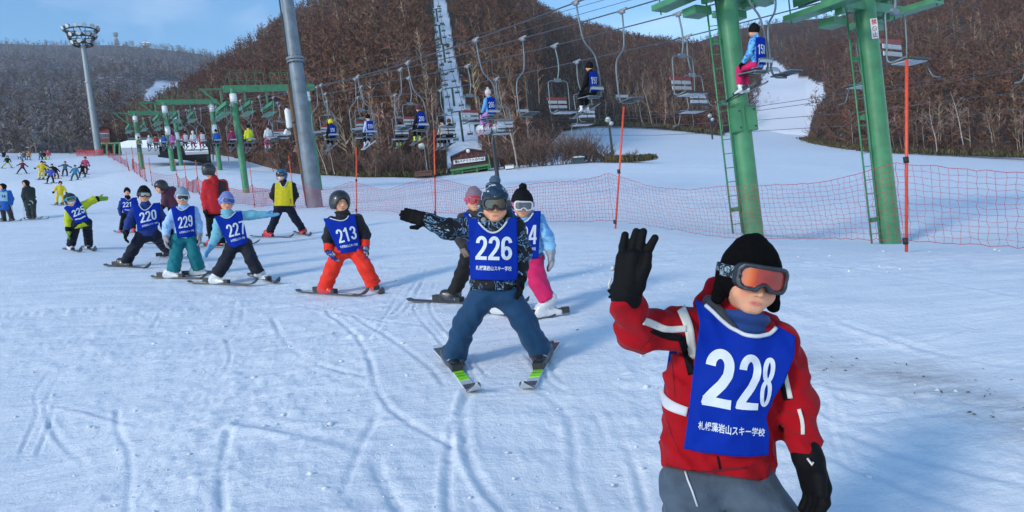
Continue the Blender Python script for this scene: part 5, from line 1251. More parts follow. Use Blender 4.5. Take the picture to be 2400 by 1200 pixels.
def person(J, sp, M):
    """J: joints in the person's own frame (x right, y away from the viewer, z up); sp: clothing"""
    s = sp.get('s', 1.0); h = sp['h']; e = empty('person', M=M); N3 = lambda v: np.asarray(v, float)
    J = {k: N3(v) for k, v in J.items()}
    pel = (J['hL'] + J['hR']) / 2; sh = (J['sL'] + J['sR']) / 2; ez = unit(sh - pel); ex = J['sR'] - J['sL']; ex = unit(ex - ez * (ex @ ez)); ey = np.cross(ez, ex); R = np.stack([ex, ey, ez])
    W = sp.get('W', np.linalg.norm(J['sR'] - J['sL']) / 2 + .012 * s); chest = sh + (pel - sh) * .28; fl = sp.get('flat', .68)
    HF = head_frame(*sp.get('face', (0, 0, 0))); C = J['head']; hs = sp.get('hs', s)
    neckb = sh + ez * .03 * s
    # clothes first: everything else is laid over them
    jk = Shape(); ph = sp.get('ph', 1.0)
    jk.cone(pel - ez * sp.get('hem', .0) * s, chest, W * sp.get('hipw', 1.0), W * .93, .03, (R, fl)).cone(J['sL'] * .88 + J['sR'] * .12 - ez * .012 * s, J['sR'] * .88 + J['sL'] * .12 - ez * .012 * s, .062 * s, .062 * s, .06 * s)
    ar = sp.get('arm', 1.0)
    for q in 'LR':
        jk.cone(J['s' + q], J['e' + q], .068 * s * ar, .058 * s * ar, .035 * s); jk.cone(J['e' + q], J['w' + q], .058 * s * ar, .046 * s * ar, .03 * s)
    jk.cone(sh, neckb + (C - neckb) * .30, .072 * s, .064 * s, .04 * s)
    for a_, b_, r1, r2 in sp.get('extra', []): jk.cone(a_, b_, r1, r2, .05)
    nh = unit(ez + sp.get('hemtilt', .15) * ey)
    jk.cut(nh, (pel - ez * (sp.get('hem', .0) * s + sp.get('hemcut', .012) * s)) @ nh)
    jk.wr = (sp.get('wr', .006) * s, 34 / s, ph)
    jko = sdf_mesh('jacket', jk, h, sp['jacket'], e)
    pt = Shape(); lw = sp.get('leg', 1.0) * sp.get('legk', .90)
    hr_ = sp.get('hipr', .082) * s; pt.cone(J['hL'], J['hR'], hr_, hr_, .03)
    for q in 'LR':
        pt.cone(J['h' + q], J['k' + q], hr_, .076 * s * lw, .022 * s); pt.cone(J['k' + q], J['a' + q], .074 * s * lw, sp.get('cuff', .072) * s * lw, .02 * s)
    for q in 'LR':
        pt.add.append(lambda Q, d_, A=J['a' + q], n=unit(J['a' + q] - J['k' + q]): np.where(((Q - A) ** 2).sum(1) < (.17 * s) ** 2, np.maximum(d_, (Q - A) @ n), d_))
    pt.wr = (.0062 * s, 30 / s, ph + 1); pants = sdf_mesh('trousers', pt, h, sp['pants'], e)
    # the body inside: one continuous surface with the face
    bd = Shape(); r = hs
    def hp(x, y, z): return C + (HF[0] * x + HF[1] * y + HF[2] * z) * r
    bd.ell(C + HF[2] * .012 * r - HF[1] * .008 * r, HF, N3((.076, .092, .098)) * r, .02)
    bd.ell(hp(0, .020, -.045), HF, N3((.066, .066, .064)) * r, .03 * r)
    bd.cone(hp(-.009, .062, -.084), hp(.009, .062, -.084), .022 * r, .022 * r, .03 * r)                       # chin
    for q in (-1, 1): bd.ell(hp(.042 * q, .056, -.044), HF, N3((.028, .022, .028)) * r, .022 * r)      # cheeks
    bd.cone(hp(0, .086, -.004), hp(0, .103, -.037), .008 * r, .0115 * r, .010 * r)                       # nose
    for q in (-1, 1):
        bd.cone(hp(.011 * q, .091, -.041), hp(.012 * q, .089, -.040), .0075 * r, .0075 * r, .006 * r)
        if h < .012: bd.cone(hp(.0065 * q, .100, -.050), hp(.0075 * q, .094, -.047), .0032 * r, .0032 * r, .003 * r, sub=True)
        bd.ell(hp(.031 * q, .095, .006), HF, N3((.017, .011, .011)) * r, .012 * r, sub=True)           # eye sockets
        bd.ell(hp(.031 * q, .079, .006), HF, N3((.015, .0095, .0085)) * r, .004 * r)
        bd.cone(hp(.080 * q, -.005, .014), hp(.080 * q, -.012, -.020), .012 * r, .009 * r, .01 * r)    # ears
    if h < .02:
        bd.cone(hp(-.018, .0815, -.0665), hp(.018, .0815, -.0665), .0042 * r, .0042 * r, .006 * r); bd.cone(hp(-.013, .081, -.0745), hp(.013, .081, -.0745), .0055 * r, .0055 * r, .006 * r)
        bd.cone(hp(-.023, .0865, -.0705), hp(.023, .0865, -.0705), .0016 * r, .0016 * r, .003 * r, sub=True)
    bd.cone(C - HF[2] * .05 * r - HF[1] * .02 * r, neckb, .040 * r, .044 * s, .03 * r); bd.cone(chest, pel + ez * .10 * s, W * .72, W * .6, .03, (R, fl * .85)); bd.cone(J['sL'], J['sR'], .04 * s, .04 * s, .03)
    for q in 'LR':
        bd.cone(J['s' + q], J['e' + q], .040 * s, .036 * s, .02); bd.cone(J['e' + q], J['w' + q], .034 * s, .026 * s, .02); bd.cone(J['h' + q], J['k' + q], .050 * s, .044 * s, .02); bd.cone(J['k' + q], J['a' + q], .046 * s, .036 * s, .02)
    def skin(V):
        q = (V - C) @ HF.T / r; c = np.tile(SKC, (len(V), 1))
        lip = np.exp(-((q[:, 0] / .0235) ** 4) - (((q[:, 2] + .0710) / (.0085 * np.sqrt(np.clip(1 - (q[:, 0] / .028) ** 2, .04, 1)))) ** 4)) * (q[:, 1] > .07); c = c * (1 - lip[:, None]) + LIPS * lip[:, None]
        bl = np.exp(-(((np.abs(q[:, 0]) - .044) / .022) ** 2) - ((q[:, 2] + .035) / .022) ** 2) * (q[:, 1] > .03) * .45; c = c * (1 - bl[:, None]) + np.array(srgb(214, 112, 92)) * bl[:, None]
        br = np.exp(-(((np.abs(q[:, 0]) - .032) / .017) ** 4) - ((q[:, 2] - .027) / .0045) ** 4) * (q[:, 1] > .05); c = c * (1 - br[:, None]) + .02 * br[:, None]
        ey_ = np.exp(-(((np.abs(q[:, 0]) - .031) / .013) ** 4) - ((q[:, 2] - .006) / .0048) ** 4) * (q[:, 1] > .06); return c * (1 - ey_[:, None]) + .03 * ey_[:, None]
    hh = sp.get('hh', h * .6); lo, hi = C - .125 * r, C + .125 * r
    sdf_mesh('body', bd, max(h * 1.8, .02), SKIN, e, colorf=skin, fine=(lo, hi, hh))
    # feet
    for q in 'LR':
        if 'f' + q not in J: continue
        fc, fd = J['f' + q], unit(J['d' + q]); up = sp['up']; A = J['a' + q]; b = Shape(); bs = s * sp.get('boot', .88)
        heel, toe = fc - fd * .085 * bs + up * .052 * bs, fc + fd * .115 * bs + up * .044 * bs
        b.cone(heel, toe, .050 * bs, .042 * bs, .02); ank = heel + fd * .03 * bs + up * .045 * bs; sh_ = unit(A - ank); top_ = ank + sh_ * min(.16 * bs, max(.05, np.linalg.norm(A - ank) + .03))
        b.cone(ank, top_, .055 * bs, .060 * bs, .03 * bs); b.cut(up, (fc + up * .012) @ up)
        bo = sdf_mesh('boot', b, h * .8, sp['boots'], e)
        if h < .016 and bo is not None:
            for f_, z_ in ((.25, .075), (.55, .068), (.85, .062)):
                p0 = heel + (toe - heel) * f_ + up * z_ * .55 * bs; sd = unit(np.cross(up, fd)); MB().tube([p0 - sd * .045 * bs, p0 + up * .012 * bs, p0 + sd * .045 * bs], .006 * bs, 5).build('buckle', sp.get('buckle', STEEL), bo, True)
    # hands
    for q, sd in (('L', 1), ('R', -1)):
        if sp.get('hand' + q) is None: continue
        hd = sp['hand' + q]; g = Shape(); hsz = sp.get('hands', 1.12) * .88 * s
        w0 = J['w' + q]; d = unit(hd.get('d', J['w' + q] - J['e' + q])); g.cone(w0 + d * .006 * s, w0 + d * .028 * s, .040 * s * hd.get('cuff', 1), .042 * s * hd.get('cuff', 1), .015 * s)
        if 'pts' in hd:
            for a, b2, ra, rb in hd['pts']: g.cone(N3(a), N3(b2), ra, rb, hd.get('k', .006))
        else: hand(g, w0 + d * .01 * s, d, hd.get('n', (0, -1, 0)), hd.get('side', sd), hsz, hd.get('curl', .3), hd.get('spread', .16), hd.get('thumb', .9))
        sdf_mesh('glove', g, max(.0045, h * .5), sp['gloves'], e)
    # headwear
    hat = sp.get('hat')
    if hat:
        k = hat['kind']; ht = Shape(); g_ = hat.get('g', 1.0)
        if k == 'helmet':
            ht.ell(C + HF[2] * .022 * r - HF[1] * .010 * r, HF, N3((.104, .118, .106)) * r * g_, .02); ht.ell(hp(0, -.01, -.03), HF, N3((.100, .10, .085)) * r * g_, .03)
            ht.ell(hp(0, .10, -.055), HF, N3((.070, .085, .098)) * r, .02 * r, sub=True); ht.cut(HF[2], C @ HF[2] - .082 * r)
        else:
            ht.ell(C + HF[2] * .020 * r - HF[1] * .010 * r, HF, N3((.090, .104, .108)) * r * g_, .02)
            if k == 'beanie': ht.cone(hp(-.03, -.0, .11), hp(.0, -.01, .125), .022 * r, .016 * r, .05 * r)
            if hat.get('flaps'):
                for q in (-1, 1): ht.cone(hp(.084 * q, -.012, -.005), hp(.092 * q + .004 * q, .004, -.078), .026 * r, .022 * r, .02 * r)
            ht.ell(hp(0, .105, -.062), HF, N3((.066, .075, .100)) * r, .012 * r, sub=True)
            nrm = unit(HF[2] - HF[1] * .25); lowc = -.10 if hat.get('flaps') else -.035
            ht.cut(nrm, C @ nrm + lowc * r); ht.wr = (.0012, 90, 1)
        ho = sdf_mesh('helmet' if k == 'helmet' else 'hat', ht, max(.005, hh), hat['mat'], e)
        if hat.get('pom'):
            pm = Shape(); c0 = hp(0, -.015, .155); pm.ell(c0, np.eye(3), N3((.036, .036, .034)) * r, .01); pm.wr = (.004, 180, 2); sdf_mesh('pompom', pm, max(.006, hh), hat.get('pommat', hat['mat']), ho)
        if hat.get('brim'):
            bm = Shape(); bm.ell(C + HF[2] * .020 * r - HF[1] * .010 * r, HF, N3((.097, .111, .112)) * r * g_, .02); bm.cut(HF[2], C @ HF[2] + .028 * r).cut(-HF[2], -(C @ HF[2] + .072 * r)); bm.ell(hp(0, .02, .02), HF, N3((.06, .06, .06)) * r, .01, sub=True)
            sdf_mesh('brim', bm, max(.006, hh), hat['brim'], ho)
    hair = sp.get('hair')
    if hair is not None:
        hr = Shape(); hr.ell(C + HF[2] * .016 * r - HF[1] * .006 * r, HF, N3((.081, .097, .102)) * r, .02); hr.ell(hp(0, .11, -.075), HF, N3((.058, .07, .10)) * r, .01 * r, sub=True); hr.cut(HF[2], C @ HF[2] - sp.get('hairl', .06) * r); hr.wr = (.002, 120, 3)
        sdf_mesh('hair', hr, max(.006, hh), hair, e)
    gg = sp.get('goggles')
    if gg:
        gz0 = gg.get('z', .010); cv = 4.2; gs = gg.get('size', 1.0)
        class Fr:                                                             # curved goggle frame in head axes
            def __init__(s_, hx, hz, y0, th, hole): s_.p = (hx, hz, y0, th, hole); s_.lo, s_.hi = C - .19 * r, C + .19 * r
            def __call__(s_, Q):
                hx, hz, y0, th, hole = s_.p; q = (Q - C) @ HF.T / r; x, z = q[:, 0], q[:, 2] - gz0; y = q[:, 1] + cv * x * x - y0
                def rb(hx, hz, hy, rad): a = np.stack([np.abs(x) - hx + rad, np.abs(z) - hz + rad], 1); d2 = np.linalg.norm(np.maximum(a, 0), axis=1) + np.minimum(a.max(1), 0) - rad; return np.maximum(d2, np.abs(y) - hy)
                d = rb(hx, hz, th, .028); nose = np.hypot(x / .020, (z + hz + .004) / .024) - 1; d = np.maximum(d, -nose * .02)
                if hole: d = np.maximum(d, -np.maximum(rb(hx - .013, hz - .012, 1, .022), -(np.hypot(x / .031, (z + hz + .002) / .030) - 1) * .025))
                return d * r * .6
        fo = sdf_mesh('goggles', Fr(.090 * gs, .045 * gs, .110, .019, True), max(.0042, hh * .8), gg['frame'], e)
        if fo is not None:
            sdf_mesh('lens', Fr(.081 * gs, .037 * gs, .108, .012, False), max(.0042, hh * .8), gg['lens'], fo)
            if hat:
                st = Shape(); base = ht
                st.lo, st.hi = C - .16 * r, C + .16 * r
                class Strap:
                    lo, hi = st.lo, st.hi
                    def __call__(s_, Q):
                        q = (Q - C) @ HF.T / r; nof = [o for o in base.ops if not o[6]]; b2 = Shape(); b2.ops = nof[:1]; d = b2(Q)
                        return np.maximum(np.maximum(np.abs(d - .004) - .0045, np.abs(q[:, 2] - gz0 - .004) * r - .020 * r), (q[:, 1] - .075) * r)
                sdf_mesh('strap', Strap(), max(.0045, hh), gg.get('strap', gg['frame']), fo)
    if sp.get('gaiter') is not None:
        ng = Shape(); a = C - HF[2] * .075 * r + HF[1] * .005 * r; b = neckb + ez * .0 + HF[1] * .01
        ng.cone(a, b, .072 * r, .080 * s, .03); ng.add.append(lambda Q, d: d + .004 * np.sin((Q @ HF[2]) * 150)); ng.cut(-unit(HF[2] - .35 * HF[1]), -(hp(0, .05, sp.get('gtop', -.098)) @ unit(HF[2] - .35 * HF[1])))
        sdf_mesh('neck_warmer', ng, max(.006, hh), sp['gaiter'], e)
    if sp.get('cuffs') is not None:
        for q in 'LR':
            cf = Shape(); d = unit(J['w' + q] - J['e' + q]); cf.cone(J['w' + q] - d * .05 * s, J['w' + q] - d * .012 * s, .054 * s, .053 * s, .01); sdf_mesh('cuff', cf, h, sp['cuffs'], e)
    if sp.get('mask') is not None:
        mk = Shape(); mk.ell(hp(0, .030, -.052), HF, N3((.064, .068, .048)) * r, .02); mk.cut(HF[1], C @ HF[1] + .015 * r); sdf_mesh('face_mask', mk, max(.006, hh), sp['mask'], e)
    if sp.get('hood') is not None:
        hd = Shape(); nb = neckb + ey * .05 * s; hd.cone(nb - ex * .075 * s, nb + ex * .075 * s, .048 * s, .048 * s, .03); hd.cone(nb - ex * .095 * s, nb - ex * .07 * s - ey * .09 * s, .036 * s, .026 * s, .03); hd.cone(nb + ex * .095 * s, nb + ex * .07 * s - ey * .09 * s, .036 * s, .026 * s, .03); hd.wr = (.003, 50, ph)
        sdf_mesh('hood', hd, h, sp['hood'], e)
    # bib
    bb = sp.get('bib'); G = None
    if bb:
        nu, nv = bb.get('n', (26, 30)); g2 = coons(bb['top'], bb['bottom'], bb['left'], bb['right'], nu, nv)
        off = bb.get('off', .012 * s); G = drape(jk, g2, off, sh[1] + bb.get('cap', .02), 30, bb.get('wob', .002))
        bo = sheet('bib', G, bb.get('mat', BIB), e)
        if bb.get('num'): obj('number', number_mesh(bb['num'], G, bb['nq'], max(.0025, h * .2), bb.get('thick', .31)), bb.get('nmat', PRINT), bo)
        if bb.get('text'): obj('lettering', kanji_mesh(bb['text'], G, bb['tq'], max(.003, h * .22)), bb.get('nmat', PRINT), bo)
        if bb.get('line'): a0, a1, v_ = bb['line']; q = bil(G, np.stack([np.linspace(a0, a1, 14), np.full(14, v_)], 1)) - [0, .003, 0]; MB().tube(q, .011 * s, 4).build('lettering', PRINT, bo)
        if bb.get('piping'):
            q = bil(G, np.stack([np.linspace(bb['piping'][0], bb['piping'][1], 26), np.zeros(26)], 1)) - [0, .003, 0]; MB().tube(q, .006 * s, 6).build('piping', WHITEC, bo, True)
    sp['_jk'] = jk; sp['_e'] = e; sp['_G'] = G; sp['_pt'] = pt
    return e
class Frame:
    """a person's own axes, square to the line of sight, with the origin on the snow"""
    def __init__(s, px, py, d=None):
        s.B = hit(px, py, 130) if d is None else P(px, py, d); s.w = unit((s.B - CAM) * [1, 1, 0]); s.a = unit(RIGHT - s.w * (RIGHT @ s.w)); s.b = np.cross(s.a, s.w)
        s.M = axes(s.a, s.w, s.b, s.B); s.up = s.dirn([0, 0, 1.0]); s.mpp = np.linalg.norm(s.B - CAM) / F
    def dirn(s, v): v = np.asarray(v, float); return np.array([v @ s.a, v @ s.w, v @ s.b])
    def loc(s, p): return s.dirn(np.asarray(p) - s.B)
    def pt(s, px, py, y=0.0):
        r = ray(px, py); t = ((s.B - CAM) @ s.w + y) / (r @ s.w); return s.loc(CAM + r * t)
    def xz(s, pts, y=0.0): return np.array([s.pt(px, py, y)[[0, 2]] for px, py in pts])
def bib_px(fr, TL, TR, BL, BR, N, nw, num, nq, tq=None, y=-.1, **kw):
    """bib outline from pixels: corners, lowest point of the neckline, half width of the neck opening, fields of the number and the lettering"""
    d = np.array(TR, float) - np.array(TL, float); mid = (np.array(TL) + np.array(TR)) / 2; un = unit(d)
    nl, nr = mid - un * nw, mid + un * nw; N = np.array(N, float)
    top = np.vstack([[TL], smooth_line([nl, (nl + N) / 2 + (N - mid) * .22, N, (nr + N) / 2 + (N - mid) * .22, nr], 2), [TR]])
    if not isinstance(nq[0][0], (tuple, list)): nq = [nq]
    b = dict(top=fr.xz(top, y), bottom=fr.xz([BL, BR], y), left=fr.xz([TL, BL], y), right=fr.xz([TR, BR], y), num=num, nq=[fr.xz(q, y) for q in nq], piping=(.2, .8))
    if tq: b['text'] = SCHOOL; b['tq'] = fr.xz(tq, y)
    b.update(kw); return b
def ribbon(sp, fr, pts, wpx, material, name='stripe', y=-.1, off=.005, ws=None):
    """a strip of cloth sewn on the jacket, from a pixel polyline"""
    q = resample(smooth_line(pts, 1), 16); t = np.gradient(q, axis=0); t /= np.linalg.norm(t, axis=1)[:, None]; n = np.stack([-t[:, 1], t[:, 0]], 1)
    g = np.stack([fr.xz(q + n * wpx * k, y) for k in (-.5, -.17, .17, .5)], 1)
    return sheet(name, drape(sp['_jk'], g, off, sp.get('ycap', .12), 2), material, sp['_e'], .003)
# ================================================================== the people
def skier(short, label, base, j, skis, sp, ski_mats=(None,), group=None, bib=None, d=None):
    """j: joints as pixels (x, y[, depth]); skis: side -> (tail pixel, tip pixel, where the boot stands)"""
    fr = Frame(*base, d); J = {}
    sp['up'] = fr.up
    n_sk = 0
    for q, (tail, tip, t) in skis.items():
        a, b = hit(*tail, 140), hit(*tip, 140)
        if d is not None and d > 60: a, b = P(*tail, d), P(*tip, d)
        f = a + (b - a) * t; J['f' + q] = fr.loc(f); J['d' + q] = fr.dirn(b - a)
        side = {'L': 'left-hand', 'R': 'right-hand'}[q]
        ski(a, b, ski_mats[0] or SKIK, short, side, w=sp.get('skiw', .075), nose=ski_mats[1] if len(ski_mats) > 1 else None, bind=t, accent=ski_mats[2] if len(ski_mats) > 2 else None, nosel=sp.get('nosel', .16))
    for k, v in j.items():
        y = v[2] if len(v) > 2 else 0.0
        if len(v) == 2 and k[0] in 'ak' and 'f' + k[1] in J: y = J['f' + k[1]][1] * (1.0 if k[0] == 'a' else .55) - (.0 if k[0] == 'a' else .04)
        J[k] = fr.pt(v[0], v[1], y)
    if bib: sp['bib'] = bib(fr)
    e = person(J, sp, fr.M); tag(e, label, 'person', group or 'ski pupils and instructors'); return e, fr, J
FLAT = dict(curl=.2)
# ---- the waving child in front
def waving_child():
    fr = Frame(1720, 1495); J = {}
    for k, v in dict(head=(1757, 653, -.03), sL=(1642, 768, .0), sR=(1822, 812, .03), eL=(1496, 776, -.10), wL=(1468, 702, -.20), eR=(1866, 945, .02), wR=(1886, 1048, -.03), hL=(1616, 1130, .03), hR=(1744, 1124, .05),
                     kL=(1640, 1300, -.03), kR=(1830, 1285, -.06), aL=(1640, 1440, 0), aR=(1840, 1420, 0)).items(): J[k] = fr.pt(*v)
    for q_, dr in (('L', (-.15, -1, 0)), ('R', (.2, -1, 0))):
        w_ = fr.M @ Vector(J['a' + q_]); J['f' + q_] = fr.loc((w_[0], w_[1] - .04, gz(w_[0], w_[1] - .04))); J['d' + q_] = fr.dirn(dr)
    hy = -.23; m = fr.mpp
    def hp(a, b, ra, rb, ya=0, yb=0): return (fr.pt(*a, hy + ya), fr.pt(*b, hy + yb), ra, rb)
    pts = [hp((1460, 668), (1464, 606), .030, .026), hp((1490, 668), (1502, 606), .030, .026), hp((1476, 664), (1484, 604), .031, .027, -.006, -.006),
           hp((1459, 604), (1460, 578), .0132, .0126), hp((1460, 578), (1465, 551), .0125, .0112, 0, .008),
           hp((1479, 598), (1484, 568), .0132, .0126), hp((1484, 568), (1491, 543), .0125, .0112, 0, .006),
           hp((1497, 597), (1502, 568), .0132, .0126), hp((1502, 568), (1508, 543), .0125, .0112, 0, .006),
           hp((1513, 604), (1523, 579), .0132, .0126), hp((1523, 579), (1535, 558), .0125, .0112, 0, -.004),
           hp((1500, 652), (1513, 624), .021, .018, -.012, -.024), hp((1513, 624), (1519, 598), .0165, .0125, -.024, -.030)]
    sp = dict(s=1.05, hs=.93, h=.0095, hh=.0048, W=.165, flat=.72, hemtilt=.42, extra=[(fr.pt(1615, 1080, .0), fr.pt(1618, 885, .02), .082, .080)], face=(.30, -.03, .17), jacket=cloth('fire_red', (160, 10, 24), bump=.5, bscale=26, bdist=.012, rough=.85, spec=.15, sheen=.05), pants=cloth('slate_grey', (70, 84, 98), bump=.6, bscale=22, var=.22, bdist=.012), boots=BOOTK, gloves=BLACKC,
              leg=1.32, legk=1.0, hipr=.088, hem=-.02, hemcut=.0, hipw=1.06, arm=1.0, wr=.0080, up=fr.up, hat=dict(kind='beanie', mat=cloth('black_fleece', (0.0035, 0.0035, 0.004), bump=.6, bscale=190, bdist=.004, rough=.95, sheen=0.0, spec=.08), flaps=True, g=1.09),
              goggles=dict(frame=mat('goggle_frame', (0.02, 0.026, 0.036), rough=.38), lens=mat('goggle_lens_orange', srgb(176, 52, 26), rough=.07, spec=.7, var=.35, scale=9, coat=.6), strap=print_cloth('strap_print', [(20, 34, 44), (150, 170, 180), (30, 44, 56)], 40, 1.5, (.5, .56)), z=.012, size=.95),
              gaiter=cloth('gaiter_blue', (24, 58, 118), bump=.3, bscale=120, bdist=.003), hood=cloth('fire_red', (172, 16, 30)), handL=dict(d=(fr.pt(1468, 660, hy) - J['wL']), pts=pts, k=.004, cuff=1.1), handR=dict(d=fr.pt(1915, 1150, -.05) - J['wR'], n=(-.55, -.3, -.1), side=-1, curl=.55, thumb=.5, spread=.04, cuff=1.05), hands=1.5, ph=2.2)
    X = lambda p: fr.xz(p, -.12)
    top = [(1630, 708), (1652, 718), (1672, 734), (1690, 752), (1712, 770), (1745, 786), (1780, 791), (1808, 788), (1822, 778), (1828, 770), (1842, 779), (1872, 797)]
    left = [(1630, 708), (1640, 760), (1634, 800), (1622, 900), (1612, 985), (1602, 1054)]; right = [(1872, 797), (1868, 838), (1846, 895), (1816, 943), (1799, 984), (1806, 1025), (1806, 1079)]
    sp['bib'] = dict(top=X(top), left=X(left), right=X(right), bottom=X([(1602, 1054), (1700, 1068), (1806, 1079)]), n=(48, 52), off=.014, cap=.0, wob=.008, num='228', piping=(.10, .80),
                     nq=[X([(1661, 813), (1724, 822), (1712, 960), (1645, 949)]), X([(1739, 823), (1788, 832), (1777, 967), (1725, 960)]), X([(1794, 834), (1826, 838), (1803, 966), (1779, 962)])], text=SCHOOL, tq=X([(1637, 985), (1796, 1010), (1794, 1031), (1636, 1006)]), thick=.36)
    e = person(J, sp, fr.M); tag(e, 'child in red jacket and blue bib 228 waving a black-gloved hand in the foreground', 'person', 'ski pupils and instructors')
    cream = cloth('reflective_white', (0.62, 0.60, 0.55), bump=.2)
    ribbon(sp, fr, [(1596, 726), (1606, 745), (1614, 765), (1620, 800), (1625, 850)], 21, cream, 'shoulder_stripe'); ribbon(sp, fr, [(1514, 742), (1540, 758), (1566, 770), (1610, 770)], 15, cream, 'sleeve_stripe')
    ribbon(sp, fr, [(1532, 763), (1562, 786), (1598, 792)], 17, BLACKC, 'sleeve_stripe', off=.003); ribbon(sp, fr, [(1597, 790), (1609, 835), (1621, 884)], 17, BLACKC, 'shoulder_stripe', off=.003)
    ribbon(sp, fr, [(1846, 884), (1852, 915), (1858, 944)], 12, cream, 'sleeve_stripe'); ribbon(sp, fr, [(1838, 902), (1844, 928), (1850, 950)], 14, BLACKC, 'sleeve_stripe', off=.003)
    ribbon(sp, fr, [(1541, 950), (1575, 962), (1611, 970)], 22, WHITEC, 'bib_strap', off=.007); ribbon(sp, fr, [(1558, 1102), (1620, 1108), (1690, 1106), (1750, 1100)], 4, cloth('dark_red', (96, 10, 20)), 'hem_seam', off=.004)
    col = Shape(); col.cone(fr.pt(1662, 706, -.01), fr.pt(1688, 736, -.06), .020, .017, .01).cone(fr.pt(1688, 736, -.06), fr.pt(1718, 768, -.085), .017, .012, .01); sdf_mesh('collar', col, .007, cloth('collar_grey', (52, 58, 66)), e)
    hd = Shape(); hd.cone(fr.pt(1650, 712, .04), fr.pt(1676, 672, .06), .030, .026, .02).cone(fr.pt(1676, 672, .06), fr.pt(1760, 690, .10), .026, .04, .03).cone(fr.pt(1650, 712, .04), fr.pt(1690, 748, -.05), .028, .016, .02); hd.wr = (.003, 60, 1); sdf_mesh('hood_edge', hd, .008, cloth('fire_red', (172, 16, 30)), e)
    seam = cloth('seam_red', (132, 10, 22))
    for q_ in ([(1440, 742), (1462, 752), (1486, 748)], [(1500, 812), (1520, 790), (1532, 765)], [(1562, 1000), (1572, 1030), (1590, 1062)], [(1570, 855), (1578, 900), (1580, 945)], [(1828, 985), (1850, 978), (1874, 984)], [(1850, 1020), (1868, 1026), (1888, 1020)]): ribbon(sp, fr, q_, 2.2, seam, 'seam', off=.0022)
    ribbon(sp, fr, [(1682, 1072), (1686, 1090), (1689, 1108)], 5, BLACKC, 'zip', off=.004); ribbon(sp, fr, [(1878, 968), (1886, 1000), (1886, 1026)], 9, cream, 'sleeve_panel')
    # glove hardware, back panel of the bib, piping on the trouser leg
    wh = mat('white_clip', (0.6, 0.6, 0.58), rough=.4)
    MB().tube([fr.pt(1432, 652, -.23), fr.pt(1427, 668, -.23), fr.pt(1430, 680, -.22)], .004, 6).tube([fr.pt(1440, 624, -.22), fr.pt(1434, 632, -.23)], .006, 6).build('glove_clip', wh, e, True)
    MB().tube([fr.pt(1426, 680, -.23), fr.pt(1434, 690, -.22), fr.pt(1428, 697, -.23)], .0045, 6).build('cord', BLACKC, e, True)
    MB().tube([fr.pt(1892, 1074, -.10), fr.pt(1904, 1090, -.11), fr.pt(1906, 1083, -.11)], .0035, 6).build('glove_clip', wh, e, True)
    pl = np.array([fr.pt(*q) for q in ((1605, 1125, -.135), (1612, 1150, -.155), (1624, 1180, -.165), (1636, 1215, -.17))])
    xz = pl[:, [0, 2]]; yy = march(sp['_pt'], xz, -.4, .2); MB().tube(np.stack([xz[:, 0], yy - .003, xz[:, 1]], 1), .0035, 6).build('trouser_piping', WHITEC, e, True)
    g2 = coons(X([(1566, 850), (1600, 840)]), X([(1549, 1030), (1600, 1030)]), X([(1566, 850), (1551, 950), (1549, 1030)]), X([(1600, 840), (1600, 1030)]), 8, 14)
    gb = np.stack([g2[..., 0], np.full(g2.shape[:2], .10), g2[..., 1]], -1); sheet('bib_back', gb, BIB, e)
    return e
waving_child()
# ---- 226
LIME = mat('ski_lime', srgb(150, 235, 40), rough=.35, coat=.4); CHK = mat('ski_print', (0.10, 0.10, 0.11), rough=.3, coat=.4)
skier('child in teal trousers with an outstretched arm', 'child in blue bib 226 and teal trousers stretching one arm out sideways', (1165, 868),
      dict(head=(1160, 480, -.02), sL=(1118, 532), sR=(1205, 532), eL=(1050, 537, -.03), wL=(1003, 516, -.06), eR=(1222, 590, .0), wR=(1218, 640, -.03), hL=(1134, 690), hR=(1186, 690), kL=(1088, 762), kR=(1228, 752), aL=(1064, 838), aR=(1268, 828)),
      dict(L=((1026, 820), (1121, 938), .40), R=((1302, 808), (1231, 932), .40)),
      dict(s=1.06, hs=.98, h=.013, hh=.007, W=.162, face=(.0, -.02, .0), jacket=print_cloth('graffiti_black', [(14, 16, 22), (150, 190, 215), (30, 60, 110), (14, 16, 22)], 7, 4.0, (.53, .55, .585)), pants=cloth('teal_navy', (14, 58, 92), bump=.6, bscale=22, bdist=.012), boots=BOOTK, gloves=BLACKC, leg=1.05, hem=-.01, hemcut=-.01, cuff=.078,
           hat=dict(kind='beanie', mat=print_cloth('knit_print', [(28, 48, 66), (36, 62, 84), (190, 200, 210), (28, 48, 66)], 14, 1.0, (.45, .585, .64)), pom=True, pommat=cloth('pom_grey', (70, 90, 110), bump=.8, bscale=140), flaps=True, g=1.06), goggles=dict(frame=mat('goggle_black', (0.02, 0.02, 0.025), rough=.4), lens=GLASSD, z=.004, size=.9), hood=cloth('grey_lining', (130, 138, 146)),
           handL=dict(d=(-1, 0, .25), n=(0, -1, .2), side=-1, curl=.1, spread=.2), handR=dict(d=(.1, -.2, -1), n=(-1, 0, 0), side=-1, curl=.5), hands=1.12, skiw=.085, nosel=.11, ph=.4),
      (SKIW, SKIK, [(.04, .30, SKIK), (.52, .72, LIME), (.30, .40, LIME), (.60, .615, CHK), (.64, .655, CHK), (.80, .87, CHK)]),
      bib=lambda fr: bib_px(fr, (1097, 512), (1212, 510), (1102, 655), (1214, 658), (1156, 548), 40, '226', [(1116, 551), (1201, 553), (1200, 611), (1114, 609)], [(1115, 622), (1199, 624), (1199, 635), (1115, 633)], n=(30, 34), wob=.002))
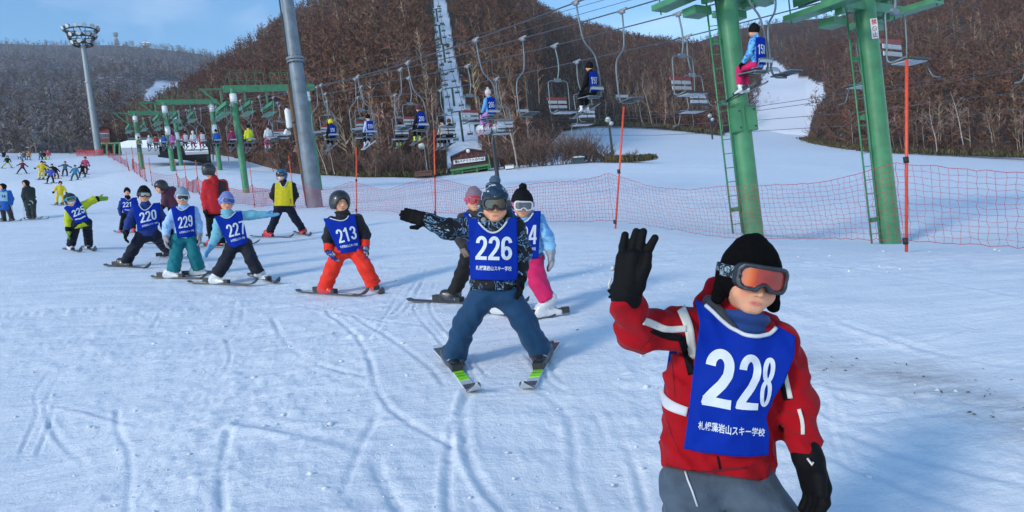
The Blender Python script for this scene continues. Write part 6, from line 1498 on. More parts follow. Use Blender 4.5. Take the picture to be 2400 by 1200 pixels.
# ---- 224
skier('child in bright pink trousers', 'child in light blue jacket, pink trousers and bib ending in 24, behind child 226', (1235, 738),
      dict(head=(1224, 480, -.02), sL=(1192, 520, .02), sR=(1258, 516), eL=(1190, 560, .02), wL=(1196, 590, .02), eR=(1281, 556, -.02), wR=(1290, 582, -.03), hL=(1216, 612, .02), hR=(1250, 610), kL=(1203, 668), kR=(1262, 662), aL=(1185, 712), aR=(1285, 706)),
      dict(L=((1131, 733), (1228, 748), .45), R=((1232, 752), (1306, 742), .70)),
      dict(s=1.0, hs=.92, h=.015, hh=.008, W=.148, face=(.12, -.12, .03), jacket=print_cloth('blue_camo', [(96, 156, 206), (140, 190, 226), (52, 98, 160)], 12, 1.0, (.45, .62)), pants=cloth('hot_pink', (200, 26, 92)), boots=BOOTW, gloves=cloth('glove_grey', (150, 156, 164)), leg=1.08,
           hat=dict(kind='beanie', mat=BLACKC, pom=True, g=1.10), goggles=dict(frame=mat('goggle_white', (0.6, 0.62, 0.64), rough=.35), lens=mat('goggle_lens_grey', (0.10, 0.11, 0.13), rough=.1, spec=.8), strap=cloth('strap_pink', (196, 90, 140)), z=.0, size=.92), hood=cloth('hood_grey', (120, 132, 148)), hair=BLACKC, hairl=.09,
           handR=dict(d=(.08, 0, -1), n=(-1, -.2, 0), side=-1, curl=.35), hands=1.3, boot=.85, ph=3.0), (SKIK, SKIK),
      bib=lambda fr: bib_px(fr, (1190, 494), (1268, 494), (1202, 606), (1262, 606), (1228, 522), 24, '224', [(1198, 528), (1259, 526), (1257, 572), (1199, 574)], [(1196, 580), (1256, 579), (1256, 587), (1196, 589)], n=(22, 24)))
# ---- child between, pink goggles
skier('child in pink goggles', 'child in grey hat and pink goggles half hidden behind child 226', (1075, 706),
      dict(head=(1112, 470, -.02), sL=(1087, 514), sR=(1142, 514), eL=(1078, 556, -.02), wL=(1086, 578, -.04), eR=(1150, 556), wR=(1150, 590), hL=(1100, 598), hR=(1132, 598), kL=(1080, 650), kR=(1135, 650, .1), aL=(1062, 690), aR=(1140, 690, .2)),
      dict(L=((958, 707), (1140, 716), .55), R=((1085, 712), (1242, 718), .5)),
      dict(s=1.0, hs=.92, h=.016, hh=.009, W=.140, face=(.05, 0, 0), jacket=cloth('charcoal_tan', (52, 50, 52)), pants=cloth('black_pants', (0.005, 0.005, 0.0065)), boots=BOOTK, gloves=cloth('glove_tan', (120, 104, 92)),
           hat=dict(kind='beanie', mat=cloth('mauve_knit', (126, 108, 118), bump=.6, bscale=120), g=1.06), goggles=dict(frame=mat('goggle_pink', srgb(205, 70, 105), rough=.4), lens=mat('goggle_lens_red', srgb(150, 24, 40), rough=.1, spec=.8), z=.004, size=.88), hood=cloth('hood_grey', (120, 132, 148)), handL=dict(d=(.2, 0, -1), n=(1, 0, 0), side=1, curl=.6), hands=1.25, ph=5),
      (SKIK,), bib=lambda fr: bib_px(fr, (1086, 498), (1144, 498), (1096, 588), (1140, 588), (1118, 520), 18, None, [(1, 1)] * 4, n=(16, 20)))
# ---- 213
skier('child in orange trousers', 'child in black helmet, orange trousers and bib 213 gliding alone', (800, 690),
      dict(head=(797, 474, -.02), sL=(778, 522, .0), sR=(838, 516, -.02), eL=(769, 558, .0), wL=(771, 586, -.04), eR=(856, 550), wR=(855, 576, -.03), hL=(796, 590), hR=(832, 586), kL=(776, 636), kR=(858, 630), aL=(762, 672), aR=(876, 668)),
      dict(L=((697, 685), (866, 697), .42), R=((862, 670), (898, 694), .45)),
      dict(s=1.06, hs=.98, h=.016, hh=.008, W=.150, face=(.38, -.04, .02), jacket=cloth('ink_navy', (0.006, 0.007, 0.014)), pants=cloth('vermilion', (226, 46, 26), bump=.6, bscale=20, bdist=.014), boots=BOOTR, gloves=print_cloth('glove_blue', [(26, 52, 130), (150, 156, 160), (20, 24, 40)], 16, .6, (.52, .62)), leg=1.16, cuff=.078,
           hat=dict(kind='helmet', mat=mat('helmet_black', (0.018, 0.02, 0.022), rough=.38, coat=.3), g=1.12), hair=BLACKC, hairl=-.035, handL=dict(d=(.35, -.2, -.8), n=(1, 0, 0), side=1, curl=.8), handR=dict(d=(.25, -.2, -.9), n=(-1, 0, 0), side=-1, curl=.8), hands=1.2, cuffs=cloth('vermilion', (226, 46, 26)), gaiter=cloth('ink_navy', (0.006, 0.007, 0.014)), ph=1.5),
      (SKIK, SKIK, [(.1, .3, SKIW), (.62, .8, SKIW)]), bib=lambda fr: bib_px(fr, (757, 512), (832, 502), (796, 595), (846, 588), (803, 518), 24, '213', [(784, 538), (831, 528), (838, 560), (796, 571)], [(796, 576), (838, 569), (839, 576), (799, 582)], n=(24, 26)))
_fr = Frame(800, 690)
# ---- 227
skier('child in the purple hat', 'child in purple hat and bib 227 with one turquoise arm stretched to the right', (548, 664),
      dict(head=(531, 474, -.02), sL=(513, 520), sR=(560, 506), eL=(507, 553, -.03), wL=(497, 574, -.05), eR=(592, 504, .0), wR=(620, 503, .0), hL=(545, 578), hR=(575, 573), kL=(527, 615), kR=(588, 606), aL=(508, 644), aR=(606, 640)),
      dict(L=((442, 664), (606, 671), .42), R=((584, 646), (656, 668), .5)),
      dict(s=1.02, hs=.95, h=.018, hh=.009, W=.135, face=(.25, -.08, .10), jacket=cloth('turquoise', (112, 176, 196)), pants=cloth('midnight', (0.006, 0.008, 0.018), bump=.6, bscale=20, bdist=.012), boots=BOOTW, gloves=cloth('sky_glove', (96, 160, 200)), leg=1.15, cuff=.08,
           hat=dict(kind='beanie', mat=cloth('periwinkle_knit', (112, 126, 186), bump=.6, bscale=120), g=1.10), goggles=dict(frame=mat('goggle_lilac', srgb(140, 150, 205), rough=.4), lens=mat('goggle_lens_blue', srgb(30, 66, 140), rough=.1, spec=.8), z=.02, size=.9), hair=BLACKC, hairl=.07, gaiter=cloth('turquoise', (112, 176, 196)),
           handL=dict(d=(-.5, -.2, -.8), n=(1, -.3, 0), side=1, curl=.2, spread=.3), handR=dict(d=(1, 0, .0), n=(0, -.4, 1), side=-1, curl=.1), hands=1.25, ph=2.6), (SKIK, SKIK, [(.1, .35, SKIW)]),
      bib=lambda fr: bib_px(fr, (502, 508), (566, 494), (540, 584), (582, 569), (534, 512), 18, '227', [(527, 527), (572, 515), (576, 547), (538, 557)], [(540, 562), (574, 553), (575, 559), (542, 568)], n=(22, 24)))
# ---- 229
skier('child in turquoise trousers and pale blue jacket', 'child in pale blue jacket and teal trousers wearing a blue bib beside child 227', (428, 652),
      dict(head=(427, 462, -.02), sL=(408, 500), sR=(454, 496), eL=(392, 528, .0), wL=(389, 552, -.03), eR=(464, 526), wR=(466, 546, -.02), hL=(417, 560), hR=(447, 558), kL=(412, 602), kR=(455, 596), aL=(407, 634), aR=(466, 630)),
      dict(L=((356, 652), (486, 655), .36), R=((442, 648), (484, 646), .55)),
      dict(s=1.02, hs=.95, h=.018, hh=.009, W=.132, face=(.10, -.15, .0), jacket=print_cloth('ice_blue', [(140, 176, 222), (160, 194, 232), (120, 160, 214)], 10, .6, (.45, .6)), pants=cloth('teal', (8, 112, 122), bump=.6, bscale=20, bdist=.012), boots=BOOTW, gloves=cloth('glove_beige', (150, 144, 146)), leg=1.18, cuff=.082,
           hat=dict(kind='beanie', mat=cloth('grey_knit', (128, 150, 170), bump=.6, bscale=120), g=1.06), goggles=dict(frame=mat('goggle_white', (0.6, 0.62, 0.64)), lens=GLASSD, strap=cloth('strap_rose', (190, 110, 140)), z=.0, size=.9), hair=BLACKC, hairl=.085, handL=dict(d=(.0, -.1, -1), n=(1, 0, 0), side=1, curl=.5), handR=dict(d=(.15, -.1, -1), n=(-1, 0, 0), side=-1, curl=.5), hands=1.3, ph=.9),
      (SKIK, SKIK), bib=lambda fr: bib_px(fr, (400, 484), (456, 482), (416, 558), (458, 554), (426, 494), 15, '229', [(416, 508), (450, 502), (452, 532), (419, 536)], [(420, 543), (455, 537), (455, 542), (421, 548)], n=(20, 22)))
# ---- 220
skier('child in the dark hat leading the left row', 'child in dark hat, blue jacket and bib 220 leading the left row', (330, 628),
      dict(head=(338, 457, -.02), sL=(318, 494), sR=(368, 490), eL=(303, 520, -.02), wL=(296, 540, -.04), eR=(382, 512, .06), wR=(384, 532, .08), hL=(330, 556), hR=(364, 552), kL=(310, 588), kR=(388, 580), aL=(296, 612), aR=(404, 592)),
      dict(L=((246, 624), (354, 631), .40), R=((372, 604), (438, 600), .4)),
      dict(s=1.04, hs=.95, h=.019, hh=.010, W=.140, face=(.12, -.02, .0), jacket=cloth('cobalt_jacket', (14, 46, 116)), pants=NAVY, boots=BOOTK, gloves=BLACKC, leg=1.12, hat=dict(kind='beanie', mat=BLACKC, g=1.08, pom=False), goggles=dict(frame=mat('goggle_black', (0.02, 0.02, 0.025)), lens=mat('goggle_lens_silver', (0.3, 0.32, 0.34), rough=.12, spec=.9), z=.0, size=.88), hood=BLACKC,
           handL=dict(d=(-.1, -.2, -1), n=(1, 0, 0), side=1, curl=.6), hands=1.3, ph=4), (SKIK,),
      bib=lambda fr: bib_px(fr, (308, 480), (376, 474), (324, 540), (372, 528), (340, 494), 17, '220', [(325, 499), (365, 489), (368, 514), (330, 523)], [(332, 528), (370, 519), (370, 523), (333, 533)], n=(20, 22)))
# ---- 221
skier('small child behind the left row', 'small child in blue bib 221 standing behind child 220', (296, 548),
      dict(head=(298, 450, -.02), sL=(285, 474), sR=(317, 472), eL=(281, 490), wL=(283, 503), eR=(323, 488), wR=(322, 502), hL=(291, 505), hR=(313, 505), kL=(287, 522), kR=(313, 524), aL=(284, 536), aR=(313, 538)),
      dict(L=((268, 543), (300, 549), .5), R=((296, 543), (334, 549), .5)),
      dict(s=1.0, hs=.95, h=.024, hh=.013, W=.132, face=(.0, 0, 0), jacket=cloth('cobalt_jacket', (14, 46, 116)), pants=BLACKC, boots=BOOTR, gloves=BLACKC, hat=dict(kind='beanie', mat=BLACKC, g=1.06), gaiter=BLACKC, ph=2), (SKIK,),
      bib=lambda fr: bib_px(fr, (282, 464), (322, 462), (289, 500), (316, 498), (300, 470), 8, '221', [(287, 473), (309, 473), (309, 484), (288, 486)], None, n=(14, 14), line=(.15, .85, .78)))
# ---- 225
skier('leaning child in the lime jacket', 'child in lime jacket and bib 225 leaning sideways with one arm out', (190, 587),
      dict(head=(165, 468, -.03), sL=(162, 496), sR=(199, 480), eL=(160, 520), wL=(161, 540), eR=(218, 469), wR=(230, 466), hL=(178, 524), hR=(203, 522), kL=(171, 553), kR=(206, 550), aL=(166, 574), aR=(208, 574)),
      dict(L=((150, 585), (192, 592), .42), R=((194, 580), (225, 590), .42)),
      dict(s=1.08, hs=1.0, h=.022, hh=.012, W=.140, face=(.12, -.05, -.35), jacket=cloth('acid_lime', (178, 190, 30)), pants=NAVY, boots=BOOTW, gloves=cloth('lime_glove', (110, 150, 40)), leg=1.1, hem=.07, hat=dict(kind='helmet', mat=cloth('teal_helmet', (20, 44, 54)), g=1.0), goggles=dict(frame=mat('goggle_teal', srgb(90, 180, 190)), lens=GLASSD, z=.01, size=.88), mask=WHITEC, gaiter=BLACKC,
           handL=dict(d=(0, 0, -1), n=(1, 0, 0), side=1, curl=.2), handR=dict(d=(1, 0, .1), n=(0, -1, 0), side=-1, curl=.05, spread=.2), hands=1.05, cuffs=BLACKC, ph=1), (SKIK,),
      bib=lambda fr: bib_px(fr, (149, 487), (181, 460), (178, 524), (210, 516), (172, 482), 10, '225', [(166, 495), (196, 480), (200, 498), (173, 509)], None, n=(18, 18), line=(.12, .88, .80)))
# ---- instructor in yellow vest
YEL = cloth('vest_yellow', (205, 190, 28))
skier('yellow-vested instructor', 'instructor in yellow vest, blue helmet and white mask standing by the net', (666, 556),
      dict(head=(660, 411, -.02), sL=(647, 438), sR=(685, 436), eL=(640, 458, .05), wL=(650, 476, .12), eR=(692, 458, .05), wR=(684, 476, .12), hL=(654, 486), hR=(677, 486), kL=(643, 518), kR=(693, 514), aL=(632, 544), aR=(711, 540)),
      dict(L=((588, 555), (690, 558), .42), R=((690, 545), (730, 555), .5)),
      dict(s=1.28, hs=1.12, h=.024, hh=.013, W=.205, face=(-.30, .0, .0), jacket=cloth('black_jacket', (0.005, 0.0055, 0.008)), pants=NAVY, boots=BOOTR, gloves=BLACKC, leg=1.0, hat=dict(kind='helmet', mat=mat('helmet_blue', srgb(24, 92, 140), rough=.4), g=1.0), goggles=dict(frame=mat('goggle_black', (0.02, 0.02, 0.025)), lens=GLASSD, z=.012, size=.9), mask=WHITEC, hair=BLACKC, hairl=.12, hem=.0, hemcut=.0, ph=3), (SKIK,),
      bib=lambda fr: bib_px(fr, (645, 428), (684, 424), (643, 483), (688, 483), (664, 440), 9, '1', [(678, 466), (684, 466), (684, 478), (678, 478)], None, n=(20, 20), mat=YEL, nmat=mat('vest_red_print', srgb(190, 60, 30))))
# ---- man in red jacket
e_, fr_, J_ = skier('man in red jacket', 'man in red jacket and black helmet seen from behind with ski poles', (508, 584),
      dict(head=(490, 400, .0), sL=(485, 432), sR=(523, 430, .06), eL=(480, 462), wL=(483, 492, -.06), eR=(530, 462, .1), wR=(524, 488, .05), hL=(494, 498), hR=(520, 498), kL=(497, 540), kR=(520, 540, .1), aL=(500, 572), aR=(522, 570, .1)),
      dict(L=((470, 572), (610, 573), .26), R=((455, 580), (560, 578), .45)),
      dict(s=1.30, hs=1.12, h=.026, hh=.016, W=.20, face=(2.4, 0, 0), jacket=REDC, pants=BLACKC, boots=BOOTR, gloves=BLACKC, hat=dict(kind='helmet', mat=mat('helmet_black', (0.018, 0.02, 0.022)), g=1.02), hood=REDC, hem=.03, handL=dict(d=(0, -.3, -1), n=(1, 0, 0), side=1, curl=.9), ph=1), (SKIK,))
_s = cloth('black_panel', (0.02, 0.015, 0.018))
obj('back_panel', mesh_from('back_panel', *(lambda G: (G.reshape(-1, 3), np.stack([(np.arange(7)[:, None] * 10 + np.arange(9)[None]).ravel() + k for k in (0, 1, 11, 10)], 1)))((lambda sp_: drape(sp_, coons(fr_.xz([(512, 424), (530, 428)]), fr_.xz([(512, 462), (532, 464)]), fr_.xz([(512, 424), (512, 462)]), fr_.xz([(530, 428), (532, 464)]), 8, 10), .012, .3, 6))(
    Shape().cone(fr_.pt(494, 498), fr_.pt(500, 440), .2, .19, .03).cone(fr_.pt(520, 498), fr_.pt(522, 440), .14, .14, .03)))), _s, e_)
stick(fr_.M @ Vector(J_['wL'] + [0, -.05, 0]), hit(486, 552), 'silver ski pole in the left hand of the man in red'); stick(fr_.M @ Vector(J_['wL'] + [.06, -.05, 0]), hit(499, 556), 'silver ski pole crossing in front of the man in red')
# ---- person bending forward
skier('person bending forward', 'person in dark helmet and plum jacket bending forward behind the blue bibs', (398, 574),
      dict(head=(377, 438, -.06), sL=(388, 452), sR=(404, 446, .10), eL=(386, 472, -.02), wL=(384, 482, -.06), eR=(412, 466, .1), wR=(398, 480, .05), hL=(406, 492), hR=(422, 490, .1), kL=(404, 530), kR=(420, 532, .1), aL=(402, 560), aR=(420, 562, .1)),
      dict(L=((340, 572), (420, 572), .6), R=((380, 567), (470, 570), .5)),
      dict(s=1.2, hs=1.1, h=.026, hh=.014, W=.17, face=(-1.1, -.35, .0), jacket=cloth('plum', (84, 44, 62)), pants=BLACKC, boots=BOOTK, gloves=BLACKC, hat=dict(kind='helmet', mat=mat('helmet_dark', (0.03, 0.028, 0.032), rough=.35), g=1.04), hair=BLACKC, hairl=.09, handL=dict(d=(-.6, -.2, -.6), n=(0, -1, 0), side=1, curl=.8), hands=1.2, ph=1), (SKIK,))
# ---- two standing skiers at the left edge
skier('skier in blue at the edge', 'skier in blue jacket with white bib at the left picture edge', (14, 520),
      dict(head=(6, 438), sL=(0, 452), sR=(22, 451), eL=(-4, 467), wL=(-3, 480), eR=(28, 466), wR=(27, 478), hL=(4, 484), hR=(18, 484), kL=(8, 500), kR=(24, 500), aL=(10, 515), aR=(28, 515)), dict(L=((-14, 520), (28, 520), .5), R=((4, 519), (52, 518), .5)),
      dict(s=1.30, hs=1.15, h=.035, hh=.022, W=.20, face=(-.9, 0, 0), jacket=cloth('azure', (26, 92, 176)), pants=cloth('dark_olive', (0.03, 0.034, 0.036)), boots=BOOTK, gloves=BLACKC, hat=dict(kind='helmet', mat=BLACKC), hem=.1, ph=1), (SKIK,),
      bib=lambda fr: bib_px(fr, (-2, 449), (17, 449), (0, 472), (18, 472), (8, 452), 4, '14', [(3, 457), (13, 457), (13, 464), (3, 464)], None, mat=cloth('bib_pale', (150, 190, 215)), nmat=cloth('bib_print', (20, 50, 90)), n=(10, 10)))
e2, fr2, J2 = skier('skier in dark green', 'skier in dark green suit with a ski pole near the left edge', (72, 514),
      dict(head=(60, 430), sL=(58, 444), sR=(76, 444, .1), eL=(55, 458), wL=(55, 466, -.06), eR=(78, 462), wR=(72, 468, -.1), hL=(62, 472), hR=(78, 472), kL=(66, 492), kR=(78, 492), aL=(68, 508), aR=(80, 508)), dict(L=((58, 515), (116, 514), .3), R=((62, 511), (100, 512), .4)),
      dict(s=1.42, hs=1.2, h=.036, hh=.022, W=.20, face=(-.9, 0, 0), jacket=cloth('bottle_green', (34, 44, 42)), pants=cloth('bottle_green', (34, 44, 42)), boots=BOOTK, gloves=cloth('glove_grey', (150, 156, 164)), hat=dict(kind='helmet', mat=BLACKC), hem=.1, handR=dict(d=(-.3, 0, -1), curl=.9), hands=1.3, ph=1), (SKIK,))
stick(fr2.M @ Vector(J2['wL'] + [0, -.1, 0]), hit(57, 514), 'grey ski pole planted left of the skier in dark green'); stick(Frame(14, 520).M @ Vector(Frame(14, 520).pt(27, 480)), hit(34, 516), 'grey ski pole of the blue skier at the left edge')
# ---- small skiers up the slope
def mini(px, py, hpx, jacket, pants, short, label, spread=.14, arms=.0, lean=0.0, d=None, head=None, hgt=1.3, face=0.0, skiang=.5, one=False):
    fr = Frame(px, py, d); m = fr.mpp; H = hpx * m; k = H / 1.0; s = H / 1.30
    def q(x, z, y=0): return np.array([(x + lean * z * z) * k, y, z * k])
    J = dict(head=q(0, .905), sL=q(-.105, .765), sR=q(.105, .765), eL=q(-.17 - .05 * arms, .64 + .06 * arms, -.03), wL=q(-.17 - .17 * arms, .50 + .17 * arms, -.10), eR=q(.17 + .05 * arms, .64 + .06 * arms, -.03), wR=q(.17 + .17 * arms, .50 + .17 * arms, -.10), hL=q(-.06, .475), hR=q(.06, .475),
             kL=q(-.07 - spread * .4, .27, -.04), kR=q(.07 + spread * .4, .27, -.04), aL=q(-spread, .09), aR=q(spread, .09))
    sd = fr.dirn([1, 0, 0])
    for q_, sg in (('L', -1), ('R', 1)):
        b = fr.M @ Vector((sg * spread * k, 0, 0)); b = np.array(b); b[2] = gz(b[0], b[1]) if d is None else b[2]
        dw = unit(np.array([math.cos(skiang) * (1 if not one else 1), -math.sin(skiang) * 1.0, 0]) if sg < 0 else np.array([math.cos(skiang) * .9, -math.sin(skiang) * 1.3, 0]))
        a, t = b - dw * .55 * s, b + dw * .65 * s
        for v in (a, t):
            if d is None: v[2] = gz(v[0], v[1])
        ski(a, t, SKIK, short, 'left-hand' if sg < 0 else 'right-hand', w=.08 * s); J['f' + q_] = fr.loc(b); J['d' + q_] = fr.dirn(dw)
    sp = dict(s=s, hs=s * 1.02, h=max(.03, m * 1.5), hh=max(.02, m * 1.2), W=.125 * k, face=(face, 0, 0), jacket=jacket, pants=pants, boots=BOOTK, gloves=BLACKC, up=fr.up, hem=.06, hat=dict(kind='beanie', mat=head or BLACKC, g=1.08), handL=dict(d=(-.3 - arms, -.4, -.6), curl=.7), handR=dict(d=(.3 + arms, -.4, -.6), curl=.7), hands=1.3)
    e = person(J, sp, fr.M); return tag(e, label, 'person', 'skiers farther up the slope')
LEM = cloth('lemon', (222, 196, 30)); PINKC = cloth('pink', (190, 70, 110)); CYANC = cloth('cyan', (60, 130, 170)); GREYB = cloth('grey_blue', (70, 92, 110)); MAR = cloth('maroon', (110, 30, 48)); INDC = cloth('indigo', (70, 90, 180)); ORC = cloth('orange_coat', (206, 130, 40)); TEALD = cloth('teal_dark', (40, 80, 90)); LIMEP = cloth('lime_pants', (168, 180, 50))
for a in [
    (140, 480, 47, LEM, LEM, 'skier in a yellow suit', 'skier in plain yellow suit with a pole, right behind child 225', .10, .2),
    (17, 394, 24, BLACKC, LIMEP, 'skier in lime trousers', 'far skier in black jacket and lime trousers, legs wide apart', .32, .2),
    (52, 408, 27, MAR, NAVY, 'skier in purple and navy', 'far skier in purple jacket and navy trousers with arms forward', .28, .6),
    (97, 421, 37, LEM, LEM, 'left yellow skier of the far group', 'far instructor in yellow suit at the left of the group', .08, .5, .0),
    (104, 412, 28, TEALD, TEALD, 'skier behind the yellow instructor', 'far skier in dark teal just behind the yellow instructor', .08, .6),
    (118, 430, 33, INDC, NAVY, 'skier in violet-blue bib', 'far child in violet-blue bib in front of the group', .16, .2),
    (133, 420, 30, BLACKC, MAR, 'skier in maroon trousers', 'far skier in black jacket and maroon trousers bending over', .10, .3, -.35),
    (152, 413, 30, GREYB, NAVY, 'skier in grey-blue', 'far skier in grey-blue jacket with arms spread', .13, .8),
    (175, 424, 32, CYANC, TEALD, 'skier in cyan', 'far child in cyan jacket and teal trousers', .18, .2),
    (193, 417, 30, BLACKC, NAVY, 'skier in black', 'far skier in black jacket stretching an arm to the left', .17, .7),
    (199, 408, 35, PINKC, MAR, 'skier in pink', 'far tall skier in pink jacket and maroon trousers', .08, .1)]:
    mini(*a)
for px, py, hp_, jk_, pt_, short, lb in [(8, 377, 20, BLACKC, BLACKC, 'skier at the crest edge', 'dark-clothed skier on the crest at the far left edge'), (46, 378, 19, WHITEC, TEALD, 'skier in white on the crest', 'skier in white hat and jacket, left of the crest group'),
                                        (56, 378, 20, GREYB, NAVY, 'skier in grey on the crest', 'skier in grey-blue jacket in the middle of the crest group'), (67, 377, 20, ORC, NAVY, 'skier in orange on the crest', 'skier in orange coat, right of the crest group'),
                                        (95, 376, 19, TEALD, BLACKC, 'skier in teal on the crest', 'skier in teal jacket, left of the second crest cluster'), (103, 376, 19, BLACKC, NAVY, 'skier in black on the crest', 'skier in black between teal and rose on the crest'), (112, 376, 22, PINKC, LIMEP, 'skier in rose on the crest', 'skier in rose jacket and pale lime trousers on the crest')]:
    mini(px, py, hp_, jk_, pt_, short, lb, .12, .1, 0, 96.5)
# ------------------------------------------------------------------ riders on the chairs
def rider(key, jacket, pants, boots, short, label, hat=None, x0=.23, seat=-2.23, num=None, s=.92, vest=None, arm_l=0, skis=True, skim=None, pom=False, single=True, hatkind='beanie', line=False):
    p, cx, cy = CHAIRS[key]; M = axes(cx, cy, (0, 0, 1), p); d = p[1]; h = .022 if d < 20 else (.026 if d < 32 else .04)
    q = lambda x, y, z: np.array([x0 + x * s, y * s + .02, seat + z * s])
    J = dict(head=q(0, .04, .76), sL=q(-.13, .0, .54), sR=q(.13, .0, .54), eL=q(-.19, .06, .32), wL=q(-.17, .22, .20), eR=q(.19, .06, .32), wR=q(.15, .22, .22), hL=q(-.08, .06, .10), hR=q(.08, .06, .10), kL=q(-.09, .40, .10), kR=q(.09, .40, .10), aL=q(-.10, .42, -.20), aR=q(.10, .42, -.20))
    R3 = np.stack([cx, cy, [0, 0, 1.0]], 1)
    for sd, sg in (('L', -1), ('R', 1)):
        f = q(.10 * sg, .45, -.36); dr = unit([-.15 * sg, 1, -.22]); J['f' + sd] = f; J['d' + sd] = dr
        if skis:
            c = p + R3 @ f; w = R3 @ dr; ski(c - w * .50 * s, c + w * .62 * s, skim or SKIK, short, 'left-hand' if sg < 0 else 'right-hand', w=.08)
    sp = dict(s=s, hs=s * 1.0, h=h, hh=h * .6, W=.150 * s, face=(math.pi, 0, 0), jacket=jacket, pants=pants, boots=boots, gloves=BLACKC, up=np.array([0, 0, 1.0]), hem=.06, hat=dict(kind=hatkind, mat=hat or BLACKC, g=1.08, pom=pom), handL=dict(d=(.2, .6, -.4), n=(0, 0, -1), curl=.8), handR=dict(d=(-.2, .6, -.4), n=(0, 0, -1), curl=.8), hands=1.2, hood=None, hair=BLACKC, hairl=.10)
    if num or vest is not None:
        z = lambda x, zz: (x0 + x * s, seat + zz * s)
        A = np.array; sp['bib'] = dict(top=A([z(-.15, .58), z(-.05, .60), z(.05, .60), z(.15, .58)]), bottom=A([z(-.15, .08), z(.15, .08)]), left=A([z(-.15, .58), z(-.15, .08)]), right=A([z(.15, .58), z(.15, .08)]), num=num, nq=[A([z(-.11, .46), z(.11, .46), z(.11, .27), z(-.11, .27)])], n=(14, 16), mat=vest or BIB)
        if line or (num and d < 25): sp['bib']['line'] = (.2, .8, .80)
    e = person(J, sp, M); return tag(e, label, 'person', 'riders on the lift chairs')
BLUJ = cloth('light_blue_jacket', (90, 160, 214)); LAV = cloth('lavender', (170, 130, 190))
rider('r150', print_cloth('blue_floral', [(110, 180, 226), (70, 140, 206), (20, 60, 130)], 16, 1.2, (.5, .62)), cloth('hot_pink', (200, 26, 92)), BOOTW, 'rider in pink trousers by the green tower', 'rider in blue patterned jacket and pink trousers numbered 150 on the chair', num='150', s=1.0)
rider('r197', BLACKC, BLACKC, BOOTW, 'black-clad rider high on the chair', 'rider in black with blue bib 197 seen from behind on the chair', num='197')
rider('r206', BLUJ, LAV, BOOTW, 'rider in lavender trousers', 'rider in light blue with lavender trousers and bib 206 on the chair', hat=cloth('white_knit', (190, 190, 196)), num='206', pom=True, skim=mat('ski_pink', srgb(206, 150, 170)))
rider('r200', NAVY, BLACKC, mat('boot_lime', srgb(190, 220, 40), rough=.35), 'rider in lime boots', 'rider in navy with bib 200 and lime boots on the chair', hat=cloth('wine_knit', (70, 40, 54)), num='200')
rider('r199', cloth('white_lilac', (170, 186, 226)), NAVY, BOOTW, 'rider with white sleeves', 'rider with white sleeves and bib 199 on the chair', num='199', skim=SKIW)
rider('ryel', NAVY, BLACKC, BOOTK, 'rider in the yellow helmet', 'rider in yellow helmet with a blue bib on the chair right of the mast', hat=LEM, num='196', hatkind='helmet', skim=mat('ski_grey', (0.2, 0.24, 0.28)))
rider('rbib', BLACKC, BLACKC, BOOTK, 'yellow-vested rider', 'rider in yellow vest and dark hood just left of the lamp mast', vest=YEL, skim=mat('ski_rose', srgb(200, 130, 120)))
rider('rpink', WHITEC, PINKC, BOOTW, 'rider in pink trousers', 'rider in white top and pink trousers between gantry and mast', hat=cloth('wine_knit', (70, 40, 54)))
rider('ryj', cloth('neon_yellow', (206, 214, 40)), NAVY, BOOTK, 'rider in yellow jacket', 'rider in bright yellow jacket right beside the nearest gantry post', s=1.05)
rider('rmag', cloth('magenta', (140, 36, 84)), BLACKC, BOOTK, 'rider in magenta jacket', 'rider in magenta jacket left of the nearest gantry post', hat=MAR)
rider('rblu', cloth('azure', (26, 92, 176)), NAVY, BOOTK, 'rider in plain blue', 'rider in plain blue behind the right post of the middle gantry')
rider('rred', cloth('scarlet', (206, 52, 36)), cloth('scarlet', (206, 52, 36)), BOOTW, 'rider in red and white', 'rider in red suit with white bib above the station roof', vest=WHITEC)
rider('rwhi', WHITEC, PINKC, BOOTW, 'rider in white and pink', 'rider in white bib, white helmet and pink trousers above the roof', hat=WHITEC)
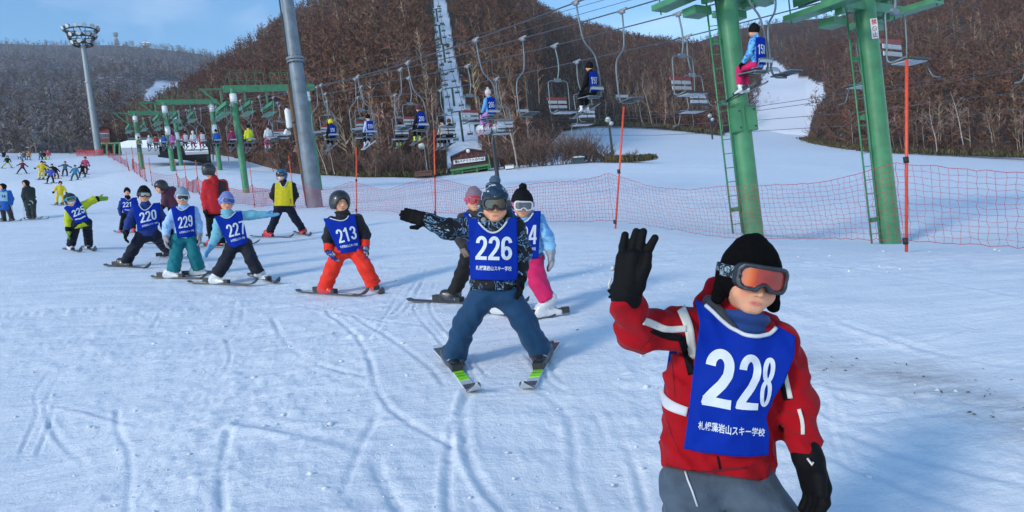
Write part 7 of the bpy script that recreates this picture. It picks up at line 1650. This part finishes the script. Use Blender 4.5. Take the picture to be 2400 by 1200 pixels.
rider('rpk2', cloth('crimson', (186, 40, 70)), BLACKC, BOOTW, 'rider in crimson', 'rider in crimson with white bib near the far gantry post', vest=WHITEC)
rider('rpk3', cloth('orchid', (190, 90, 160)), cloth('orchid', (190, 90, 160)), BOOTW, 'rider in orchid pink', 'rider in plain orchid pink left of the middle gantry post')
rider('rblu2', cloth('azure', (26, 92, 176)), NAVY, BOOTK, 'far rider in blue', 'far rider in bright blue between the gantries')
rider('rred2', cloth('brick', (160, 52, 40)), BLACKC, BOOTK, 'far rider in brick red', 'far rider in brick red right of the farthest gantry post')
rider('rwh2', WHITEC, cloth('denim', (60, 90, 130)), BOOTW, 'far rider in white', 'far rider in white with blue trousers at the farthest gantry post', hat=WHITEC)
rider('rgrn', cloth('moss', (120, 130, 90)), NAVY, BOOTK, 'far rider in green', 'leftmost far rider in dull green at the lift station')
rider('bu5', BLACKC, BLACKC, BOOTK, 'dark rider with brown hair', 'dark-clothed rider on the right of the double chair above the pole', hat=cloth('brown_hair', (90, 56, 30)), x0=.26, seat=-2.04)
rider('bu5', cloth('cream_coat', (190, 170, 160)), BLACKC, BOOTW, 'rider in cream', 'cream-clothed rider on the left of the double chair above the pole', x0=-.10, seat=-2.04)
rider('bu6', BLACKC, BLACKC, mat('boot_lime', srgb(190, 220, 40), rough=.35), 'hidden rider with lime boots', 'rider hidden behind a double chair back, lime boots showing', x0=.1, seat=-2.04, s=.86)
# ================================================================== air
def haze():
    m = bpy.data.materials.new('haze'); m.use_nodes = True; nt = m.node_tree; nt.nodes.clear()
    v = nt.nodes.new('ShaderNodeVolumePrincipled'); v.inputs['Color'].default_value = (0.80, 0.88, 1.0, 1); v.inputs['Density'].default_value = 0.0004; v.inputs['Anisotropy'].default_value = 0.2
    o = nt.nodes.new('ShaderNodeOutputMaterial'); nt.links.new(v.outputs[0], o.inputs['Volume'])
    b = MB().box((-300, 520, 146), (2000, 1300, 340)).build('haze', m); b['kind'] = 'stuff'; tag(b, 'thin pale winter haze filling the valley air', 'haze')
haze()
